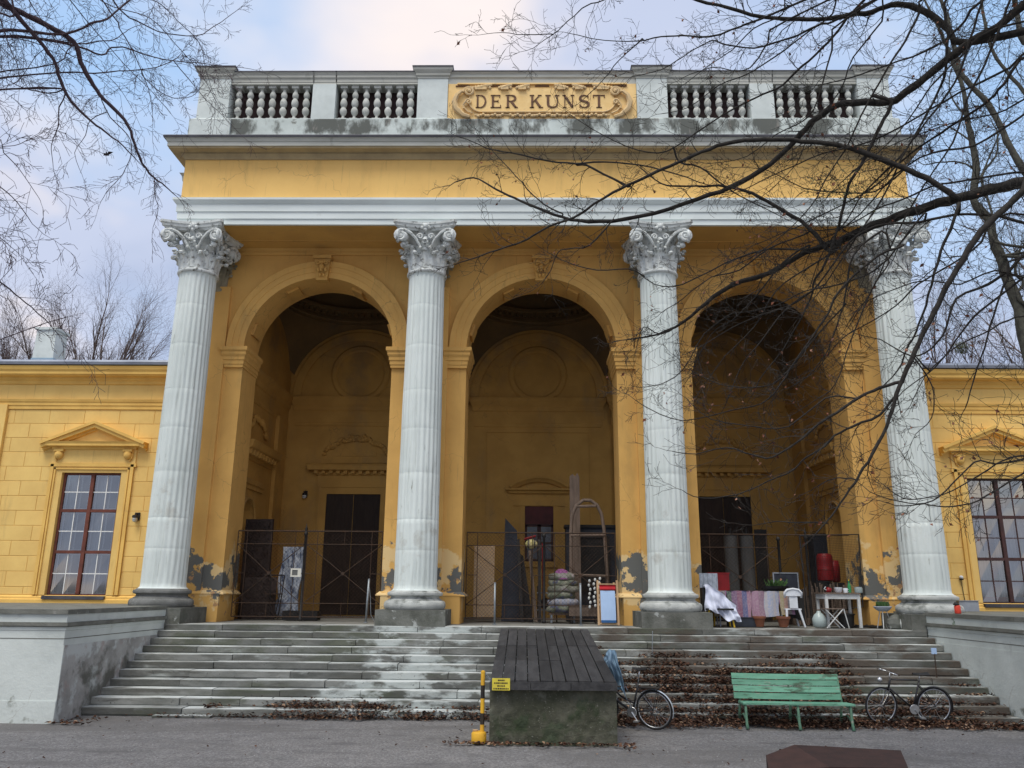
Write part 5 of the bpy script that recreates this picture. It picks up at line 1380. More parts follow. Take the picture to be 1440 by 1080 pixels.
    if city:
        m = MB(); m.box(.30, -.07, .70, .62, .07, .715); m.tube([(.6, -.06, .70), (.5, -.06, Rw)], .006, 5); m.tube([(.6, .06, .70), (.5, .06, Rw)], .006, 5); m.obj('carrier', M_irondark, t)
    return t
b2 = bicycle('bicycle', 'black bicycle with thin pale rims parked in dead leaves right of the bench', (6.66, 16.05, .01), R(3), R(10), mat('pale rim', (.42, .45, .50), rough=.4, metal=.6, bump=0))
b2.rotation_euler = (R(7), 0, R(3))
b1 = bicycle('bicycle', 'black city bicycle half hidden behind the mossy block under a pale blue bag', (1.42, 15.42, .0), R(-28), R(0), M_chrome, fender='both', city=True)
b1.rotation_euler = (R(6), 0, R(-28))
# bag draped over the handlebar
m = MB()
def bagf(u, v, back=0):
    zt = 1.26 + .08 * math.sin(u * PI) + .02 * math.sin(u * 9)
    zb_ = (.86 - .50 * u ** 1.5 + .05 * math.sin(u * 11)) + .22 * back
    xt = 1.03 + .20 * u; xb_ = 1.00 + .46 * u
    z = zt + (zb_ - zt) * v; x = xt + (xb_ - xt) * v ** 1.4 + .012 * math.sin(v * 9 + u * 4)
    fold = (.055 * math.sin(u * 12 + v * 2.5) + .03 * math.sin(u * 23 - v * 5)) * (.25 + v) + .05 * noise.noise(Vector((u * 4, v * 5, back)))
    bulge = .09 * math.sin(min(1, v * 1.3) * PI) ** .8
    y = 15.30 + (-1 if not back else 1) * (.03 + bulge) + fold
    if v < .06: y = 15.30 + (-1 if not back else 1) * .03 * v / .06 + fold * .5
    return (x, y, z)
m.grid(lambda u, v: bagf(u, v), 30, 24); m.grid(lambda u, v: bagf(1 - u, v, 1), 30, 24)
o = m.obj('plastic_bag', M_bag, smooth=True); tag(o, 'pale blue plastic bag hung over the handlebar of the bicycle behind the mossy block', 'bag')

# ================================================================== corten planter in the foreground
pb = thing('steel_plinth', 'dark rusty brown steel block in the right foreground', 'block', (2.9, 9.4, 0))
def GP(px, py, z):   # corner positions on the rim plane
    return None
RIM = .62
C0 = Vector((2.27, 9.83, 0)); C1 = Vector((2.71, 10.2, 0)); C2 = Vector((3.82, 9.92, 0)); C3 = Vector((3.46, 8.95, 0)); C4 = Vector((2.05, 8.95, 0))
loop = [C0, C1, C2, C3, C4]
FP = Vector((2.66, 8.95, RIM)); low = -.05
def up(p, z): return Vector((p.x, p.y, z))
faces = {'left_plate': [up(C0, RIM + low), up(C4, RIM + low), FP, up(C1, RIM)], 'top_plate': [up(C1, RIM), FP, up(C3, RIM), up(C2, RIM)]}
for nm, P in faces.items():
    m = MB(); m.prism([p - Vector((0, 0, .012)) for p in P], (0, 0, .012)); o = m.obj(nm, M_corten2 if nm == 'left_plate' else M_corten, pb); o.location = (-2.9, -9.4, 0)
ring = [(C0, RIM + low), (C1, RIM), (C2, RIM), (C3, RIM), (FP, RIM), (C4, RIM + low)]
for i in range(6):
    (p, zp), (q, zq) = ring[i], ring[(i + 1) % 6]; m = MB(); m.poly([up(p, 0), up(q, 0), up(q, zq - .0125), up(p, zp - .0125)]); o = m.obj('side_plate', M_corten, pb); o.location = (-2.9, -9.4, 0)

# ================================================================== iron fences in the arches
def wire_mesh(m, x0, z0, x1, z1, y, step=.07, r=.0026):
    W, H = x1 - x0, z1 - z0
    for sg in (1, -1):
        k = -H
        while k < W:
            a0, a1 = max(0, k), min(W, k + H)
            if a1 > a0:
                p = (x0 + a0, y, z0 + (a0 - k)); q = (x0 + a1, y, z0 + (a1 - k))
                if sg < 0: p = (x0 + a0, y, z1 - (a0 - k)); q = (x0 + a1, y, z1 - (a1 - k))
                m.tube([p, q], r, 3, cap=False)
            k += step * 1.4142
    return m
def fence_panel(t, x0, x1, z0, z1, y=0, r=.014, mesh=True, diag=True, mids=True):
    def T(nm, pts, rad=r): m = MB(); m.tube(pts, rad, 6); m.obj(nm, M_iron, t)
    T('rail', [(x0, y, z1), (x1, y, z1)], r * 1.3); T('rail', [(x0, y, z0), (x1, y, z0)], r)
    T('upright', [(x0, y, z0), (x0, y, z1)]); T('upright', [(x1, y, z0), (x1, y, z1)])
    H = z1 - z0
    if mids:
        T('rail', [(x0, y, z0 + H * .155), (x1, y, z0 + H * .155)], r * .8); T('rail', [(x0, y, z1 - H * .155), (x1, y, z1 - H * .155)], r * .8)
        xa, xb = x0 + (x1 - x0) * .14, x1 - (x1 - x0) * .14
        T('upright', [(xa, y, z0), (xa, y, z1)], r * .8); T('upright', [(xb, y, z0), (xb, y, z1)], r * .8)
        xm = (x0 + x1) / 2; T('upright', [(xm, y, z0), (xm, y, z0 + H * .155)], r * .7); T('upright', [(xm, y, z1 - H * .155), (xm, y, z1)], r * .7)
        zm = (z0 + z1) / 2; T('cross_bar', [(x0, y, zm), (xa, y, zm)], r * .7); T('cross_bar', [(xb, y, zm), (x1, y, zm)], r * .7)
    if diag:
        T('brace', [(x0, y + .012, z0 + H * .155), (x1, y + .012, z1 - H * .155)], r * .8); T('brace', [(x0, y - .012, z1 - H * .155), (x1, y - .012, z0 + H * .155)], r * .8)
        m = MB(); m.lathe([(.045, -.01), (.05, 0), (.045, .01)], 12, (0, 0, 0), Matrix.Translation(((x0 + x1) / 2, y - .02, (z0 + z1) / 2)) @ Matrix.Rotation(PI / 2, 4, 'X')); m.obj('rosette', M_iron, t)
    if mesh: m = MB(); wire_mesh(m, x0, z0, x1, z1, y + .02); m.obj('wire_mesh', M_iron, t, kind='stuff')
def post(t, x, z1, r=.035, finial=True, y=0):
    m = MB(); m.lathe([(r * 1.6, 0), (r * 1.6, .05), (r, .08), (r, z1 - .12), (r * 1.5, z1 - .10), (r * 1.5, z1 - .05), (r, z1 - .02)] + ([(r * .8, z1 + .02), (r * 1.2, z1 + .06), (r * .4, z1 + .12), (.003, z1 + .22)] if finial else []), 10, (x, y, 0)); m.obj('post', M_irondark, t, smooth=True)
FY = 21.9; FH = 3.86 - LZ
f1 = thing('iron_fence', 'rusty iron fence of two crossed panels across the left arch', 'fence', (-6.2, FY, LZ), group='iron fences closing the arches')
post(f1, -.12, FH); fence_panel(f1, -1.95, -.14, .10, FH); fence_panel(f1, -.08, 1.95, .10, FH)
m = MB()
for q in range(60):
    x = -1.9 + q * .063; m.tube([(x, 0, FH), (x + .02, -.01, FH + .045)], .005, 3)
m.obj('spikes', M_iron, f1, kind='stuff')
f2 = thing('iron_fence', 'rusty iron mesh fence across the middle arch', 'fence', (0, FY, LZ), group='iron fences closing the arches')
fence_panel(f2, -1.98, .06, .10, FH); fence_panel(f2, .10, 1.98, .10, FH); post(f2, .08, FH, finial=False)
f3 = thing('iron_fence', 'rusty iron mesh fence across the right arch left of the open gate', 'fence', (6.2, FY, LZ), group='iron fences closing the arches')
fence_panel(f3, -2.0, .10, .10, FH); post(f3, .12, FH - .04, finial=False); post(f3, .85, FH)
m = MB(); m.tube([(.12, 0, FH), (2.0, 0, FH)], .016, 6); m.obj('rail', M_iron, f3)
g3 = thing('mesh_gate', 'dark wire mesh gate leaf standing ajar behind the white table in the right arch', 'gate', (7.0, 21.2, LZ))
def gate_leaf(t, pts):
    m = MB(); m.tube(pts + [pts[0]], .02, 6); m.obj('gate_frame', M_irondark, t)
gTL, gTR, gBR, gBL = Vector((-.34, 0, 2.25)), Vector((1.22, .10, 2.30)), Vector((1.14, .06, .50)), Vector((-.30, 0, .22))
gate_leaf(g3, [gTL, gTR, gBR, gBL])
m = MB()
for q in range(40):
    t_ = q / 39
    m.tube([gTL.lerp(gTR, t_), gBL.lerp(gBR, min(1, t_ + .0))], .003, 3, cap=False)
for q in range(44):
    t_ = q / 43
    m.tube([gTL.lerp(gBL, t_), gTR.lerp(gBR, t_)], .003, 3, cap=False)
m.obj('wire_mesh', M_irondark, g3, kind='stuff')

# slim galvanised posts
def slim_post(x, y, h, label, tilt=0):
    t = thing('metal_post', label, 'post', (x, y, LZ)); m = MB(); m.tube([(0, 0, 0), (tilt, 0, h)], .026, 10); m.obj('tube', M_galv, t, smooth=True)
    m = MB(); m.lathe([(.06, 0), (.06, .012), (.03, .02)], 12); m.obj('foot', M_galv, t); m = MB(); m.lathe([(.03, h), (.026, h + .02), (.005, h + .03)], 10, (tilt, 0, 0)); m.obj('cap', M_galv, t); return t
p1 = slim_post(-4.42, 21.0, 1.05, 'galvanised post with a hanging chain in front of the left door', .03)
m = MB(); m.tube([(.03, 0, 1.0), (.09, 0, .6), (.12, 0, .2), (.22, 0, .03), (.35, 0, .01)], .008, 5); m.obj('chain', M_galv, p1)
slim_post(-1.17, 20.6, .98, 'galvanised post left of the ramp head'); slim_post(.95, 20.6, .98, 'galvanised post left of the deck chair')
# sign on the left fence
t = thing('gate_sign', 'small white framed sign wired to the left fence post', 'sign', (-6.45, 21.83, 2.77))
m = MB(); m.box(-.18, 0, -.10, .06, .01, .10); m.obj('board', M_greyconc, t); m = MB()
for b in ((-.19, -.11, -.15, .11), (.00, -.11, .09, .11), (-.149, .07, -.001, .11), (-.149, -.11, -.001, -.07)): m.box(b[0], -.012, b[1], b[2], -.001, b[3])
m.obj('frame', M_sign, t)

# ---------------------------------------------------------------- things in the left arch
t = thing('lattice_screen', 'tall dark carved lattice panel leaning in the left corner of the porch', 'panel', (-8.05, 23.6, LZ), R(-6))
m = MB(); m.box(-.52, 0, 0, .30, .07, 2.78); m.obj('board', M_carved, t)
m = MB(); rr_ = random.Random(2)
for q in range(170):
    x, z = rr_.uniform(-.46, .24), rr_.uniform(.1, 2.7); P = []
    a0 = rr_.uniform(0, 6.28)
    for k in range(7): a = a0 + k * .8; r = .06 * (1 - k * .1); P.append((x + r * math.cos(a), -.015, z + r * math.sin(a)))
    m.tube(P, .011, 4)
m.obj('carving', M_carved, t, kind='stuff')
for x in (-.52, .24):
    m = MB(); m.box(x, -.03, 0, x + .06, -.001, 2.78); m.obj('stile', M_carved, t)
t = thing('carved_screen', 'low dark carved screen stacked before the tall lattice panel', 'panel', (-7.6, 23.0, LZ), R(4))
m = MB(); m.box(-.62, 0, 0, .25, .06, 1.12); m.obj('board', M_carved, t); m = MB()
for q in range(110):
    x, z = rr_.uniform(-.56, .2), rr_.uniform(.05, 1.08); P = []; a0 = rr_.uniform(0, 6.28)
    for k in range(6): a = a0 + k * .9; r = .05; P.append((x + r * math.cos(a) * (1 - k * .12), -.015, z + r * math.sin(a) * (1 - k * .12)))
    m.tube(P, .011, 4)
m.obj('carving', M_carved, t, kind='stuff')
t = thing('chair_frame', 'bare iron chair frame beside the stacked dark screens', 'chair', (-7.25, 22.7, LZ))
m = MB(); m.tube([(-.2, 0, 1.35), (-.15, 0, .7), (-.1, 0, 0)], .015, 5); m.tube([(-.35, 0, 1.18), (.1, 0, 1.18), (.12, 0, .7), (.0, 0, 0)], .015, 5); m.tube([(-.3, .3, 1.18), (.1, .3, 1.18)], .015, 5); m.tube([(.12, .3, 1.18), (.02, .3, 0)], .015, 5); m.obj('frame', M_irondark, t)
m = MB(); m.box(-.3, 0, .66, .1, .32, .69); m.obj('seat', M_iron, t)
t = thing('marbled_board', 'tall board with a marbled blue and white pattern behind the left fence', 'board', (-7.0, 23.2, LZ))
m = MB()
m.grid(lambda u, v: (-.33 + .60 * u + .03 * math.sin(v * 9 + u * 2) + .08 * (v - .5), -.02 + .03 * math.sin(u * 7 + v * 11), .12 + 1.85 * v), 14, 24); m.grid(lambda u, v: (-.33 + .60 * (1 - u) + .03 * math.sin(v * 9 + (1 - u) * 2) + .08 * (v - .5), .06, .12 + 1.85 * v), 6, 12)
m.obj('sheet', M_patt, t, smooth=True); m = MB(); m.blob((-.18, -.04, .32), (.28, .10, .26), 10, 6); m.obj('rolled_end', M_patt, t, smooth=True)
t = thing('black_crate', 'flat black plastic crate on the floor by the left fence post', 'crate', (-6.35, 22.4, LZ))
m = MB(); m.box(-.6, 0, 0, .35, .4, .02)
for b in ((-.6, 0, .35, .02), (-.6, .38, .35, .4), (-.6, .02, -.58, .38), (.33, .02, .35, .38)): m.box(b[0], b[1], .02, b[2], b[3], .24)
m.obj('tray', M_blackpl, t)

# ---------------------------------------------------------------- things in the middle arch
t = thing('tan_mesh_board', 'tan board behind wire mesh left in the middle arch', 'board', (-1.42, 22.6, LZ + .12)); m = MB(); m.box(-.40, 0, 0, .16, .03, 1.9); m.obj('board', M_tan, t)
m = MB(); wire_mesh(m, -.40, 0, .16, 1.9, -.03, .06, .003); m.obj('wire_mesh', M_galv, t, kind='stuff')
t = thing('leaning_board', 'tall dark blue board with a slanted top leaning in the middle arch', 'board', (-.85, 23.0, LZ)); t.rotation_euler = (R(-3), 0, 0)
m = MB(); m.prism([(-.22, 0, 0), (.30, 0, 0), (.20, 0, 2.46), (-.14, 0, 2.82)], (0, .05, 0)); m.obj('board', M_darkblue, t)
t = thing('leaning_board', 'black board leaning beside the dark blue one', 'board', (-.45, 22.85, LZ)); m = MB(); m.prism([(-.10, 0, 0), (.26, 0, 0), (-.02, 0, 1.75), (-.16, 0, 1.85)], (0, .05, 0)); m.obj('board', M_blackpl, t)
for (xa, xb, h, lab) in ((-.50, -.62, 2.2, 'thin pale lath leaning against the dark blue board'), (-.12, -.30, 1.9, 'brown plank leaning right of the black board'), (-.02, -.04, 2.2, 'dark plank standing beside the brown plank')):
    t = thing('plank', lab, 'plank', (xa, 22.6, LZ)); m = MB(); m.prism([(-.035, 0, 0), (.045, 0, 0), (.045 + xb - xa, .12, h), (-.035 + xb - xa, .12, h)], (0, .03, 0)); m.obj('board', M_greywood if 'dark' not in lab else M_planks, t)
t = thing('toy_windmill', 'yellow and black striped cloth ball on a stick by the leaning boards', 'ornament', (-.25, 22.4, LZ)); m = MB(); m.blob((0, 0, 2.05), (.17, .12, .13), 12, 8); m.obj('ball', stripe_mat('yellow black stripes', [(.50, .46, .16), (.06, .06, .04), (.50, .44, .2)], 6), t); m = MB(); m.tube([(0, 0, 0), (.02, 0, 1.95)], .015, 5); m.obj('stick', M_irondark, t); m = MB(); m.tube([(-.2, 0, 2.18), (.12, 0, 2.27)], .03, 6); m.obj('tip', M_red, t)
t = thing('red_pole', 'dark red pole standing in front of the back window', 'pole', (.10, 22.7, LZ)); m = MB(); m.tube([(.0, 0, 0), (-.02, .1, 2.1)], .04, 8); m.obj('tube', M_red, t, smooth=True)
t = thing('small_trolley', 'dark metal shelf trolley in the middle of the arch', 'trolley', (.15, 22.75, LZ))
m = MB()
for x in (-.22, .3):
    for y in (0, .3): m.tube([(x, y, 0), (x, y, .95)], .014, 5)
m.obj('frame', M_irondark, t)
for z in (.3, .75): m = MB(); m.box(-.24, -.02, z, .32, .32, z + .025); m.obj('shelf', M_meter, t)
m = MB(); m.blob((.0, .15, .48), (.18, .12, .15), 8, 6); m.obj('sack', M_blackpl, t)
M_camolight = mat('pale mottled cushion cloth', (.30, .30, .26), (.14, .16, .12), 6, rough=.95, stains=[((.45, .40, .42, .9), 4, .55, .62, None, None)])
st_ = [(-.02, .16, M_camo), (.04, .34, M_camo), (-.03, .52, M_camo), (.02, .68, M_camo), (.0, .84, M_camo), (-.02, 1.0, M_camo)]
for k, (dx, z, mt) in enumerate(st_):
    mt = (M_camo, M_rag2, M_camo, M_camolight, M_camo, M_camolight)[k]; hw_ = (.40, .42, .38, .44, .40, .36)[k]
    o = MB(); o.blob((0, 0, 0), (hw_, .28, .11), 22, 12); o.v = [(a * (1 + .25 * noise.noise(Vector((a * 3 + k, b * 3, 1)))) , b * (1 + .2 * noise.noise(Vector((a * 4, b * 4 + k, 3)))), (1 if c > 0 else .8) * abs(c) ** .7 * (1 if c > 0 else -1) * .65 + .05 * noise.noise(Vector((a * 6, b * 6, k)))) for a, b, c in o.v]
    c = o.obj('cushion', mt, smooth=True, loc=(.58 + dx, 22.35, LZ + z + .18)); tag(c, ['bottom mottled cushion of the pile in the middle arch', 'second mottled cushion from the bottom of the pile', 'third mottled cushion from the bottom of the pile', 'third mottled cushion from the top of the pile', 'second mottled cushion from the top of the pile', 'mottled cushion directly under the pink cloth'][k], 'cushion', 'pile of mottled cushions')
m = MB(); m.grid(lambda u, v: (.55 + .26 * math.cos(2 * PI * u) * math.sin(v * PI / 2) * (1 + .12 * math.sin(u * 25) + .2 * math.sin(u * 9)), 22.33 + .25 * math.sin(2 * PI * u) * math.sin(v * PI / 2), LZ + 1.12 + .28 * math.cos(v * PI / 2)), 24, 8); o = m.obj('pink_blanket', M_pink, smooth=True); tag(o, 'pink knitted blanket heaped on top of the cushion pile', 'blanket')
t = thing('pallet_stand', 'low wooden stand under the cushion pile', 'stand', (.58, 22.2, LZ)); m = MB(); m.box(-.36, 0, .20, .36, .4, .24); m.obj('deck', M_greywood, t)
for x in (-.32, .28): m = MB(); m.box(x, 0, 0, x + .05, .4, .20); m.obj('leg', M_galv, t)
t = thing('tall_plank', 'tall weathered plank rising above the middle fence', 'plank', (.98, 23.0, LZ)); m = MB(); m.prism([(-.14, 0, 0), (.16, 0, 0), (.15, .1, 4.0), (.09, .1, 4.12), (.03, .1, 4.02), (-.05, .1, 4.09), (-.13, .1, 4.01)], (0, .05, 0)); m.obj('board', M_greywood, t)
t = thing('wooden_arch', 'curved grey wooden arch frame standing before the black cabinet', 'frame', (1.30, 22.6, LZ))
m = MB(); P = [(-.47, 0, 0), (-.47, 0, 1.4), (-.46, 0, 2.4), (-.42, 0, 2.85), (-.30, 0, 3.13), (-.1, 0, 3.28), (.1, 0, 3.28), (.28, 0, 3.15), (.40, 0, 2.9), (.46, 0, 2.5), (.52, 0, 1.4), (.54, 0, 0)]; m.tube(P, .05, 7); m.obj('hoop', M_greywood, t, smooth=True)
m = MB(); m.tube([(-.3, -.02, 3.1), (.25, -.02, 3.12)], .04, 6); m.obj('tie', M_greywood, t); m = MB(); m.tube([(-.46, -.05, 1.25), (.52, -.05, 1.22)], .035, 6); m.obj('cross_rail', M_greywood, t); m = MB(); m.tube([(-.46, -.05, 2.3), (.5, -.05, 2.32)], .03, 6); m.obj('cross_rail', M_greywood, t)
t = thing('dark_cabinet', 'large black cabinet with a glazed door in the middle arch', 'cabinet', (1.50, 23.6, LZ)); m = MB(); m.box(-.74, 0, 0, .80, .6, 2.60); m.obj('carcass', M_darkblue, t); m = MB(); m.box(-.42, -.03, .9, .42, -.001, 2.3); m.obj('door', M_blackpl, t); m = MB()
for b in ((-.5, .82, -.43, 2.38), (.43, .82, .5, 2.38), (-.429, 2.31, .429, 2.38), (-.429, .82, .429, .89)): m.box(b[0], -.06, b[1], b[2], -.004, b[3])
m.obj('door_frame', M_irondark, t); m = MB(); m.box(-.78, -.04, 2.601, .84, .62, 2.68); m.obj('top', M_blackpl, t)
for q in range(3):
    t = thing('white_ornament', ['white beaded ornament hanging at the left of the deck chair', 'second white beaded string beside the deck chair', 'third white beaded string nearest the deck chair'][q], 'ornament', (1.28 + .13 * q, 21.9, LZ))
    for k in range(7): m = MB(); m.blob((.02 * math.sin(k * 2.1 + q), 0, .42 + .11 * k + .03 * q), (.035, .03, .045), 7, 5); m.obj('bead', M_whwood, t)
t = thing('wooden_box', 'long low wooden box on the floor before the black cabinet', 'box', (1.0, 22.0, LZ)); m = MB(); m.box(-.26, 0, .18, .50, .3, .42); m.obj('body', M_greywood, t); m = MB(); m.box(-.28, -.01, .421, .52, .31, .44); m.obj('lid', M_greywood, t)
for x in (-.22, .42): m = MB(); m.box(x, .02, 0, x + .05, .28, .18); m.obj('foot', M_irondark, t)
dc = thing('deck_chair', 'folded deck chair with pale blue canvas and red cloth right in the middle arch', 'deck chair', (1.66, 20.85, LZ)); dc.rotation_euler = (R(-8), 0, R(2))
for x in (-.27, .22): m = MB(); m.box(x, 0, 0, x + .05, .035, 1.10); m.obj('side_rail', M_pine, dc)
for x in (-.20, .15): m = MB(); m.box(x, .04, 0.02, x + .045, .07, 1.05); m.obj('inner_rail', M_pine, dc)
for z in (.03, 1.0): m = MB(); m.tube([(-.26, .018, z), (.26, .018, z)], .016, 6); m.obj('cross_bar', M_pine, dc)
m = MB(); m.grid(lambda u, v: (-.185 + .37 * u, -.012 - .012 * math.sin(v * PI) + .006 * math.sin(u * 9 + v * 4), .12 + .72 * v), 10, 14); m.obj('canvas', M_bluecloth, dc, smooth=True)
m = MB(); m.grid(lambda u, v: (-.20 + .40 * u, -.018 - .02 * math.sin(v * PI * 2), .845 + .13 * v), 8, 8); m.obj('head_cloth', M_redcloth, dc, smooth=True)
m = MB(); m.box(-.185, -.02, .06, .185, -.006, .119); m.obj('lower_strip', M_navy, dc)

# ---------------------------------------------------------------- things in the right arch
for k, x in enumerate((5.93, 6.42)):
    t = thing('concrete_pillar', ['left grey round pillar leaning before the right door', 'right grey round pillar before the right door'][k], 'pillar', (x - .1, 25.0, LZ)); m = MB(); m.lathe([(.20, 0), (.20, 2.5)], 18); m.obj('shaft', M_greyconc, t, smooth=True).data.set_sharp_from_angle(angle=R(40)); m = MB(); m.lathe([(.22, 2.501), (.22, 2.55), (.08, 2.56), (.07, 2.70), (.02, 2.76)], 12); m.obj('cap', M_irondark, t)
t = thing('dark_board', 'tall black board standing right of the grey pillars', 'board', (6.72, 25.1, LZ)); m = MB(); m.box(-.12, 0, 0, .26, .04, 2.7); m.obj('board', M_blackpl, t)
t = thing('woven_chair', 'pale blue grey woven chair back beside the white cloth', 'chair', (4.18, 20.95, LZ)); m = MB(); m.box(-.20, 0, .35, .24, .05, 1.28); m.obj('backrest', M_basket, t)
m = MB()
for x in (-.2, -.09, .02, .13, .24):
    m.tube([(x, -.01, .35), (x, -.01, 1.28)], .012, 5)
m.obj('rib', M_basket, t); m = MB(); m.box(-.2, -.3, .40, .24, 0, .44); m.obj('seat', M_basket, t)
for x in (-.18, .2):
    for y in (-.28, .03): m = MB(); m.tube([(x, y, 0), (x, y, .40)], .018, 6); m.obj('leg', M_basket, t)
rc = thing('garden_chair', 'yellow legged chair hidden under the white cloth', 'chair', (4.25, 20.35, LZ))
for x in (-.30, .34):
    for y in (-.2, .2): m = MB(); m.tube([(x, y, 0), (x * .8, y * .9, .42)], .022, 6); m.obj('leg', M_yelpaint, rc)
m = MB(); m.box(-.32, -.24, .40, .34, .24, .44); m.obj('seat', M_blackpl, rc); m = MB(); m.box(-.36, -.05, .44, -.28, .2, .92); m.obj('backrest', M_blackpl, rc)
m = MB()
def cltop(u): return LZ + .99 - .06 * u - .52 * max(0, u - .12) ** 1.25 + .015 * math.sin(u * 14)
def clothf(u, v):
    zt = cltop(u); zb_ = LZ + .36 - .28 * u ** 1.3 + .05 * math.sin(u * 8) + .03 * math.sin(u * 19)
    z = zt + (zb_ - zt) * v
    x = 3.93 + .74 * u + .09 * v * u + .02 * math.sin(v * 6 + u * 3)
    y = 20.20 - .06 * v + (.055 * math.sin(u * 13 + v * 2) + .03 * math.sin(u * 27 - v * 4)) * (.15 + v) + .05 * noise.noise(Vector((u * 5, v * 4, 2)))
    return (x, y, z)
m.grid(clothf, 44, 22)
m.grid(lambda u, v: (clothf(1 - u, 0)[0], clothf(1 - u, 0)[1] + .34 * v, clothf(1 - u, 0)[2] + .02 * math.sin(u * 17 + v * 5) - .05 * v), 44, 8)
m.grid(lambda u, v: (clothf(1 - u, v * .6)[0], clothf(1 - u, v * .6)[1] + .35, clothf(1 - u, v * .6)[2] - .05), 30, 10)
o = m.obj('white_cloth', M_whitecloth, smooth=True); tag(o, 'white cotton cloth thrown over a low chair right of the third column', 'cloth')
t = thing('red_box', 'dark red box on the bench behind the striped rugs', 'box', (4.55, 21.45, LZ + .86)); m = MB(); m.box(-.22, 0, 0, .30, .35, .42); m.obj('body', M_red, t); m = MB(); m.box(-.24, -.01, .421, .32, .36, .45); m.obj('lid', M_red, t)
tb = thing('long_table', 'long plank table hung with striped rag rugs in the right arch', 'table', (5.25, 21.0, LZ))
for k in range(2): m = MB(); m.box(-1.05, -.05 + .27 * k, .80, 1.05, .21 + .27 * k, .835); m.obj('board', M_greyconc, tb)
for x in (-.9, .0, .85):
    for y in (0, .4): m = MB(); m.tube([(x - .05, y, 0), (x, y, .80)], .022, 6); m.obj('leg', M_yelpaint, tb)
def rug(x0, x1, zb, mt, lab, ph):
    m = MB(); yy = 20.925
    m.grid(lambda u, v: (x0 + (x1 - x0) * u + .02 * math.sin(v * 5 + ph), yy - .02 - .03 * v + .022 * math.sin(u * (x1 - x0) * 16 + ph), LZ + .855 - (.855 - zb) * v - .02 * math.sin(u * 3 + ph) * v), 18, 8)
    m.grid(lambda u, v: (x0 + (x1 - x0) * u, yy - .02 + .30 * v, LZ + .857 + .004 * math.sin(u * 12)), 10, 2)
    o = m.obj('rag_rug', mt, smooth=True); o.data.transform(Matrix.Translation((-x0, 0, 0))); o.location.x = x0; tag(o, lab, 'rug', 'rag rugs hung over the plank table')
rug(4.62, 5.22, .22, M_rag1, 'violet and green striped rag rug hanging at the left of the plank table', 0)
rug(5.24, 5.56, .20, stripe_mat('pink rag rug', [(.30, .18, .26), (.25, .16, .22)], 3), 'pink rag rug hanging between the violet and the grey blue ones', 2)
rug(5.50, 5.92, .25, M_rag2, 'grey blue speckled rag rug in the middle of the plank table', 1)
rug(5.94, 6.28, .28, M_rag3, 'ochre and purple rag rug at the right end of the plank table', 3)
rug(4.30, 4.60, .25, M_rag3, 'dark patterned rag rug half hidden by the white cloth', 1.3)
t = thing('planter_trough', 'dark green flat trough under the plank table', 'planter', (4.95, 20.7, LZ)); m = MB(); m.box(-.35, 0, 0, .45, .25, .20); m.obj('body', M_darkblue, t); m = MB(); m.box(-.37, -.01, .201, .47, .26, .225); m.obj('rim', M_darkblue, t)
for k, x in enumerate((5.35, 5.95)):
    t = thing('clay_pot', ['terracotta pot under the pink rag rug', 'terracotta pot under the ochre rag rug'][k], 'flower pot', (x, 20.75, LZ)); m = MB(); m.lathe([(.10, 0), (.15, .20), (.17, .20), (.17, .25), (.14, .25)], 16); m.obj('pot', M_terra, t, smooth=True).data.set_sharp_from_angle(angle=R(40)); m = MB(); m.lathe([(.005, .235), (.14, .236)], 16, cap=False); m.obj('soil', M_carved, t)
t = thing('dark_bowl', 'dark bowl with plants on the plank table behind the rugs', 'bowl', (5.95, 21.2, LZ + .84)); m = MB(); m.lathe([(.15, 0), (.30, .08), (.33, .14), (.28, .14)], 18); m.obj('bowl', M_blackpl, t)
m = MB()
for q in range(60):
    a = rr_.uniform(0, 6.28); r = rr_.uniform(0, .22); h = rr_.uniform(.1, .3); b = Vector((r * math.cos(a), r * math.sin(a), .12)); e = b + Vector((math.cos(a) * .08, math.sin(a) * .08, h * .6)); m.poly([b, e + Vector((.02, 0, 0)), e + Vector((0, .01, .03)), b + Vector((-.02, .01, 0))])
m.obj('foliage', M_plant, t)
t = thing('framed_pane', 'grey framed pane leaning behind the white plastic chair', 'frame', (6.35, 21.6, LZ + .75)); m = MB(); m.box(-.30, 0, 0, .30, .02, .55); m.obj('sheet', M_darkblue, t); m = MB()
for b in ((-.33, -.02, -.30, .58), (.30, -.02, .33, .58), (-.299, .551, .299, .58), (-.299, -.02, .299, -.001)): m.box(b[0], -.01, b[1], b[2], .03, b[3])
m.obj('frame', M_galv, t)
# white plastic chair seen from behind
pc = thing('plastic_chair', 'white plastic garden chair with its back to the steps right of the rugs', 'chair', (6.22, 20.75, LZ))
m = MB(); P = [(-.20, -.02, .70), (-.21, -.05, .82), (-.14, -.06, .89), (0, -.06, .91), (.14, -.06, .89), (.21, -.05, .82), (.20, -.02, .70)]; m.tube(P, .028, 7)
m.grid(lambda u, v: (-.19 + .38 * u, -.05 - .02 * math.sin(u * PI), .74 + .15 * v), 8, 3); m.obj('top_rail', M_whplastic, pc, smooth=True)
m = MB(); m.grid(lambda u, v: (-.10 + .20 * u, -.045, .45 + .30 * v), 4, 3); m.obj('back_splat', M_whplastic, pc)
m = MB(); m.box(-.20, 0, .41, .20, .42, .44); m.obj('seat', M_whplastic, pc)
for x, e in ((-.17, -.20), (.14, .24)):
    for y, ye in ((0, -.05), (.40, .44)): m = MB(); m.tube([(x, y, .42), (e, ye, 0)], [.032, .022], 6); m.obj('leg', M_whplastic, pc)
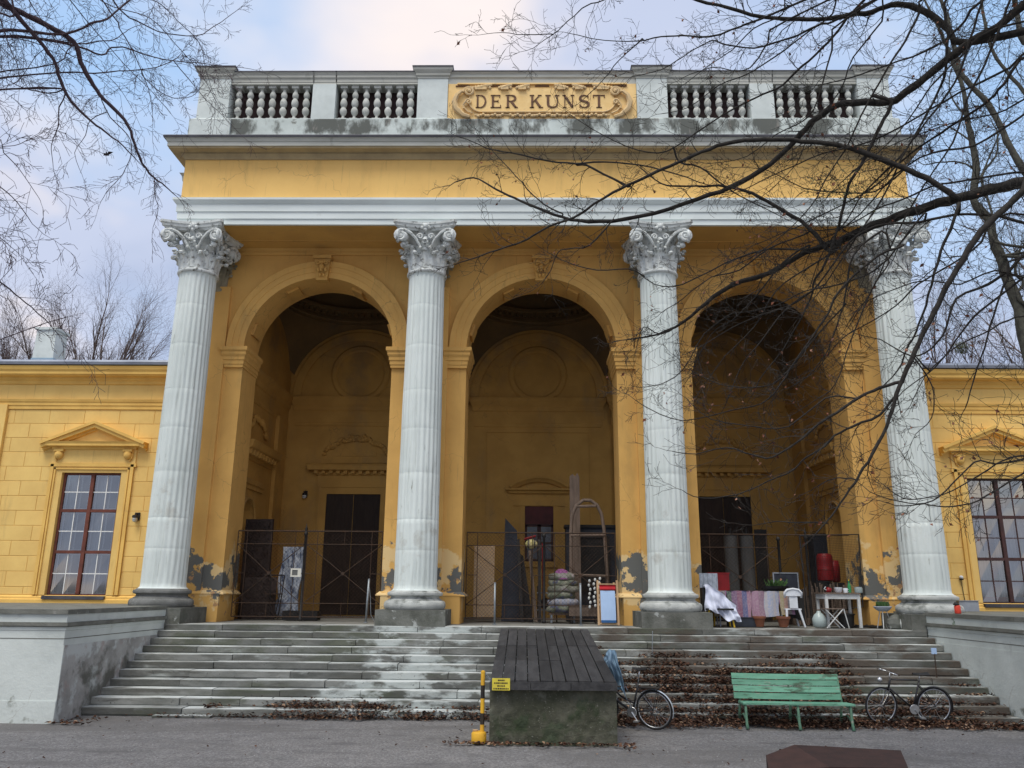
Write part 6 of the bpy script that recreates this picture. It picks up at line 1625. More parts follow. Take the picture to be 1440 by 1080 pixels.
t = thing('dark_jacket', 'dark cloth hung behind the white plastic chair', 'cloth', (6.45, 21.1, LZ)); m = MB(); m.grid(lambda u, v: (-.2 + .35 * u, .03 * math.sin(u * 11), .92 - .75 * v + .03 * math.sin(u * 6)), 10, 6); m.obj('cloth_sheet', M_blackpl, t, smooth=True)
# white table, stool and crockery
wt_ = thing('white_table', 'white painted wooden table standing at the top of the steps on the right', 'table', (7.38, 20.65, LZ))
m = MB(); m.box(-.46, -.10, .80, .44, .62, .83); m.obj('table_top', M_greywood, wt_)
m = MB(); m.box(-.40, -.06, .68, .38, -.03, .799); m.obj('apron', M_whwood, wt_); m = MB(); m.box(-.40, .55, .68, .38, .58, .799); m.obj('apron', M_whwood, wt_); m = MB(); m.box(-.43, -.03, .68, -.40, .55, .799); m.obj('apron', M_whwood, wt_)
for x, y in ((-.42, -.07), (.37, -.07), (-.42, .54), (.37, .54)): m = MB(); m.prism([(x, y, .799), (x + .065, y, .799), (x + .065, y + .065, .799), (x, y + .065, .799)][::-1], (0, 0, -.799)); m.obj('leg', M_whwood, wt_)
fs = thing('folding_stool', 'white folding stool with crossed legs before the white table', 'stool', (7.05, 20.32, LZ))
for y in (0, .28):
    for a, b in ((-.20, .22), (.22, -.20)): m = MB(); m.tube([(a, y, 0), (b, y + .01 * (a > 0), .44)], .014, 5); m.obj('leg', M_whwood, fs)
m = MB(); m.box(-.22, -.01, .44, .24, .30, .46); m.obj('seat', M_greywood, fs); m = MB(); m.tube([(.24, 0, .45), (.34, .02, 0)], .014, 5); m.obj('leg', M_whwood, fs)
TT = LZ + .83
def pot(name, loc, prof, mt, lab, cat, n=16):
    t = thing(name, lab, cat, loc); m = MB(); m.lathe(prof, n); m.obj('vessel', mt, t, smooth=True).data.set_sharp_from_angle(angle=R(45)); return t
t = pot('white_bowl', (7.36, 20.75, TT), [(.06, 0), (.085, .03), (.10, .13), (.092, .13), (.08, .03)], M_whplastic, 'white bowl in the middle of the white table', 'bowl')
t = pot('white_cup', (7.55, 20.78, TT), [(.05, 0), (.06, .10), (.055, .11)], M_whplastic, 'small white cup between the bowl and the green bottle', 'cup'); m = MB(); m.tube([(.055, 0, .08), (.09, 0, .07), (.09, 0, .03), (.055, 0, .02)], .008, 5); m.obj('handle', M_whplastic, t)
t = pot('green_bottle', (7.66, 20.8, TT), [(.04, 0), (.042, .16), (.03, .20), (.014, .24), (.014, .29)], M_greenpl, 'green bottle with a yellow top on the white table', 'bottle'); m = MB(); m.lathe([(.017, .291), (.017, .32)], 10); m.obj('stopper', M_yelpaint, t)
t = pot('glass_jar', (7.88, 20.8, TT), [(.09, 0), (.10, .02), (.10, .12), (.08, .13)], M_glassgreen, 'grey glass jar at the right end of the white table', 'jar'); m = MB(); m.lathe([(.085, .131), (.085, .145)], 14); m.obj('lid', M_galv, t)
t = thing('red_mug', 'red and white patterned mug at the left of the white table', 'mug', (7.08, 20.7, TT)); m = MB(); m.lathe([(.06, 0), (.065, .12), (.058, .12), (.05, .02)], 14, M=Matrix.Rotation(R(25), 4, 'Y')); m.obj('vessel', M_red, t, smooth=True); m = MB(); m.tube([(-.04, -.02, .06), (-.09, -.02, .09), (-.05, -.02, .14)], .01, 5); m.obj('handle', M_whplastic, t)
t = thing('water_jug', 'clear glass demijohn on the floor left of the folding stool', 'jug', (6.78, 20.6, LZ)); m = MB(); m.lathe([(.10, 0), (.16, .04), (.17, .20), (.12, .30), (.05, .36), (.05, .40)], 16); m.obj('vessel', M_glassgreen, t, smooth=True); m = MB(); m.lathe([(.055, .40), (.055, .43)], 10); m.obj('cork', M_greywood, t)
t = thing('black_tub', 'black plastic tub under the white table', 'tub', (7.55, 20.9, LZ)); m = MB(); m.lathe([(.16, 0), (.20, .30), (.22, .30), (.22, .33), (.18, .33), (.15, .02)], 18); m.obj('tub', M_blackpl, t); m = MB(); m.tube([(-.22, 0, .30), (-.1, 0, .37), (.1, 0, .37), (.22, 0, .30)], .006, 4); m.obj('handle', M_galv, t)
t = thing('red_barrel', 'red plastic barrel hanging behind the mesh gate in the right arch', 'barrel', (8.05, 23.4, LZ)); m = MB(); m.lathe([(.17, 1.15), (.22, 1.17), (.225, 1.22), (.22, 1.45), (.23, 1.46), (.22, 1.48), (.22, 1.68), (.215, 1.84), (.17, 1.90)], 22); m.obj('body', M_red, t, smooth=True).data.set_sharp_from_angle(angle=R(45)); m = MB(); m.lathe([(.14, 1.12), (.17, 1.15), (.18, 1.5), (.16, 1.72)], 16, (.24, .05, 0)); m.obj('second_canister', M_red, t, smooth=True)
m = MB(); m.tube([(0, 0, 1.9), (.05, 0, 2.5), (.12, 0, 3.1), (.18, 0, 3.5)], .008, 5); m.obj('hose', M_blackpl, t); m = MB(); m.box(-.35, -.15, 0, .45, .45, 1.11); m.obj('stand', M_blackpl, t)
t = thing('dark_locker', 'tall grey brown locker behind the mesh gate', 'locker', (8.25, 24.6, LZ)); m = MB(); m.box(-.05, 0, 0, .40, .5, 2.55); m.obj('body', M_darkblue, t)
t = thing('log_pile', 'grey clutter of sticks and jars behind the white table', 'pile', (7.3, 22.2, LZ)); m = MB()
for q in range(90):
    x = rr_.uniform(-.6, 1.0); h = rr_.uniform(.5, 1.15); m.tube([(x, rr_.uniform(0, .3), 0), (x + rr_.uniform(-.15, .15), rr_.uniform(0, .3), h)], rr_.uniform(.01, .03), 5)
m.obj('sticks', M_greywood, t, kind='stuff'); m = MB(); m.box(-.7, .32, 0, 1.1, .5, .75); m.obj('crate', M_carved, t)
# planter stand, stones
ps = thing('plant_stand', 'white plant bowl with small green leaves on thin wooden legs left of the rightmost column', 'plant stand', (8.22, 20.3, LZ))
m = MB(); m.lathe([(.10, .40), (.17, .45), (.21, .50), (.21, .52), (.17, .51)], 18); m.obj('bowl', M_meter, ps, smooth=True)
for a in (0, 2.1, 4.2): m = MB(); m.tube([(.08 * math.cos(a), .08 * math.sin(a), .42), (.20 * math.cos(a), .20 * math.sin(a), 0)], .011, 5); m.obj('leg', M_whwood, ps)
m = MB()
for q in range(160):
    a = rr_.uniform(0, 6.28); r = rr_.uniform(0, .15); b = Vector((r * math.cos(a), r * math.sin(a), .50)); e = b + Vector((rr_.uniform(-.03, .03), rr_.uniform(-.03, .03), rr_.uniform(.03, .12))); w_ = Vector((.018, .006, 0)); m.poly([b, e + w_, e + Vector((0, 0, .02)), e - w_])
m.obj('leaves', M_plant, ps, kind='stuff')
for k, (x, y, s_) in enumerate(((8.42, 20.15, .20), (8.66, 20.05, .22))):
    m = MB(); m.blob((0, 0, .12 * s_ / .2), (s_, s_ * .9, s_ * 1.1), 9, 6)
    m.v = [(a + .03 * noise.noise(Vector((a * 8, b * 8, c * 8 + k))), b, max(c + .04 * noise.noise(Vector((a * 6 + 3, b * 6, c * 6))), 0)) for a, b, c in m.v]
    o = m.obj('boulder', M_plinth if k == 0 else M_base, smooth=False, loc=(x, y, LZ)); tag(o, ['darker rough stone left at the foot of the rightmost column', 'paler rough stone against the plinth of the rightmost column'][k], 'stone')
m = MB(); m.box(-.55, 0, 0, .5, .35, .03); m.grid(lambda u, v: (-.55 + 1.05 * u, .0 + .35 * v, .03 + .05 * abs(noise.noise(Vector((u * 8, v * 4, 0)))) * 2 * (1 - abs(2 * v - 1))), 20, 6)
o = m.obj('black_mat', M_blackpl, loc=(8.1, 20.95, LZ)); tag(o, 'crumpled black mat at the foot of the right pier', 'mat')
# stake with a small blue white tag in front of the steps
t = thing('stake', 'thin rusty stake with a blue and white tag rising from the right of the steps', 'stake', (8.02, 17.6, .55)); m = MB(); m.tube([(0, 0, -.1), (.01, 0, .62)], .012, 5); m.obj('rod', M_iron, t); m = MB(); m.box(-.045, -.01, .60, .06, .01, .72); m.obj('tag', M_bluecloth, t)
t = thing('rod', 'thin pale rod standing on the steps behind the city bicycle', 'rod', (2.33, 18.4, 1.05)); m = MB(); m.tube([(0, 0, -.1), (.03, 0, .45)], .008, 5); m.obj('stick', M_galv, t); m = MB(); m.blob((.03, 0, .46), (.012, .012, .012), 6, 4); m.obj('tip', M_galv, t)
# grave lantern on the coping
t = thing('grave_lantern', 'red grave lantern with a dark plant hanging below it on the right podium coping', 'lantern', (8.93, 18.2, 1.945)); m = MB(); m.lathe([(.06, 0), (.065, .02), (.065, .15), (.05, .18)], 14); m.obj('glass', mat('red lantern glass', (.62, .06, .035), rough=.35, bump=0), t, smooth=True); m = MB(); m.lathe([(.06, .181), (.065, .20), (.02, .24)], 12, (-.02, 0, 0)); m.obj('lid', M_blackpl, t)
m = MB()
for q in range(120):
    a = rr_.uniform(-.06, .06); z = rr_.uniform(-.28, .0); b = Vector((-.08 - .02 * rr_.random(), a, z)); m.poly([b, b + Vector((-.02, .025, .01)), b + Vector((-.01, .01, -.05)), b + Vector((0, -.02, -.02))])
m.obj('sprig', M_plant, t, kind='stuff')
# meter box and cable lamp on the right wing
t = thing('meter_box', 'grey metal box standing on the coping beside the right window', 'box', (11.2, 21.95, 1.93)); m = MB(); m.box(-.28, -.02, 0, .22, .25, .26); m.obj('body', M_meter, t); m = MB(); m.box(-.30, -.04, .261, .24, .27, .275); m.obj('lid', M_meter, t)
t = thing('cable_lamp', 'small white lamp on a black cable beside the right window', 'lamp', (11.27, 22.38, 2.78)); m = MB(); m.blob((0, -.04, .02), (.055, .05, .05), 10, 6); m.obj('globe', M_whplastic, t, smooth=True); m = MB(); m.lathe([(.05, -.05), (.06, -.02)], 10, (0, -.04, 0)); m.obj('holder', M_blackpl, t); m = MB(); m.tube([(0, -.015, -.04), (.02, -.015, -.4), (.05, -.015, -.80)], .010, 5); m.obj('cable', M_blackpl, t)
# bird in the sky at the left
t = thing('bird', 'small dark bird flying left of the pavilion', 'bird', (-19.16, 32.0, 21.12)); m = MB(); m.blob((0, 0, 0), (.05, .12, .05), 8, 6); m.blob((.02, -.13, .02), (.03, .04, .03), 6, 5); m.obj('body', M_blackpl, t, smooth=True)
for s in (-1, 1): m = MB(); m.poly([(0, -.06, 0), (s * .10, -.08, .10 if s > 0 else .03), (s * .22, .08, .16 if s > 0 else -.02), (0, .08, 0)]); m.obj('wing', M_blackpl, t)

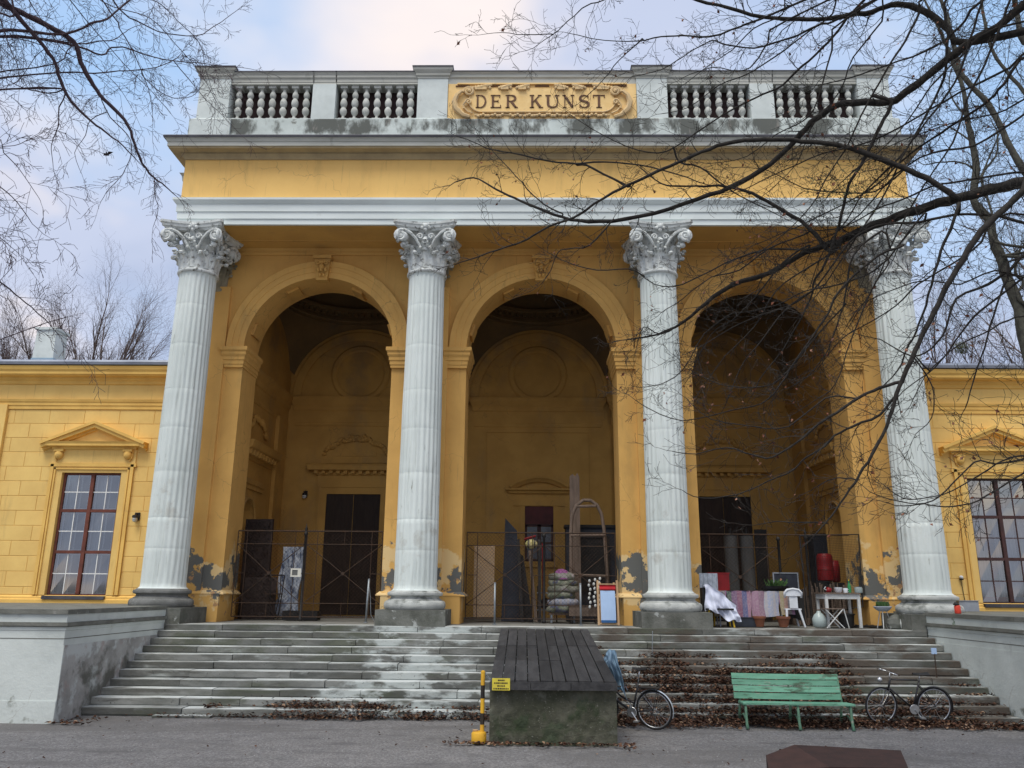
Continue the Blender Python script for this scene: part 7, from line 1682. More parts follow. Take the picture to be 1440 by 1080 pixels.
# branch skeletons: x, y, z in metres and radius in millimetres
TREE_A = [[[6.31,9.5,7.56,82.2],[6.12,9.7,7.6,79.5],[5.89,9.9,7.63,76.3],[5.46,10.1,7.59,72.8],[5.17,10.3,7.57,69.0],[4.79,10.5,7.5,64.9],[4.54,10.7,7.47,60.6],[4.26,10.9,7.38,56.0],[3.99,11.1,7.34,51.1],[3.62,11.3,7.23,46.0],[3.24,11.5,7.05,40.7],[2.71,11.7,6.92,35.1],[2.37,11.9,6.71,29.2],[2.04,12.1,6.47,23.1],[1.67,12.3,6.33,16.8],[1.18,12.5,6.3,10.2]],[[6.77,9.5,10.5,60.6],[6.47,9.62,10.29,59.4],[6.15,9.75,10.04,58.1],[5.8,9.88,9.88,56.7],[5.54,10.0,9.71,55.1],[5.24,10.12,9.48,53.5],[5.01,10.25,9.34,51.8],[4.85,10.38,9.27,50.1],[4.36,10.5,9.33,48.2],[4.13,10.62,9.35,46.3],[3.89,10.75,9.23,44.3],[3.71,10.88,9.07,42.3],[3.47,11.0,8.83,40.1],[3.13,11.12,8.58,37.9],[2.69,11.25,8.37,35.6],[2.2,11.38,8.23,33.3],[1.55,11.5,8.05,30.9],[0.9,11.62,7.97,28.4],[0.4,11.75,8.05,25.9],[0.01,11.88,8.21,23.2],[-0.39,12.0,8.45,20.5],[-0.74,12.12,8.68,17.8],[-1.04,12.25,8.92,15.0],[-1.35,12.38,9.15,12.1],[-1.67,12.5,9.13,9.1]],[[5.36,10.0,7.55,41.0],[5.14,10.07,7.81,39.8],[4.88,10.15,8.03,38.5],[4.61,10.22,8.22,37.1],[4.27,10.3,8.43,35.7],[3.97,10.38,8.58,34.3],[3.67,10.45,8.66,32.7],[3.29,10.52,8.74,31.2],[2.9,10.6,8.78,29.6],[2.5,10.68,8.77,28.0],[2.16,10.75,8.68,26.3],[1.83,10.82,8.55,24.6],[1.42,10.9,8.39,22.9],[1.08,10.98,8.26,21.1],[0.73,11.05,8.08,19.3],[0.27,11.12,7.79,17.5],[-0.09,11.2,7.69,15.6],[-0.44,11.28,7.5,13.7],[-0.88,11.35,7.36,11.8],[-1.2,11.42,7.27,9.8],[-1.53,11.5,7.19,7.9]],[[4.08,10.8,7.26,39.3],[3.96,10.86,7.14,37.0],[3.85,10.93,7.35,34.4],[3.69,10.99,7.61,31.7],[3.45,11.05,7.83,29.0],[3.2,11.12,8.06,26.1],[2.88,11.18,8.27,23.2],[2.61,11.25,8.38,20.3],[2.3,11.31,8.41,17.2],[1.93,11.37,8.45,14.2],[1.67,11.44,8.53,11.0],[1.41,11.5,8.79,7.9]],[[5.8,9.9,9.9,49.6],[5.59,9.98,10.19,47.6],[5.4,10.05,10.5,45.5],[5.18,10.12,10.7,43.2],[4.94,10.2,10.78,40.8],[4.69,10.28,10.72,38.4],[4.37,10.35,10.72,35.9],[3.9,10.42,10.71,33.3],[3.54,10.5,10.78,30.7],[3.14,10.58,10.89,28.0],[2.7,10.65,11.1,25.3],[2.21,10.73,11.32,22.5],[1.79,10.8,11.58,19.7]],[[2.94,10.0,10.38,15.9],[2.7,10.14,10.37,14.7],[2.25,10.29,10.31,13.3],[1.89,10.43,10.44,11.7],[1.6,10.57,10.53,10.2],[1.24,10.71,10.56,8.5],[0.77,10.86,10.69,6.8],[0.22,11.0,10.93,5.0]],[[4.21,10.0,10.46,18.2],[4.03,10.1,10.42,17.2],[3.8,10.2,10.41,16.0],[3.55,10.3,10.33,14.8],[3.37,10.4,10.33,13.5],[2.97,10.5,10.27,12.2],[2.57,10.6,10.41,10.8],[2.39,10.7,10.56,9.4],[1.96,10.8,10.34,8.0],[1.64,10.9,10.19,6.5],[1.21,11.0,10.14,5.0]],[[4.7,10.0,11.07,20.5],[4.51,10.11,10.79,19.7],[4.27,10.21,10.55,18.8],[4.11,10.32,10.35,17.9],[3.85,10.43,10.1,16.9],[3.59,10.54,9.9,15.9],[3.4,10.64,9.73,14.8],[3.13,10.75,9.65,13.8],[2.77,10.86,9.51,12.6],[2.38,10.96,9.3,11.5],[1.95,11.07,9.03,10.3],[1.59,11.18,8.91,9.1],[1.11,11.29,9.1,7.8],[0.57,11.39,9.48,6.5],[0.24,11.5,9.81,5.2]],[[5.15,9.5,10.39,17.3],[5.02,9.62,10.19,16.6],[4.84,9.75,9.82,15.7],[4.67,9.88,9.57,14.8],[4.53,10.0,9.32,13.9],[4.36,10.12,9.02,12.9],[4.2,10.25,8.68,11.9],[4.1,10.38,8.46,10.8],[3.84,10.5,8.08,9.8],[3.65,10.62,7.73,8.6],[3.25,10.75,7.34,7.5],[2.86,10.88,7.07,6.2],[2.25,11.0,6.78,5.0]],[[5.84,9.5,10.28,19.5],[5.65,9.67,10.07,17.8],[5.48,9.83,9.93,15.9],[5.22,10.0,9.83,13.9],[4.71,10.17,9.71,11.8],[4.26,10.33,9.63,9.5],[3.87,10.5,9.63,7.2]],[[5.48,9.5,10.51,19.5],[5.38,9.65,9.82,18.5],[5.37,9.8,9.4,17.4],[5.32,9.95,9.17,16.2],[5.06,10.1,8.67,14.9],[4.83,10.25,8.31,13.6],[4.53,10.4,8.03,12.2],[4.31,10.55,7.8,10.7],[4.17,10.7,7.54,9.2],[3.88,10.85,7.17,7.6],[3.69,11.0,6.68,6.0]],[[4.66,10.0,9.02,27.3],[4.59,10.12,8.82,26.1],[4.45,10.23,8.52,24.8],[4.3,10.35,8.22,23.4],[4.15,10.46,7.98,21.9],[4.11,10.58,7.74,20.4],[3.99,10.69,7.32,18.8],[3.85,10.81,6.93,17.2],[3.72,10.92,6.72,15.5],[3.68,11.04,6.47,13.8],[3.48,11.15,6.08,12.0],[3.29,11.27,5.75,10.1],[3.02,11.38,5.42,8.2],[2.91,11.5,5.2,6.3]],[[6.46,9.5,9.42,21.6],[6.08,9.7,9.1,20.6],[5.96,9.9,8.98,19.4],[5.75,10.1,8.86,18.1],[5.47,10.3,8.71,16.6],[5.25,10.5,8.61,15.1],[5.06,10.7,8.49,13.5],[4.73,10.9,8.2,11.8],[4.26,11.1,7.97,10.1],[3.66,11.3,7.72,8.2],[3.06,11.5,7.52,6.3]],[[6.34,9.5,7.72,17.3],[6.12,9.67,7.74,16.4],[5.78,9.83,7.77,15.3],[5.49,10.0,7.79,14.2],[5.16,10.17,7.8,13.0],[4.83,10.33,7.69,11.7],[4.5,10.5,7.61,10.4],[4.14,10.67,7.44,9.0],[3.69,10.83,7.44,7.5],[3.35,11.0,7.6,6.0]],[[6.2,9.5,6.88,21.6],[6.01,9.67,7.01,20.8],[5.7,9.83,7.2,19.8],[5.33,10.0,7.29,18.7],[4.93,10.17,7.26,17.6],[4.56,10.33,7.31,16.4],[4.23,10.5,7.23,15.1],[4.0,10.67,6.98,13.8],[3.73,10.83,6.61,12.4],[3.46,11.0,6.4,11.0],[3.09,11.17,6.3,9.5],[2.61,11.33,6.13,7.9],[2.11,11.5,5.85,6.3]],[[5.29,9.8,7.36,22.3],[5.18,9.89,7.02,20.7],[5.06,9.98,6.75,19.0],[4.93,10.06,6.31,17.2],[4.8,10.15,5.91,15.3],[4.7,10.24,5.64,13.3],[4.63,10.32,5.5,11.3],[4.52,10.41,5.23,9.3],[4.32,10.5,5.01,7.2]],[[5.97,9.0,7.38,45.1],[5.67,9.06,7.16,43.3],[5.51,9.12,7.0,41.3],[5.25,9.19,6.76,39.2],[5.0,9.25,6.46,37.1],[4.77,9.31,6.08,34.9],[4.62,9.38,5.79,32.6],[4.46,9.44,5.5,30.3],[4.32,9.5,5.22,27.9],[4.16,9.56,4.88,25.5],[4.05,9.62,4.59,23.1],[3.96,9.69,4.31,20.5],[3.78,9.75,3.99,18.0],[3.61,9.81,3.72,15.4],[3.46,9.88,3.49,12.7],[3.29,9.94,3.25,10.0],[3.03,10.0,2.96,7.3]],[[4.15,9.6,4.85,21.9],[3.93,9.69,4.8,20.5],[3.69,9.78,4.69,19.0],[3.44,9.87,4.52,17.4],[3.23,9.96,4.39,15.7],[2.97,10.05,4.17,14.0],[2.69,10.14,4.0,12.3],[2.48,10.23,4.04,10.5],[2.17,10.32,4.15,8.6],[1.79,10.41,4.08,6.7],[1.49,10.5,4.13,4.8]],[[4.09,9.7,4.67,17.7],[3.94,9.79,4.48,16.6],[3.63,9.88,4.35,15.5],[3.42,9.97,4.25,14.3],[3.33,10.06,4.13,13.1],[3.11,10.15,4.0,11.8],[2.98,10.24,3.86,10.5],[2.66,10.33,3.72,9.1],[2.29,10.42,3.56,7.7],[1.85,10.51,3.52,6.3],[1.62,10.6,3.63,4.8]],[[4.32,10.0,7.05,15.9],[3.97,10.14,6.75,14.7],[3.93,10.29,6.47,13.3],[3.9,10.43,6.17,11.7],[3.78,10.57,5.78,10.2],[3.69,10.71,5.52,8.5],[3.47,10.86,5.25,6.8],[3.26,11.0,5.13,5.0]],[[4.58,10.0,6.84,18.2],[4.26,10.08,6.72,17.4],[3.96,10.17,6.48,16.4],[3.7,10.25,6.18,15.4],[3.59,10.33,5.93,14.4],[3.33,10.42,5.56,13.3],[3.11,10.5,5.25,12.2],[2.95,10.58,5.0,11.1],[2.75,10.67,4.82,9.9],[2.35,10.75,4.74,8.7],[1.71,10.83,4.61,7.5],[1.29,10.92,4.79,6.3],[1.06,11.0,4.97,5.0]],[[6.15,9.5,6.57,21.6],[5.7,9.62,6.33,19.9],[5.48,9.75,6.19,18.1],[5.12,9.88,6.04,16.1],[5.01,10.0,5.69,14.0],[4.85,10.12,5.44,11.8],[4.63,10.25,5.38,9.5],[4.33,10.38,5.64,7.2],[4.06,10.5,5.76,4.8]],[[5.83,9.5,6.47,15.1],[5.63,9.58,6.19,13.9],[5.51,9.67,5.9,12.6],[5.36,9.75,5.45,11.3],[5.27,9.83,5.17,9.8],[5.2,9.92,4.91,8.3],[5.12,10.0,4.63,6.8]],[[4.45,9.8,5.25,11.2],[4.6,9.85,5.01,9.6],[4.69,9.9,4.78,8.0],[4.65,9.95,4.48,6.3],[4.45,10.0,4.28,4.6]],[[6.13,9.5,6.43,17.3],[5.87,9.62,6.24,16.0],[5.55,9.75,5.99,14.7],[5.32,9.88,5.8,13.2],[5.18,10.0,5.6,11.6],[5.02,10.12,5.35,10.0],[4.83,10.25,5.14,8.3],[4.54,10.38,4.93,6.6],[4.17,10.5,4.47,4.8]],[[5.44,9.0,4.01,12.3],[5.17,9.06,3.82,11.5],[4.88,9.12,3.77,10.5],[4.68,9.19,3.8,9.6],[4.35,9.25,3.48,8.6],[4.12,9.31,3.34,7.5],[3.87,9.38,3.37,6.5],[3.62,9.44,3.46,5.4],[3.53,9.5,3.55,4.3]],[[5.4,9.0,3.73,12.3],[5.15,9.07,3.66,11.3],[4.85,9.14,3.47,10.3],[4.59,9.21,3.33,9.1],[4.34,9.29,3.3,8.0],[4.14,9.36,3.34,6.8],[3.93,9.43,3.32,5.6],[3.72,9.5,3.38,4.3]],[[5.41,9.0,3.85,10.2],[5.03,9.1,3.83,9.3],[4.84,9.2,3.72,8.4],[4.46,9.3,3.49,7.3],[4.17,9.4,3.41,6.2],[3.97,9.5,3.42,5.1],[3.79,9.6,3.6,3.9]],[[4.37,10.0,6.59,11.4],[4.22,10.16,6.35,10.3],[3.94,10.32,5.7,9.1],[3.7,10.48,5.05,7.7],[3.51,10.64,4.89,6.4],[3.26,10.8,4.73,4.9]],[[3.22,10.0,3.17,9.1],[2.91,10.1,3.18,7.7],[2.68,10.2,3.2,6.3],[2.44,10.3,3.16,4.7]],[[3.66,10.0,3.7,9.1],[3.48,10.1,3.74,7.7],[3.34,10.2,3.7,6.3],[3.19,10.3,3.6,4.7]],[[4.19,10.8,7.34,17.2],[3.73,11.0,7.23,15.6],[3.18,11.2,7.32,13.8],[2.58,11.4,7.18,11.9],[1.96,11.6,6.91,9.9],[1.56,11.8,6.99,7.7],[1.26,12.0,7.37,5.5]],[[1.12,11.5,7.12,10.5],[0.66,11.67,7.17,8.9],[0.23,11.83,7.36,7.3],[-0.1,12.0,7.61,5.5]],[[1.91,11.2,8.77,15.3],[2.22,11.15,8.65,13.5],[2.47,11.1,8.38,11.5],[2.76,11.05,8.12,9.5],[3.26,11.0,7.8,7.5]],[[1.11,11.2,8.35,20.4],[0.88,11.3,8.55,18.8],[0.5,11.4,8.83,17.1],[0.34,11.5,8.91,15.3],[-0.11,11.6,9.02,13.5],[-0.68,11.7,9.22,11.6],[-1.03,11.8,9.34,9.6],[-1.33,11.9,9.54,7.5],[-1.64,12.0,9.73,5.5]],[[0.32,11.2,8.73,15.3],[0.76,11.15,8.74,13.5],[1.29,11.1,8.66,11.5],[1.82,11.05,8.48,9.5],[2.23,11.0,8.29,7.5]],[[0.13,11.8,8.2,13.4],[-0.1,11.88,8.36,12.0],[-0.33,11.96,8.6,10.5],[-0.62,12.04,8.99,8.9],[-0.93,12.12,9.4,7.2],[-1.17,12.2,9.72,5.6]],[[0.88,11.5,7.91,13.1],[0.55,11.6,7.56,11.7],[0.23,11.7,7.54,10.3],[0.06,11.8,7.52,8.7],[-0.05,11.9,7.26,7.1],[-0.21,12.0,7.06,5.5]],[[1.0,9.0,10.15,10.2],[0.58,9.1,9.96,9.2],[0.35,9.2,9.95,8.1],[0.2,9.3,9.88,6.9],[-0.12,9.4,9.64,5.6],[-0.36,9.5,9.52,4.3]],[[-0.12,9.3,9.59,7.6],[-0.46,9.4,9.66,6.4],[-0.8,9.5,9.77,5.0],[-1.05,9.6,9.82,3.5]],[[3.35,10.0,10.38,13.7],[3.07,10.16,10.11,12.2],[2.89,10.32,9.87,10.5],[2.72,10.48,9.86,8.7],[2.35,10.64,10.04,6.9],[1.94,10.8,9.97,4.9]],[[4.22,10.0,10.43,13.7],[3.99,10.17,9.99,12.5],[3.78,10.33,9.28,11.1],[3.61,10.5,9.04,9.7],[3.24,10.67,8.91,8.2],[2.85,10.83,8.65,6.7],[2.35,11.0,8.63,5.0]],[[5.95,9.5,9.82,15.1],[5.51,9.67,9.49,13.7],[5.16,9.83,9.16,12.1],[5.02,10.0,8.94,10.4],[4.65,10.17,8.48,8.6],[4.18,10.33,8.13,6.8],[3.92,10.5,7.89,4.8]],[[6.54,9.5,9.04,15.1],[6.3,9.7,8.85,13.4],[6.02,9.9,8.76,11.5],[5.64,10.1,8.78,9.4],[5.13,10.3,8.68,7.1],[4.7,10.5,8.57,4.8]],[[6.09,9.5,6.14,13.0],[5.55,9.67,6.35,11.9],[5.17,9.83,6.22,10.6],[4.81,10.0,6.34,9.3],[4.4,10.17,6.25,7.8],[4.08,10.33,6.11,6.3],[3.93,10.5,5.86,4.8]],[[1.26,10.5,10.4,9.6],[0.96,10.67,10.19,8.2],[0.75,10.83,9.99,6.6],[0.43,11.0,9.73,5.0]],[[2.02,12.0,6.44,10.9],[1.69,12.1,6.27,9.3],[1.43,12.2,6.42,7.5],[1.32,12.3,6.1,5.6]],[[3.71,11.0,7.29,15.0],[3.36,11.16,7.08,13.4],[2.95,11.32,6.58,11.5],[2.65,11.48,6.29,9.6],[2.36,11.64,6.12,7.5],[2.1,11.8,5.61,5.4]],[[3.97,10.6,6.2,12.1],[3.62,10.72,5.83,10.9],[3.12,10.84,5.24,9.5],[2.75,10.96,5.12,8.1],[2.29,11.08,5.2,6.6],[1.92,11.2,5.44,5.1]],[[3.72,10.0,4.74,11.4],[3.41,10.12,4.77,10.2],[2.96,10.24,4.42,9.0],[2.54,10.36,4.44,7.7],[2.02,10.48,4.56,6.3],[1.73,10.6,4.87,4.8]],[[6.48,9.5,8.61,17.3],[6.09,9.74,8.5,16.1],[5.72,9.99,8.32,14.8],[5.26,10.23,8.35,13.3],[4.85,10.47,8.16,11.7],[4.39,10.71,7.66,9.9],[4.05,10.96,7.44,8.1],[3.6,11.2,7.38,6.1]],[[6.56,9.4,9.51,17.1],[6.18,9.69,9.34,16.0],[5.62,9.97,9.15,14.8],[5.14,10.26,8.94,13.3],[4.53,10.54,8.71,11.7],[4.01,10.83,8.71,10.0],[3.46,11.11,8.57,8.2],[2.87,11.4,8.37,6.2]],[[5.91,9.3,10.33,16.9],[5.66,9.51,9.83,16.0],[5.52,9.73,9.31,14.8],[5.28,9.94,8.9,13.6],[4.94,10.15,8.47,12.2],[4.55,10.36,7.71,10.8],[4.18,10.58,7.15,9.3],[3.81,10.79,6.59,7.7],[3.44,11.0,6.13,6.0]],[[6.21,9.2,10.25,16.8],[5.99,9.4,9.85,15.8],[5.79,9.6,9.33,14.6],[5.6,9.8,8.92,13.4],[5.44,10.0,8.38,12.1],[5.08,10.2,7.84,10.6],[4.71,10.4,7.18,9.1],[4.43,10.6,6.52,7.6],[4.16,10.8,6.07,5.9]],[[4.32,10.0,10.95,13.7],[4.05,10.17,10.6,12.7],[3.67,10.34,10.37,11.6],[3.28,10.51,10.13,10.4],[2.89,10.69,9.95,9.2],[2.5,10.86,9.88,7.9],[2.08,11.03,9.62,6.5],[1.67,11.2,9.61,5.1]],[[3.6,10.0,10.95,11.8],[3.33,10.2,10.62,10.7],[2.96,10.4,10.54,9.4],[2.68,10.6,10.32,8.0],[2.39,10.8,10.22,6.6],[1.98,11.0,9.98,5.0]],[[4.84,9.8,10.77,13.4],[4.69,10.03,10.36,12.3],[4.33,10.27,9.94,11.1],[4.17,10.5,9.51,9.7],[3.8,10.73,9.07,8.3],[3.63,10.97,8.61,6.7],[3.24,11.2,8.26,5.1]],[[5.8,9.6,7.11,14.9],[5.49,9.77,6.79,13.8],[5.18,9.94,6.56,12.6],[4.77,10.11,6.33,11.3],[4.53,10.29,6.09,9.9],[4.21,10.46,5.9,8.5],[3.87,10.63,5.7,7.0],[3.6,10.8,5.34,5.4]],[[4.92,10.0,7.31,14.6],[4.58,10.2,6.88,13.4],[4.36,10.4,6.65,12.0],[3.93,10.6,6.52,10.6],[3.5,10.8,6.49,9.0],[3.15,11.0,6.35,7.3],[2.69,11.2,6.31,5.6]],[[4.07,10.8,7.15,12.8],[3.59,10.96,6.88,11.5],[3.21,11.12,6.61,10.1],[2.91,11.28,6.12,8.5],[2.51,11.44,5.73,7.0],[2.21,11.6,5.33,5.3]],[[3.81,10.8,6.6,11.8],[3.34,10.95,6.33,10.3],[2.94,11.1,5.84,8.7],[2.65,11.25,5.46,7.0],[2.45,11.4,4.96,5.2]],[[5.94,9.4,5.59,12.8],[5.54,9.52,5.63,11.4],[5.24,9.64,5.48,9.8],[4.93,9.76,5.33,8.1],[4.59,9.88,4.99,6.4],[4.43,10.0,4.65,4.6]],[[3.65,11.0,7.46,13.0],[3.16,11.16,7.3,11.7],[2.76,11.32,7.03,10.3],[2.37,11.48,6.98,8.7],[1.96,11.64,6.69,7.1],[1.65,11.8,6.52,5.4]],[[4.97,10.5,8.23,12.4],[4.62,10.7,8.0,11.2],[4.19,10.9,8.1,9.9],[3.75,11.1,8.27,8.4],[3.3,11.3,8.68,6.9],[2.92,11.5,8.85,5.2]],[[2.67,11.5,6.41,10.5],[2.25,11.62,6.12,9.4],[1.93,11.75,5.59,8.1],[1.62,11.88,5.4,6.8],[1.31,12.0,5.38,5.5]]]
TREE_C = [[[8.76,14.0,5.21,121.1],[8.67,14.03,6.12,115.5],[8.62,14.07,6.94,109.3],[8.63,14.1,7.45,103.0],[8.52,14.13,8.03,96.6],[8.48,14.17,8.51,90.0],[8.42,14.2,8.82,83.3],[8.4,14.23,9.32,76.6],[8.2,14.27,9.69,69.7],[8.35,14.3,10.37,62.8],[8.37,14.33,11.01,55.8],[8.37,14.37,11.56,48.7],[8.4,14.4,12.18,41.6],[8.29,14.43,12.87,34.4],[8.17,14.47,13.57,27.1],[7.93,14.5,14.47,19.8]],[[9.07,13.5,9.2,67.6],[8.77,13.56,9.95,64.2],[8.62,13.61,10.47,60.5],[8.54,13.67,10.95,56.7],[8.39,13.72,11.51,52.7],[8.17,13.78,11.91,48.7],[8.04,13.83,12.27,44.6],[8.02,13.89,12.96,40.4],[8.0,13.94,13.66,36.2],[7.95,14.0,14.22,31.9]],[[9.32,13.5,10.8,36.9],[9.05,13.6,11.63,34.9],[8.85,13.7,12.17,32.7],[8.71,13.8,12.72,30.4],[8.72,13.9,13.46,28.0],[8.81,14.0,14.22,25.5]],[[9.57,13.5,12.34,55.3],[9.16,13.53,12.68,51.6],[9.15,13.57,13.19,47.5],[9.17,13.6,13.87,43.3]],[[8.3,14.0,8.73,25.5],[8.4,14.1,9.36,23.3],[8.37,14.2,10.16,20.9],[8.77,14.3,10.68,18.4],[8.94,14.4,11.21,15.9],[8.99,14.5,11.43,13.2]],[[8.29,14.2,10.08,19.4],[8.53,14.3,10.44,17.5],[8.88,14.4,11.05,15.4],[9.1,14.5,11.43,13.2]],[[8.35,14.3,10.37,19.5],[8.16,14.48,10.65,16.7],[7.84,14.65,10.75,13.6],[7.65,14.82,10.79,10.3],[7.61,15.0,11.0,6.8]],[[8.35,14.3,10.99,19.5],[8.22,14.53,11.37,15.7],[8.09,14.77,11.68,11.4],[7.99,15.0,11.75,6.8]],[[8.58,14.0,7.6,31.9],[8.77,14.08,7.91,29.1],[8.7,14.15,8.15,26.0],[8.81,14.23,8.47,22.8],[8.97,14.3,8.72,19.5]],[[8.38,14.0,8.44,25.5],[8.82,14.0,8.51,22.4],[9.31,14.0,8.73,19.1]],[[8.33,14.3,11.51,19.5],[8.2,14.47,12.06,16.0],[8.29,14.63,12.67,12.2],[8.6,14.8,13.31,8.1]]]
TREE_D = [[[-8.72,10.0,11.0,50.1],[-8.35,10.13,10.82,48.1],[-8.21,10.27,10.8,45.9],[-7.95,10.4,10.73,43.5],[-7.57,10.53,10.57,41.0],[-7.43,10.67,10.46,38.4],[-7.41,10.8,10.27,35.7],[-7.29,10.93,10.04,32.8],[-7.19,11.07,9.87,29.9],[-7.01,11.2,9.71,26.9],[-6.82,11.33,9.49,23.7],[-6.74,11.47,9.24,20.5],[-6.65,11.6,8.97,17.2],[-6.49,11.73,8.79,13.7],[-6.36,11.87,8.71,10.2],[-6.23,12.0,8.61,6.6]],[[-8.27,10.0,10.87,36.4],[-8.12,10.15,10.66,34.2],[-7.93,10.3,10.45,31.6],[-7.77,10.45,10.27,28.9],[-7.66,10.6,10.09,26.1],[-7.64,10.75,9.91,23.1],[-7.52,10.9,9.64,20.0],[-7.26,11.05,9.4,16.7],[-7.07,11.2,9.28,13.4],[-6.86,11.35,9.14,9.9],[-6.66,11.5,8.94,6.3]],[[-7.54,10.5,10.54,19.1],[-7.24,10.62,10.83,17.7],[-7.07,10.75,11.01,16.0],[-6.98,10.88,11.31,14.3],[-6.82,11.0,11.65,12.5]],[[-7.06,11.0,11.42,12.5],[-6.75,11.2,11.29,11.1],[-6.45,11.4,11.26,9.6],[-6.02,11.6,11.37,8.0],[-5.85,11.8,11.7,6.2],[-5.56,12.0,12.19,4.4]],[[-7.52,10.8,10.56,14.8],[-7.19,10.95,10.51,13.7],[-7.14,11.1,10.76,12.6],[-6.96,11.25,10.86,11.3],[-6.71,11.4,10.84,10.1],[-6.38,11.55,10.85,8.7],[-6.01,11.7,10.92,7.3],[-5.67,11.85,10.97,5.9],[-5.2,12.0,11.01,4.4]],[[-7.72,10.8,10.08,12.3],[-7.29,11.0,10.21,11.0],[-7.02,11.2,10.4,9.4],[-6.67,11.4,10.58,7.8],[-6.4,11.6,10.86,6.1],[-6.34,11.8,11.18,4.3]],[[-7.79,11.0,9.94,12.5],[-8.01,11.05,9.89,10.6],[-8.33,11.1,9.98,8.5],[-8.65,11.15,10.13,6.3],[-8.95,11.2,10.33,4.1]],[[-7.79,11.0,9.94,11.0],[-7.8,11.06,9.65,9.8],[-7.8,11.12,9.34,8.4],[-7.89,11.18,9.16,7.0],[-7.93,11.24,9.01,5.6],[-7.89,11.3,8.73,4.1]],[[-7.8,10.8,10.24,9.8],[-7.71,10.9,10.57,8.7],[-7.66,11.0,10.75,7.5]],[[-7.53,10.8,10.6,9.8],[-7.25,10.94,10.76,8.9],[-7.11,11.08,10.89,7.8],[-7.07,11.22,11.11,6.6],[-7.01,11.36,11.33,5.4],[-6.92,11.5,11.51,4.2]],[[-7.04,10.8,11.15,9.8],[-6.96,10.93,10.99,9.0],[-6.86,11.07,10.83,8.0],[-6.72,11.2,10.53,7.0],[-6.63,11.33,10.29,5.9],[-6.58,11.47,10.05,4.8],[-6.58,11.6,9.81,3.7]],[[-6.3,11.5,10.8,8.4],[-6.17,11.68,10.67,7.4],[-5.91,11.85,10.38,6.3],[-5.79,12.02,10.29,5.1],[-5.39,12.2,9.92,3.9]],[[-6.8,11.5,10.54,7.9],[-6.6,11.62,10.36,7.0],[-6.34,11.75,10.27,6.0],[-6.1,11.88,10.4,4.9],[-6.0,12.0,10.69,3.8]],[[-7.94,9.5,10.21,9.5],[-7.83,9.62,9.95,8.1],[-7.76,9.75,9.7,6.6],[-7.7,9.88,9.5,4.9],[-7.73,10.0,9.3,3.2]],[[-7.9,10.0,10.87,8.2],[-7.81,10.17,10.69,7.6],[-7.65,10.33,10.45,6.8],[-7.44,10.5,10.2,6.1],[-7.13,10.67,10.14,5.3],[-6.8,10.83,9.88,4.4],[-6.62,11.0,9.61,3.5]],[[-7.31,10.0,10.86,8.2],[-7.18,10.28,10.72,7.5],[-7.03,10.56,10.56,6.6],[-6.74,10.84,10.26,5.7],[-6.38,11.12,9.95,4.7],[-6.19,11.4,9.75,3.6]],[[-6.89,10.0,10.86,8.2],[-6.73,10.32,10.88,7.5],[-6.34,10.64,10.95,6.7],[-6.06,10.96,10.74,5.8],[-5.76,11.28,10.45,4.8],[-5.62,11.6,10.21,3.7]],[[-6.25,10.0,10.86,7.3],[-6.03,10.32,10.94,6.7],[-5.88,10.64,10.88,6.1],[-5.66,10.96,10.74,5.4],[-5.64,11.28,10.45,4.6],[-5.63,11.6,10.28,3.7]],[[-6.59,8.0,7.04,5.8],[-6.45,8.12,7.18,5.1],[-6.38,8.25,7.28,4.2],[-6.28,8.38,7.45,3.3],[-6.15,8.5,7.67,2.3]],[[-6.34,8.0,5.63,9.5],[-6.26,8.25,5.59,8.7],[-6.25,8.5,5.55,7.8],[-6.19,8.75,5.48,6.8],[-6.13,9.0,5.38,5.7]],[[-6.13,9.0,5.38,5.7],[-6.01,9.07,5.34,4.7],[-5.9,9.13,5.19,3.6],[-5.84,9.2,5.12,2.5]],[[-6.54,8.0,6.73,7.3],[-6.43,8.2,6.73,6.2],[-6.33,8.4,6.63,5.1],[-6.25,8.6,6.46,3.8],[-6.17,8.8,6.39,2.4]],[[-6.43,8.0,6.13,5.8],[-6.29,8.17,6.08,4.8],[-6.23,8.33,6.02,3.6],[-6.24,8.5,5.99,2.3]],[[-6.53,8.0,7.17,5.8],[-6.42,8.15,7.13,5.1],[-6.33,8.3,7.03,4.2],[-6.18,8.45,6.79,3.3],[-6.19,8.6,6.73,2.3]],[[-8.0,10.0,10.53,13.7],[-8.16,10.0,10.5,13.7],[-8.38,10.0,10.6,13.7]],[[-7.27,11.2,9.97,9.2],[-7.09,11.27,9.6,8.3],[-6.8,11.33,9.32,7.3],[-6.74,11.4,9.04,6.3],[-6.87,11.47,8.7,5.3],[-7.12,11.53,8.43,4.2],[-7.24,11.6,8.24,3.2]],[[-6.58,11.9,8.88,8.1],[-6.54,11.93,8.58,6.6],[-6.48,11.97,8.34,5.0],[-6.54,12.0,8.04,3.3]],[[-7.42,11.3,9.56,6.7],[-7.5,11.37,9.34,5.6],[-7.67,11.43,9.06,4.4],[-7.54,11.5,8.72,3.1]],[[-7.84,10.5,10.34,6.2],[-7.94,10.52,10.16,5.4],[-8.12,10.55,9.81,4.6],[-8.33,10.58,9.7,3.8],[-8.57,10.6,9.72,2.9]]]

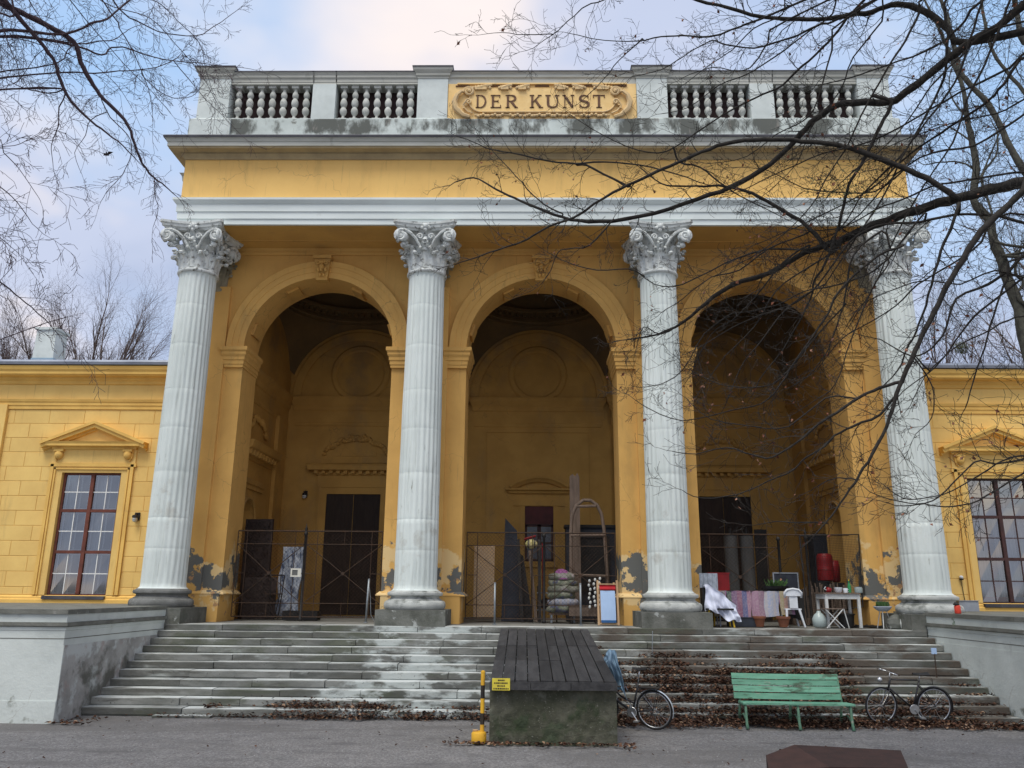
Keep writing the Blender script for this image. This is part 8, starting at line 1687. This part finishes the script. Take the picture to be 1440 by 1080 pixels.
# ================================================================== trees
TWMIN = .0026
def grow_tubes(m, path, n):
    m.tube([p[0] for p in path], [p[1] for p in path], n, cap=False)
def twig(m, rnd, p, d, L, r, lvl, droop, up, nseg=5, wig=.25, leafs=None, tips=None):
    """recursive twig with kinks"""
    pts = [(p.copy(), r)]; q = p.copy(); dd = d.copy(); sl = L / nseg
    kids = []
    for i in range(nseg):
        dd = (dd + Vector((rnd.uniform(-wig, wig), rnd.uniform(-wig, wig), rnd.uniform(-wig, wig) + up - droop * (i + 1) / nseg))).normalized()
        q = q + dd * sl * rnd.uniform(.8, 1.2)
        rr2 = r * (1 - .75 * (i + 1) / nseg)
        pts.append((q.copy(), max(rr2, TWMIN)))
        if lvl > 0 and rnd.random() < .75: kids.append((q.copy(), dd.copy(), rr2))
    grow_tubes(m, pts, 3 if r < .02 else 5)
    for (kp, kd, kr) in kids:
        ax = kd.orthogonal().normalized(); ax.rotate(Matrix.Rotation(rnd.uniform(0, 2 * PI), 3, kd))
        nd_ = (kd * rnd.uniform(.5, .9) + ax * rnd.uniform(.5, .9)).normalized()
        twig(m, rnd, kp, nd_, L * rnd.uniform(.35, .65), max(kr * .7, TWMIN), lvl - 1, droop, up, max(3, nseg - 1), wig, leafs, tips)
    if leafs is not None and rnd.random() < .035: leafs.append(pts[-1][0])
def add_leaf(m, rnd, p, s):
    a = Vector((rnd.uniform(-1, 1), rnd.uniform(-1, 1), rnd.uniform(-1, 1))).normalized(); b = a.orthogonal().normalized(); c = a.cross(b)
    q = p - Vector((0, 0, s * .8)); m.poly([q + b * s, q + c * s * .5 + a * s * .35, q - b * s * .8, q - c * s * .55 + a * s * .3])
    m.poly([q + b * s * .4 + a * .3 * s, q + c * s * .7, q - b * s * .3 + a * s * .5])
def hand_tree(name, label, cat, data, bark, root, seed, density, tw_len, droop, up, lvl, base_r=.0028, leafy=True, trunk=None, wig=.25, trunk_r=.16):
    t = thing(name, label, cat, root); rnd = random.Random(seed); O = Vector(root)
    tw = MB(); leafs = []
    if trunk:
        m = MB(); m.tube([Vector(p) - O for p in trunk], [trunk_r * (1.25 - .8 * i / (len(trunk) - 1)) for i in range(len(trunk))], 12); m.obj('trunk', bark, t, smooth=True)
    for br in data:
        P = []
        pts = [Vector(b[:3]) - O for b in br]; rad = [b[3] / 1000 for b in br]
        # resample with small kinks
        for i in range(len(pts) - 1):
            for k in range(3):
                s = k / 3; p0 = pts[max(i - 1, 0)]; p1 = pts[i]; p2 = pts[i + 1]; p3 = pts[min(i + 2, len(pts) - 1)]
                q = .5 * ((2 * p1) + (p2 - p0) * s + (2 * p0 - 5 * p1 + 4 * p2 - p3) * s * s + (3 * p1 - p0 - 3 * p2 + p3) * s ** 3)
                r = rad[i] + (rad[i + 1] - rad[i]) * s
                if k: q += Vector((rnd.uniform(-1, 1), rnd.uniform(-1, 1), rnd.uniform(-1, 1))) * min(r * .18 + .006, .013)
                P.append((q, r * rnd.uniform(.92, 1.1)))
        P.append((pts[-1], rad[-1]))
        m = MB(); m.tube([p for p, r in P], [r for p, r in P], 8 if rad[0] > .02 else 5); m.obj('branch', bark, t, smooth=True)
        # side twigs
        for i in range(len(P) - 1):
            q, r = P[i]; d = (P[i + 1][0] - q); ln = d.length; d.normalize()
            cnt = density * ln; k = int(cnt) + (1 if rnd.random() < cnt - int(cnt) else 0)
            for _ in range(k):
                ax = d.orthogonal().normalized(); ax.rotate(Matrix.Rotation(rnd.uniform(0, 2 * PI), 3, d))
                nd_ = (d * rnd.uniform(.4, .9) + ax * rnd.uniform(.6, 1.0)).normalized()
                L = tw_len * rnd.uniform(.4, 1.2) * (1.0 if r > .006 else .75)
                twig(tw, rnd, q + d * ln * rnd.random(), nd_, L, min(r * .5, base_r * rnd.uniform(.8, 1.6)) , lvl, droop, up, 5, wig, leafs)
        twig(tw, rnd, P[-1][0], (P[-1][0] - P[-2][0]).normalized(), tw_len * .8, P[-1][1], lvl, droop, up, 5, wig, leafs)
    tw.obj('twigs', bark, t, kind='stuff')
    if leafy and leafs:
        m = MB()
        for p in leafs: add_leaf(m, rnd, p, rnd.uniform(.02, .045))
        m.obj('dry_leaves', M_dryleaf, t, kind='stuff')
    return t
# near dark tree at the right; its trunk stands outside the picture
A2 = []
TRA = [(10.6, 8.2, -.1), (10.5, 8.3, 1.8), (10.3, 8.5, 3.6), (9.9, 8.7, 5.6), (9.6, 8.9, 7.6), (9.3, 9.0, 9.8), (9.0, 9.1, 12.0)]
def connect(data, trunk):
    """carry every limb that enters from outside back to its own trunk"""
    out = []
    for i, br in enumerate(data):
        p = Vector(br[0][:3]); near = 9.0
        for j, o in enumerate(data):
            if j == i: continue
            for k in range(len(o) - 1):
                a_, b_ = Vector(o[k][:3]), Vector(o[k + 1][:3]); ab = b_ - a_; tt = max(0, min(1, (p - a_).dot(ab) / ab.length_squared)); near = min(near, (a_ + ab * tt - p).length)
        edge = abs(p.x + .46) / p.y > .62 or (p.z - 2.32) / p.y > .80
        if edge or near > 1.2:
            q = min((Vector(t_) for t_ in trunk), key=lambda t_: abs(t_.z - (p.z - 1.0)) + (5 if t_.z < 1.5 else 0)); r = br[0][3]
            top = (p.z - 2.32) / p.y > .80
            md = p.lerp(q, .45); md.z = max(p.z, q.z) + .8 if top else md.z + .12
            br = [[q.x, q.y, q.z, r * 1.5], [md.x, md.y, md.z, r * 1.2]] + br
        elif near > .02:
            best = None
            for j, o in enumerate(data):
                if j == i: continue
                for k in range(len(o) - 1):
                    a_, b_ = Vector(o[k][:3]), Vector(o[k + 1][:3]); ab = b_ - a_; tt = max(0, min(1, (p - a_).dot(ab) / ab.length_squared)); c_ = a_ + ab * tt
                    if best is None or (c_ - p).length < best[0]: best = ((c_ - p).length, c_)
            if best[0] > .03: br = [[best[1].x, best[1].y, best[1].z, br[0][3]]] + br
        out.append(br)
    return out
A2 = connect(TREE_A, TRA)
TRC = [(11.2, 14.2, 0), (10.9, 14.1, 2.0), (10.45, 14.0, 4.2), (10.0, 13.9, 5.8), (10.1, 13.9, 8.0)]
TRD = [(-11.5, 9, 0), (-11.3, 9.2, 3), (-10.8, 9.4, 6), (-9.6, 9.6, 8.6), (-8.9, 9.8, 9.9), (-8.4, 9.9, 11.2)]
ta = hand_tree('bare_tree', 'dark bare tree whose branches reach in from the right across the portico', 'tree', A2, M_bark, (10.6, 8.2, 0), 5, 4.2, .55, .0, .03, 2, .0075, True, TRA, .30, .20)
# mistletoe tuft in its branches
m = MB(); rnd = random.Random(8); cc = Vector((4.15, 10.6, 7.95))
for q in range(330):
    d = Vector((rnd.gauss(0, .26), rnd.gauss(0, .18), rnd.gauss(0, .15))); p = cc + d; a = Vector((rnd.uniform(-1, 1), rnd.uniform(-1, 1), rnd.uniform(-1, .4))).normalized(); b = a.orthogonal().normalized() * .011
    m.poly([p, p + a * .03 + b, p + a * .075, p + a * .03 - b])
for q in range(50):
    d = Vector((rnd.gauss(0, .2), rnd.gauss(0, .16), rnd.gauss(0, .12))); m.tube([cc + d, cc + d + Vector((rnd.uniform(-.1, .1), rnd.uniform(-.1, .1), rnd.uniform(-.1, .1)))], .003, 3)
o = m.obj('mistletoe', M_mistle); tag(o, 'green mistletoe tuft in the branches in front of the right end of the frieze', 'mistletoe', kind='stuff')
tc = hand_tree('bare_tree', 'tall bare tree with a grey green trunk at the right edge of the picture', 'tree', connect(TREE_C, TRC), M_barkg, (11.2, 14.2, 0), 12, 6.0, .7, .0, .05, 2, .006, False, TRC, .28, .20)
td = hand_tree('bare_tree', 'bare tree with fine hanging twigs reaching in at the upper left', 'tree', connect(TREE_D, TRD), M_barkd, (-11.5, 9.0, 0), 33, 4.4, .52, .12, .0, 2, .0036, False, TRD, .16, .22)

def broom_tree(name, label, loc, H, spread, seed, nmain, bark, base_h, lean=(0, 0), group=None, lvl=2, fine=1.0):
    t = thing(name, label, 'tree', loc, 0, group); rnd = random.Random(seed)
    m = MB(); m.tube([(0, 0, -.5), (0, 0, base_h * .5), (lean[0] * .3, lean[1] * .3, base_h)], [.32, .26, .22], 10); m.obj('trunk', bark, t, smooth=True)
    tw = MB()
    for k in range(nmain):
        a = 2 * PI * k / nmain + rnd.uniform(-.3, .3); q = Vector((lean[0] * .3, lean[1] * .3, base_h * rnd.uniform(.72, 1.0)))
        tilt = rnd.uniform(.05, .85) * spread; d = Vector((math.cos(a) * tilt, math.sin(a) * tilt, 1)).normalized()
        L = (H - q.z) * (1.02 - .22 * tilt) * rnd.uniform(.88, 1.0); n = 9; pts = [(q.copy(), .10)]
        for i in range(n):
            d = (d + Vector((rnd.uniform(-.09, .09), rnd.uniform(-.09, .09), .03))).normalized(); q = q + d * L / n; r = .09 * (1 - .9 * (i + 1) / n) + .010
            pts.append((q.copy(), r))
            if i >= 1:
                for _ in range(3):
                    ax = d.orthogonal().normalized(); ax.rotate(Matrix.Rotation(rnd.uniform(0, 2 * PI), 3, d))
                    twig(tw, rnd, q, (d + ax * rnd.uniform(.25, .65)).normalized(), L * rnd.uniform(.16, .36), max(r * .5, .013) * fine, lvl, .0, .06, 6, .13)
        mm = MB(); mm.tube([p for p, r in pts], [r for p, r in pts], 5); mm.obj('branch', bark, t, smooth=True)
    tw.obj('twigs', bark, t, kind='stuff')
    return t
broom_tree('bare_tree', 'bare round crowned tree behind the left wing, right of the white chimney', (-25.6, 45, 0), 19.6, 1.2, 3, 15, M_barkhaze, 11.5, group='bare trees behind the left wing')
broom_tree('bare_tree', 'bare tree behind the left wing, left of the white chimney', (-31.4, 46, 0), 17.6, .9, 25, 9, M_barkhaze, 11, group='bare trees behind the left wing')
broom_tree('bare_tree', 'bare tree far behind the right wing with a mistletoe ball', (27.5, 42, 0), 18.5, 1.25, 36, 6, M_barkhaze, 10, (-1, 0), group='bare trees behind the right wing')
broom_tree('bare_tree', 'second bare tree far behind the right wing nearer the corner column', (23.0, 45, 0), 19.0, 1.2, 47, 5, M_barkhaze, 10, (1, 0), group='bare trees behind the right wing')
broom_tree('bare_tree', 'tall bare tree behind the right wing at the picture edge', (31.0, 40, 0), 28.0, 1.3, 58, 8, M_barkhaze, 12, (-2, 0), group='bare trees behind the right wing')
for k, (x, y, z, r, lab) in enumerate(((22.6, 41, 15.0, .36, 'mistletoe ball high in the bare tree over the right wing'), (19.2, 42, 18.0, .30, 'smaller mistletoe ball beside the shaft of the rightmost column'))):
    m = MB()
    for q in range(500):
        d = Vector((rnd.gauss(0, 1), rnd.gauss(0, 1), rnd.gauss(0, 1))).normalized() * r * rnd.random() ** .4; a = Vector((rnd.uniform(-1, 1), rnd.uniform(-1, 1), rnd.uniform(-1, 1))).normalized() * .10; b = a.orthogonal().normalized() * .03
        m.poly([Vector((x, y, z)) + d, Vector((x, y, z)) + d + a * .5 + b, Vector((x, y, z)) + d + a, Vector((x, y, z)) + d + a * .5 - b])
    o = m.obj('mistletoe', M_mistle); tag(o, lab, 'mistletoe', kind='stuff')

# ================================================================== fallen leaves
def leaf_quad(m, rnd, x, y, z, s, tilt=.5):
    a = rnd.uniform(0, 2 * PI); ca, sa = math.cos(a) * s, math.sin(a) * s
    t1, t2 = rnd.uniform(-tilt, tilt) * s, rnd.uniform(-tilt, tilt) * s; c = rnd.uniform(.1, .5) * s; w = rnd.uniform(.45, .8)
    n = len(m.v)
    m.v += [(x - ca, y - sa, z + t1 + c * .5), (x + sa * w, y - ca * w, z + t2 + c), (x + ca, y + sa, z - t1 + c * .5), (x - sa * w, y + ca * w, z - t2 + c), (x, y, z)]
    m.f += [(n, n + 1, n + 4), (n + 1, n + 2, n + 4), (n + 2, n + 3, n + 4), (n + 3, n, n + 4)]
def stair_z(y):
    if y < Y0S: return 0.0
    i = int((y - Y0S) / TR); return RH * min(i + 1, NR)
rnd = random.Random(77)
m = MB(); cnt = 0
def heap_density(x, y):
    # masses of leaves: right flight (steps 1 to 8), foot of the steps, sprinkle elsewhere
    st = (y - Y0S) / TR
    d = 0
    nz_ = noise.noise(Vector((x * .8, y * 1.3, 2.0))) * 1.1 + noise.noise(Vector((x * 2.7, y * 3.0, 5.0))) * .5
    if x > 1.0 and x < 8.6:
        c = 4.0 + .0 * x; 
        if st < 8.2: d = max(0, .72 + nz_ - max(0, st - 5.0) * .34 - (.35 if 4.2 < x < 7.0 and 2.2 < st < 5 else 0) - max(0, x - 6.6) * .32 * (1 if st > .6 else .2) - (max(0, x - 5.0) * .28 if st > 1.8 else 0) - (0 if x < 4.2 else max(0, st - 4.5) * .10))
        if 2.0 < x < 6.4 and 4.6 < st < 6.6: d = max(d, .55 + nz_)
    if -6.5 < x < -.9 and st < 1.1: d = max(d, .28 + nz_ * .9 - (0 if x > -4.9 else .10) )
    return d
for q in range(170000):
    x = rnd.uniform(-7.5, 8.7); y = rnd.uniform(Y0S - .85, Y0S + TR * 8.5); d = heap_density(x, y)
    if y < Y0S:
        edge = (Y0S - y) / .85
        if x > 1.0: d = max(0, .95 - edge * 1.0 + noise.noise(Vector((x * 1.5, y * 2, 9))) * .5 - (max(0, x - 7.6)) * .5)
        elif x > -5.2: d = max(0, .85 - edge * 2.6 + noise.noise(Vector((x * 1.5, y * 2, 9))) * .5)
        else: d = max(0, .12 - edge * .3)
    if rnd.random() > d * .9: continue
    z = stair_z(y); fr = ((y - Y0S) / TR) % 1.0 if y > Y0S else 0
    # leaves pile against the riser behind
    if y > Y0S and fr < .30 * rnd.random(): continue
    z += rnd.random() ** 1.5 * (.05 + .13 * d * (fr if y > Y0S else max(0, 1 - (Y0S - y) / .5)))
    leaf_quad(m, rnd, x, y, z + .008, rnd.uniform(.014, .042)); cnt += 1
# around the block and post, planter side
for q in range(420):
    x = rnd.uniform(-1.7, 1.3); y = 13.68 - abs(rnd.gauss(0, .05))*(1+max(0,noise.noise(Vector((x*3,1,1)))*9)) if rnd.random() < .75 else rnd.uniform(13.4, 15.5)
    if y > 13.66 and -1.0 < x < 1.04: continue
    if y > 13.66 and rnd.random() < .6: continue
    leaf_quad(m, rnd, x, y, .01 + .02 * rnd.random(), rnd.uniform(.02, .045))
for q in range(260):
    x = rnd.uniform(-9, 9); y = rnd.uniform(7, 16.2); leaf_quad(m, rnd, x, y, .012, rnd.uniform(.015, .032))
for q in range(60): leaf_quad(m, rnd, rnd.uniform(-8.9, -8.1), 15.2 - abs(rnd.gauss(0, .06)) if rnd.random() < .5 else rnd.uniform(15.3, 16.1), .015, .04)
for q in range(140):
    i = rnd.choice((1, 2, 3)); leaf_quad(m, rnd, 8.45 + rnd.gauss(0, .16), Y0S + TR * i + .2 + rnd.gauss(0, .05), RH * (i + 1) + .03 * rnd.random(), .035)
for q in range(300):
    a = rnd.gauss(0, .25); leaf_quad(m, rnd, 8.75 + a, 15.75 + rnd.gauss(0, .12), max(.01, .15 * rnd.random() * (1 - min(1, abs(a) * 2))), .04)
o = m.obj('fallen_leaves', M_leaf); tag(o, 'brown dead leaves drifted over the right half of the steps and along their foot', 'leaves', kind='stuff')
# small stones on the gravel
m = MB(); rnd = random.Random(91)
for q in range(5200):
    y = 6 + 10 * rnd.random() ** 1.4; x = rnd.uniform(-.75, .75) * y * 1.05; s = rnd.uniform(.004, .013)
    n = len(m.v); zz = gz(x, y)
    for k in range(4): a = k * PI / 2 + rnd.uniform(-.4, .4); m.v.append((x + s * math.cos(a), y + s * math.sin(a), zz - .002))
    m.v.append((x + rnd.uniform(-.3, .3) * s, y, zz + s * .8)); m.f += [(n, n + 1, n + 4), (n + 1, n + 2, n + 4), (n + 2, n + 3, n + 4), (n + 3, n, n + 4)]
M_peb = island_mat('pebble', [(.16, .16, .17), (.24, .24, .25), (.11, .11, .12), (.34, .34, .34), (.20, .19, .18)])
o = m.obj('gravel', M_peb); tag(o, 'loose grey gravel scattered on the forecourt', 'gravel', kind='stuff')
for (x, y, L_, a) in ((-2.6, 10.4, .22, .3), (-2.35, 10.5, .14, -.4), (-1.95, 13.5, .5, .05)):
    pass
m = MB(); m.tube([(-2.75, 10.35, .02), (-2.6, 10.42, .04), (-2.4, 10.45, .03)], .012, 5); m.tube([(-2.6, 10.42, .03), (-2.5, 10.52, .04)], .008, 4); o = m.obj('fallen_twig', M_bark); tag(o, 'short broken twig lying on the gravel left of the block', 'twig')
print('tris approx', sum(len(o.data.polygons) for o in bpy.data.objects if o.type == 'MESH'))
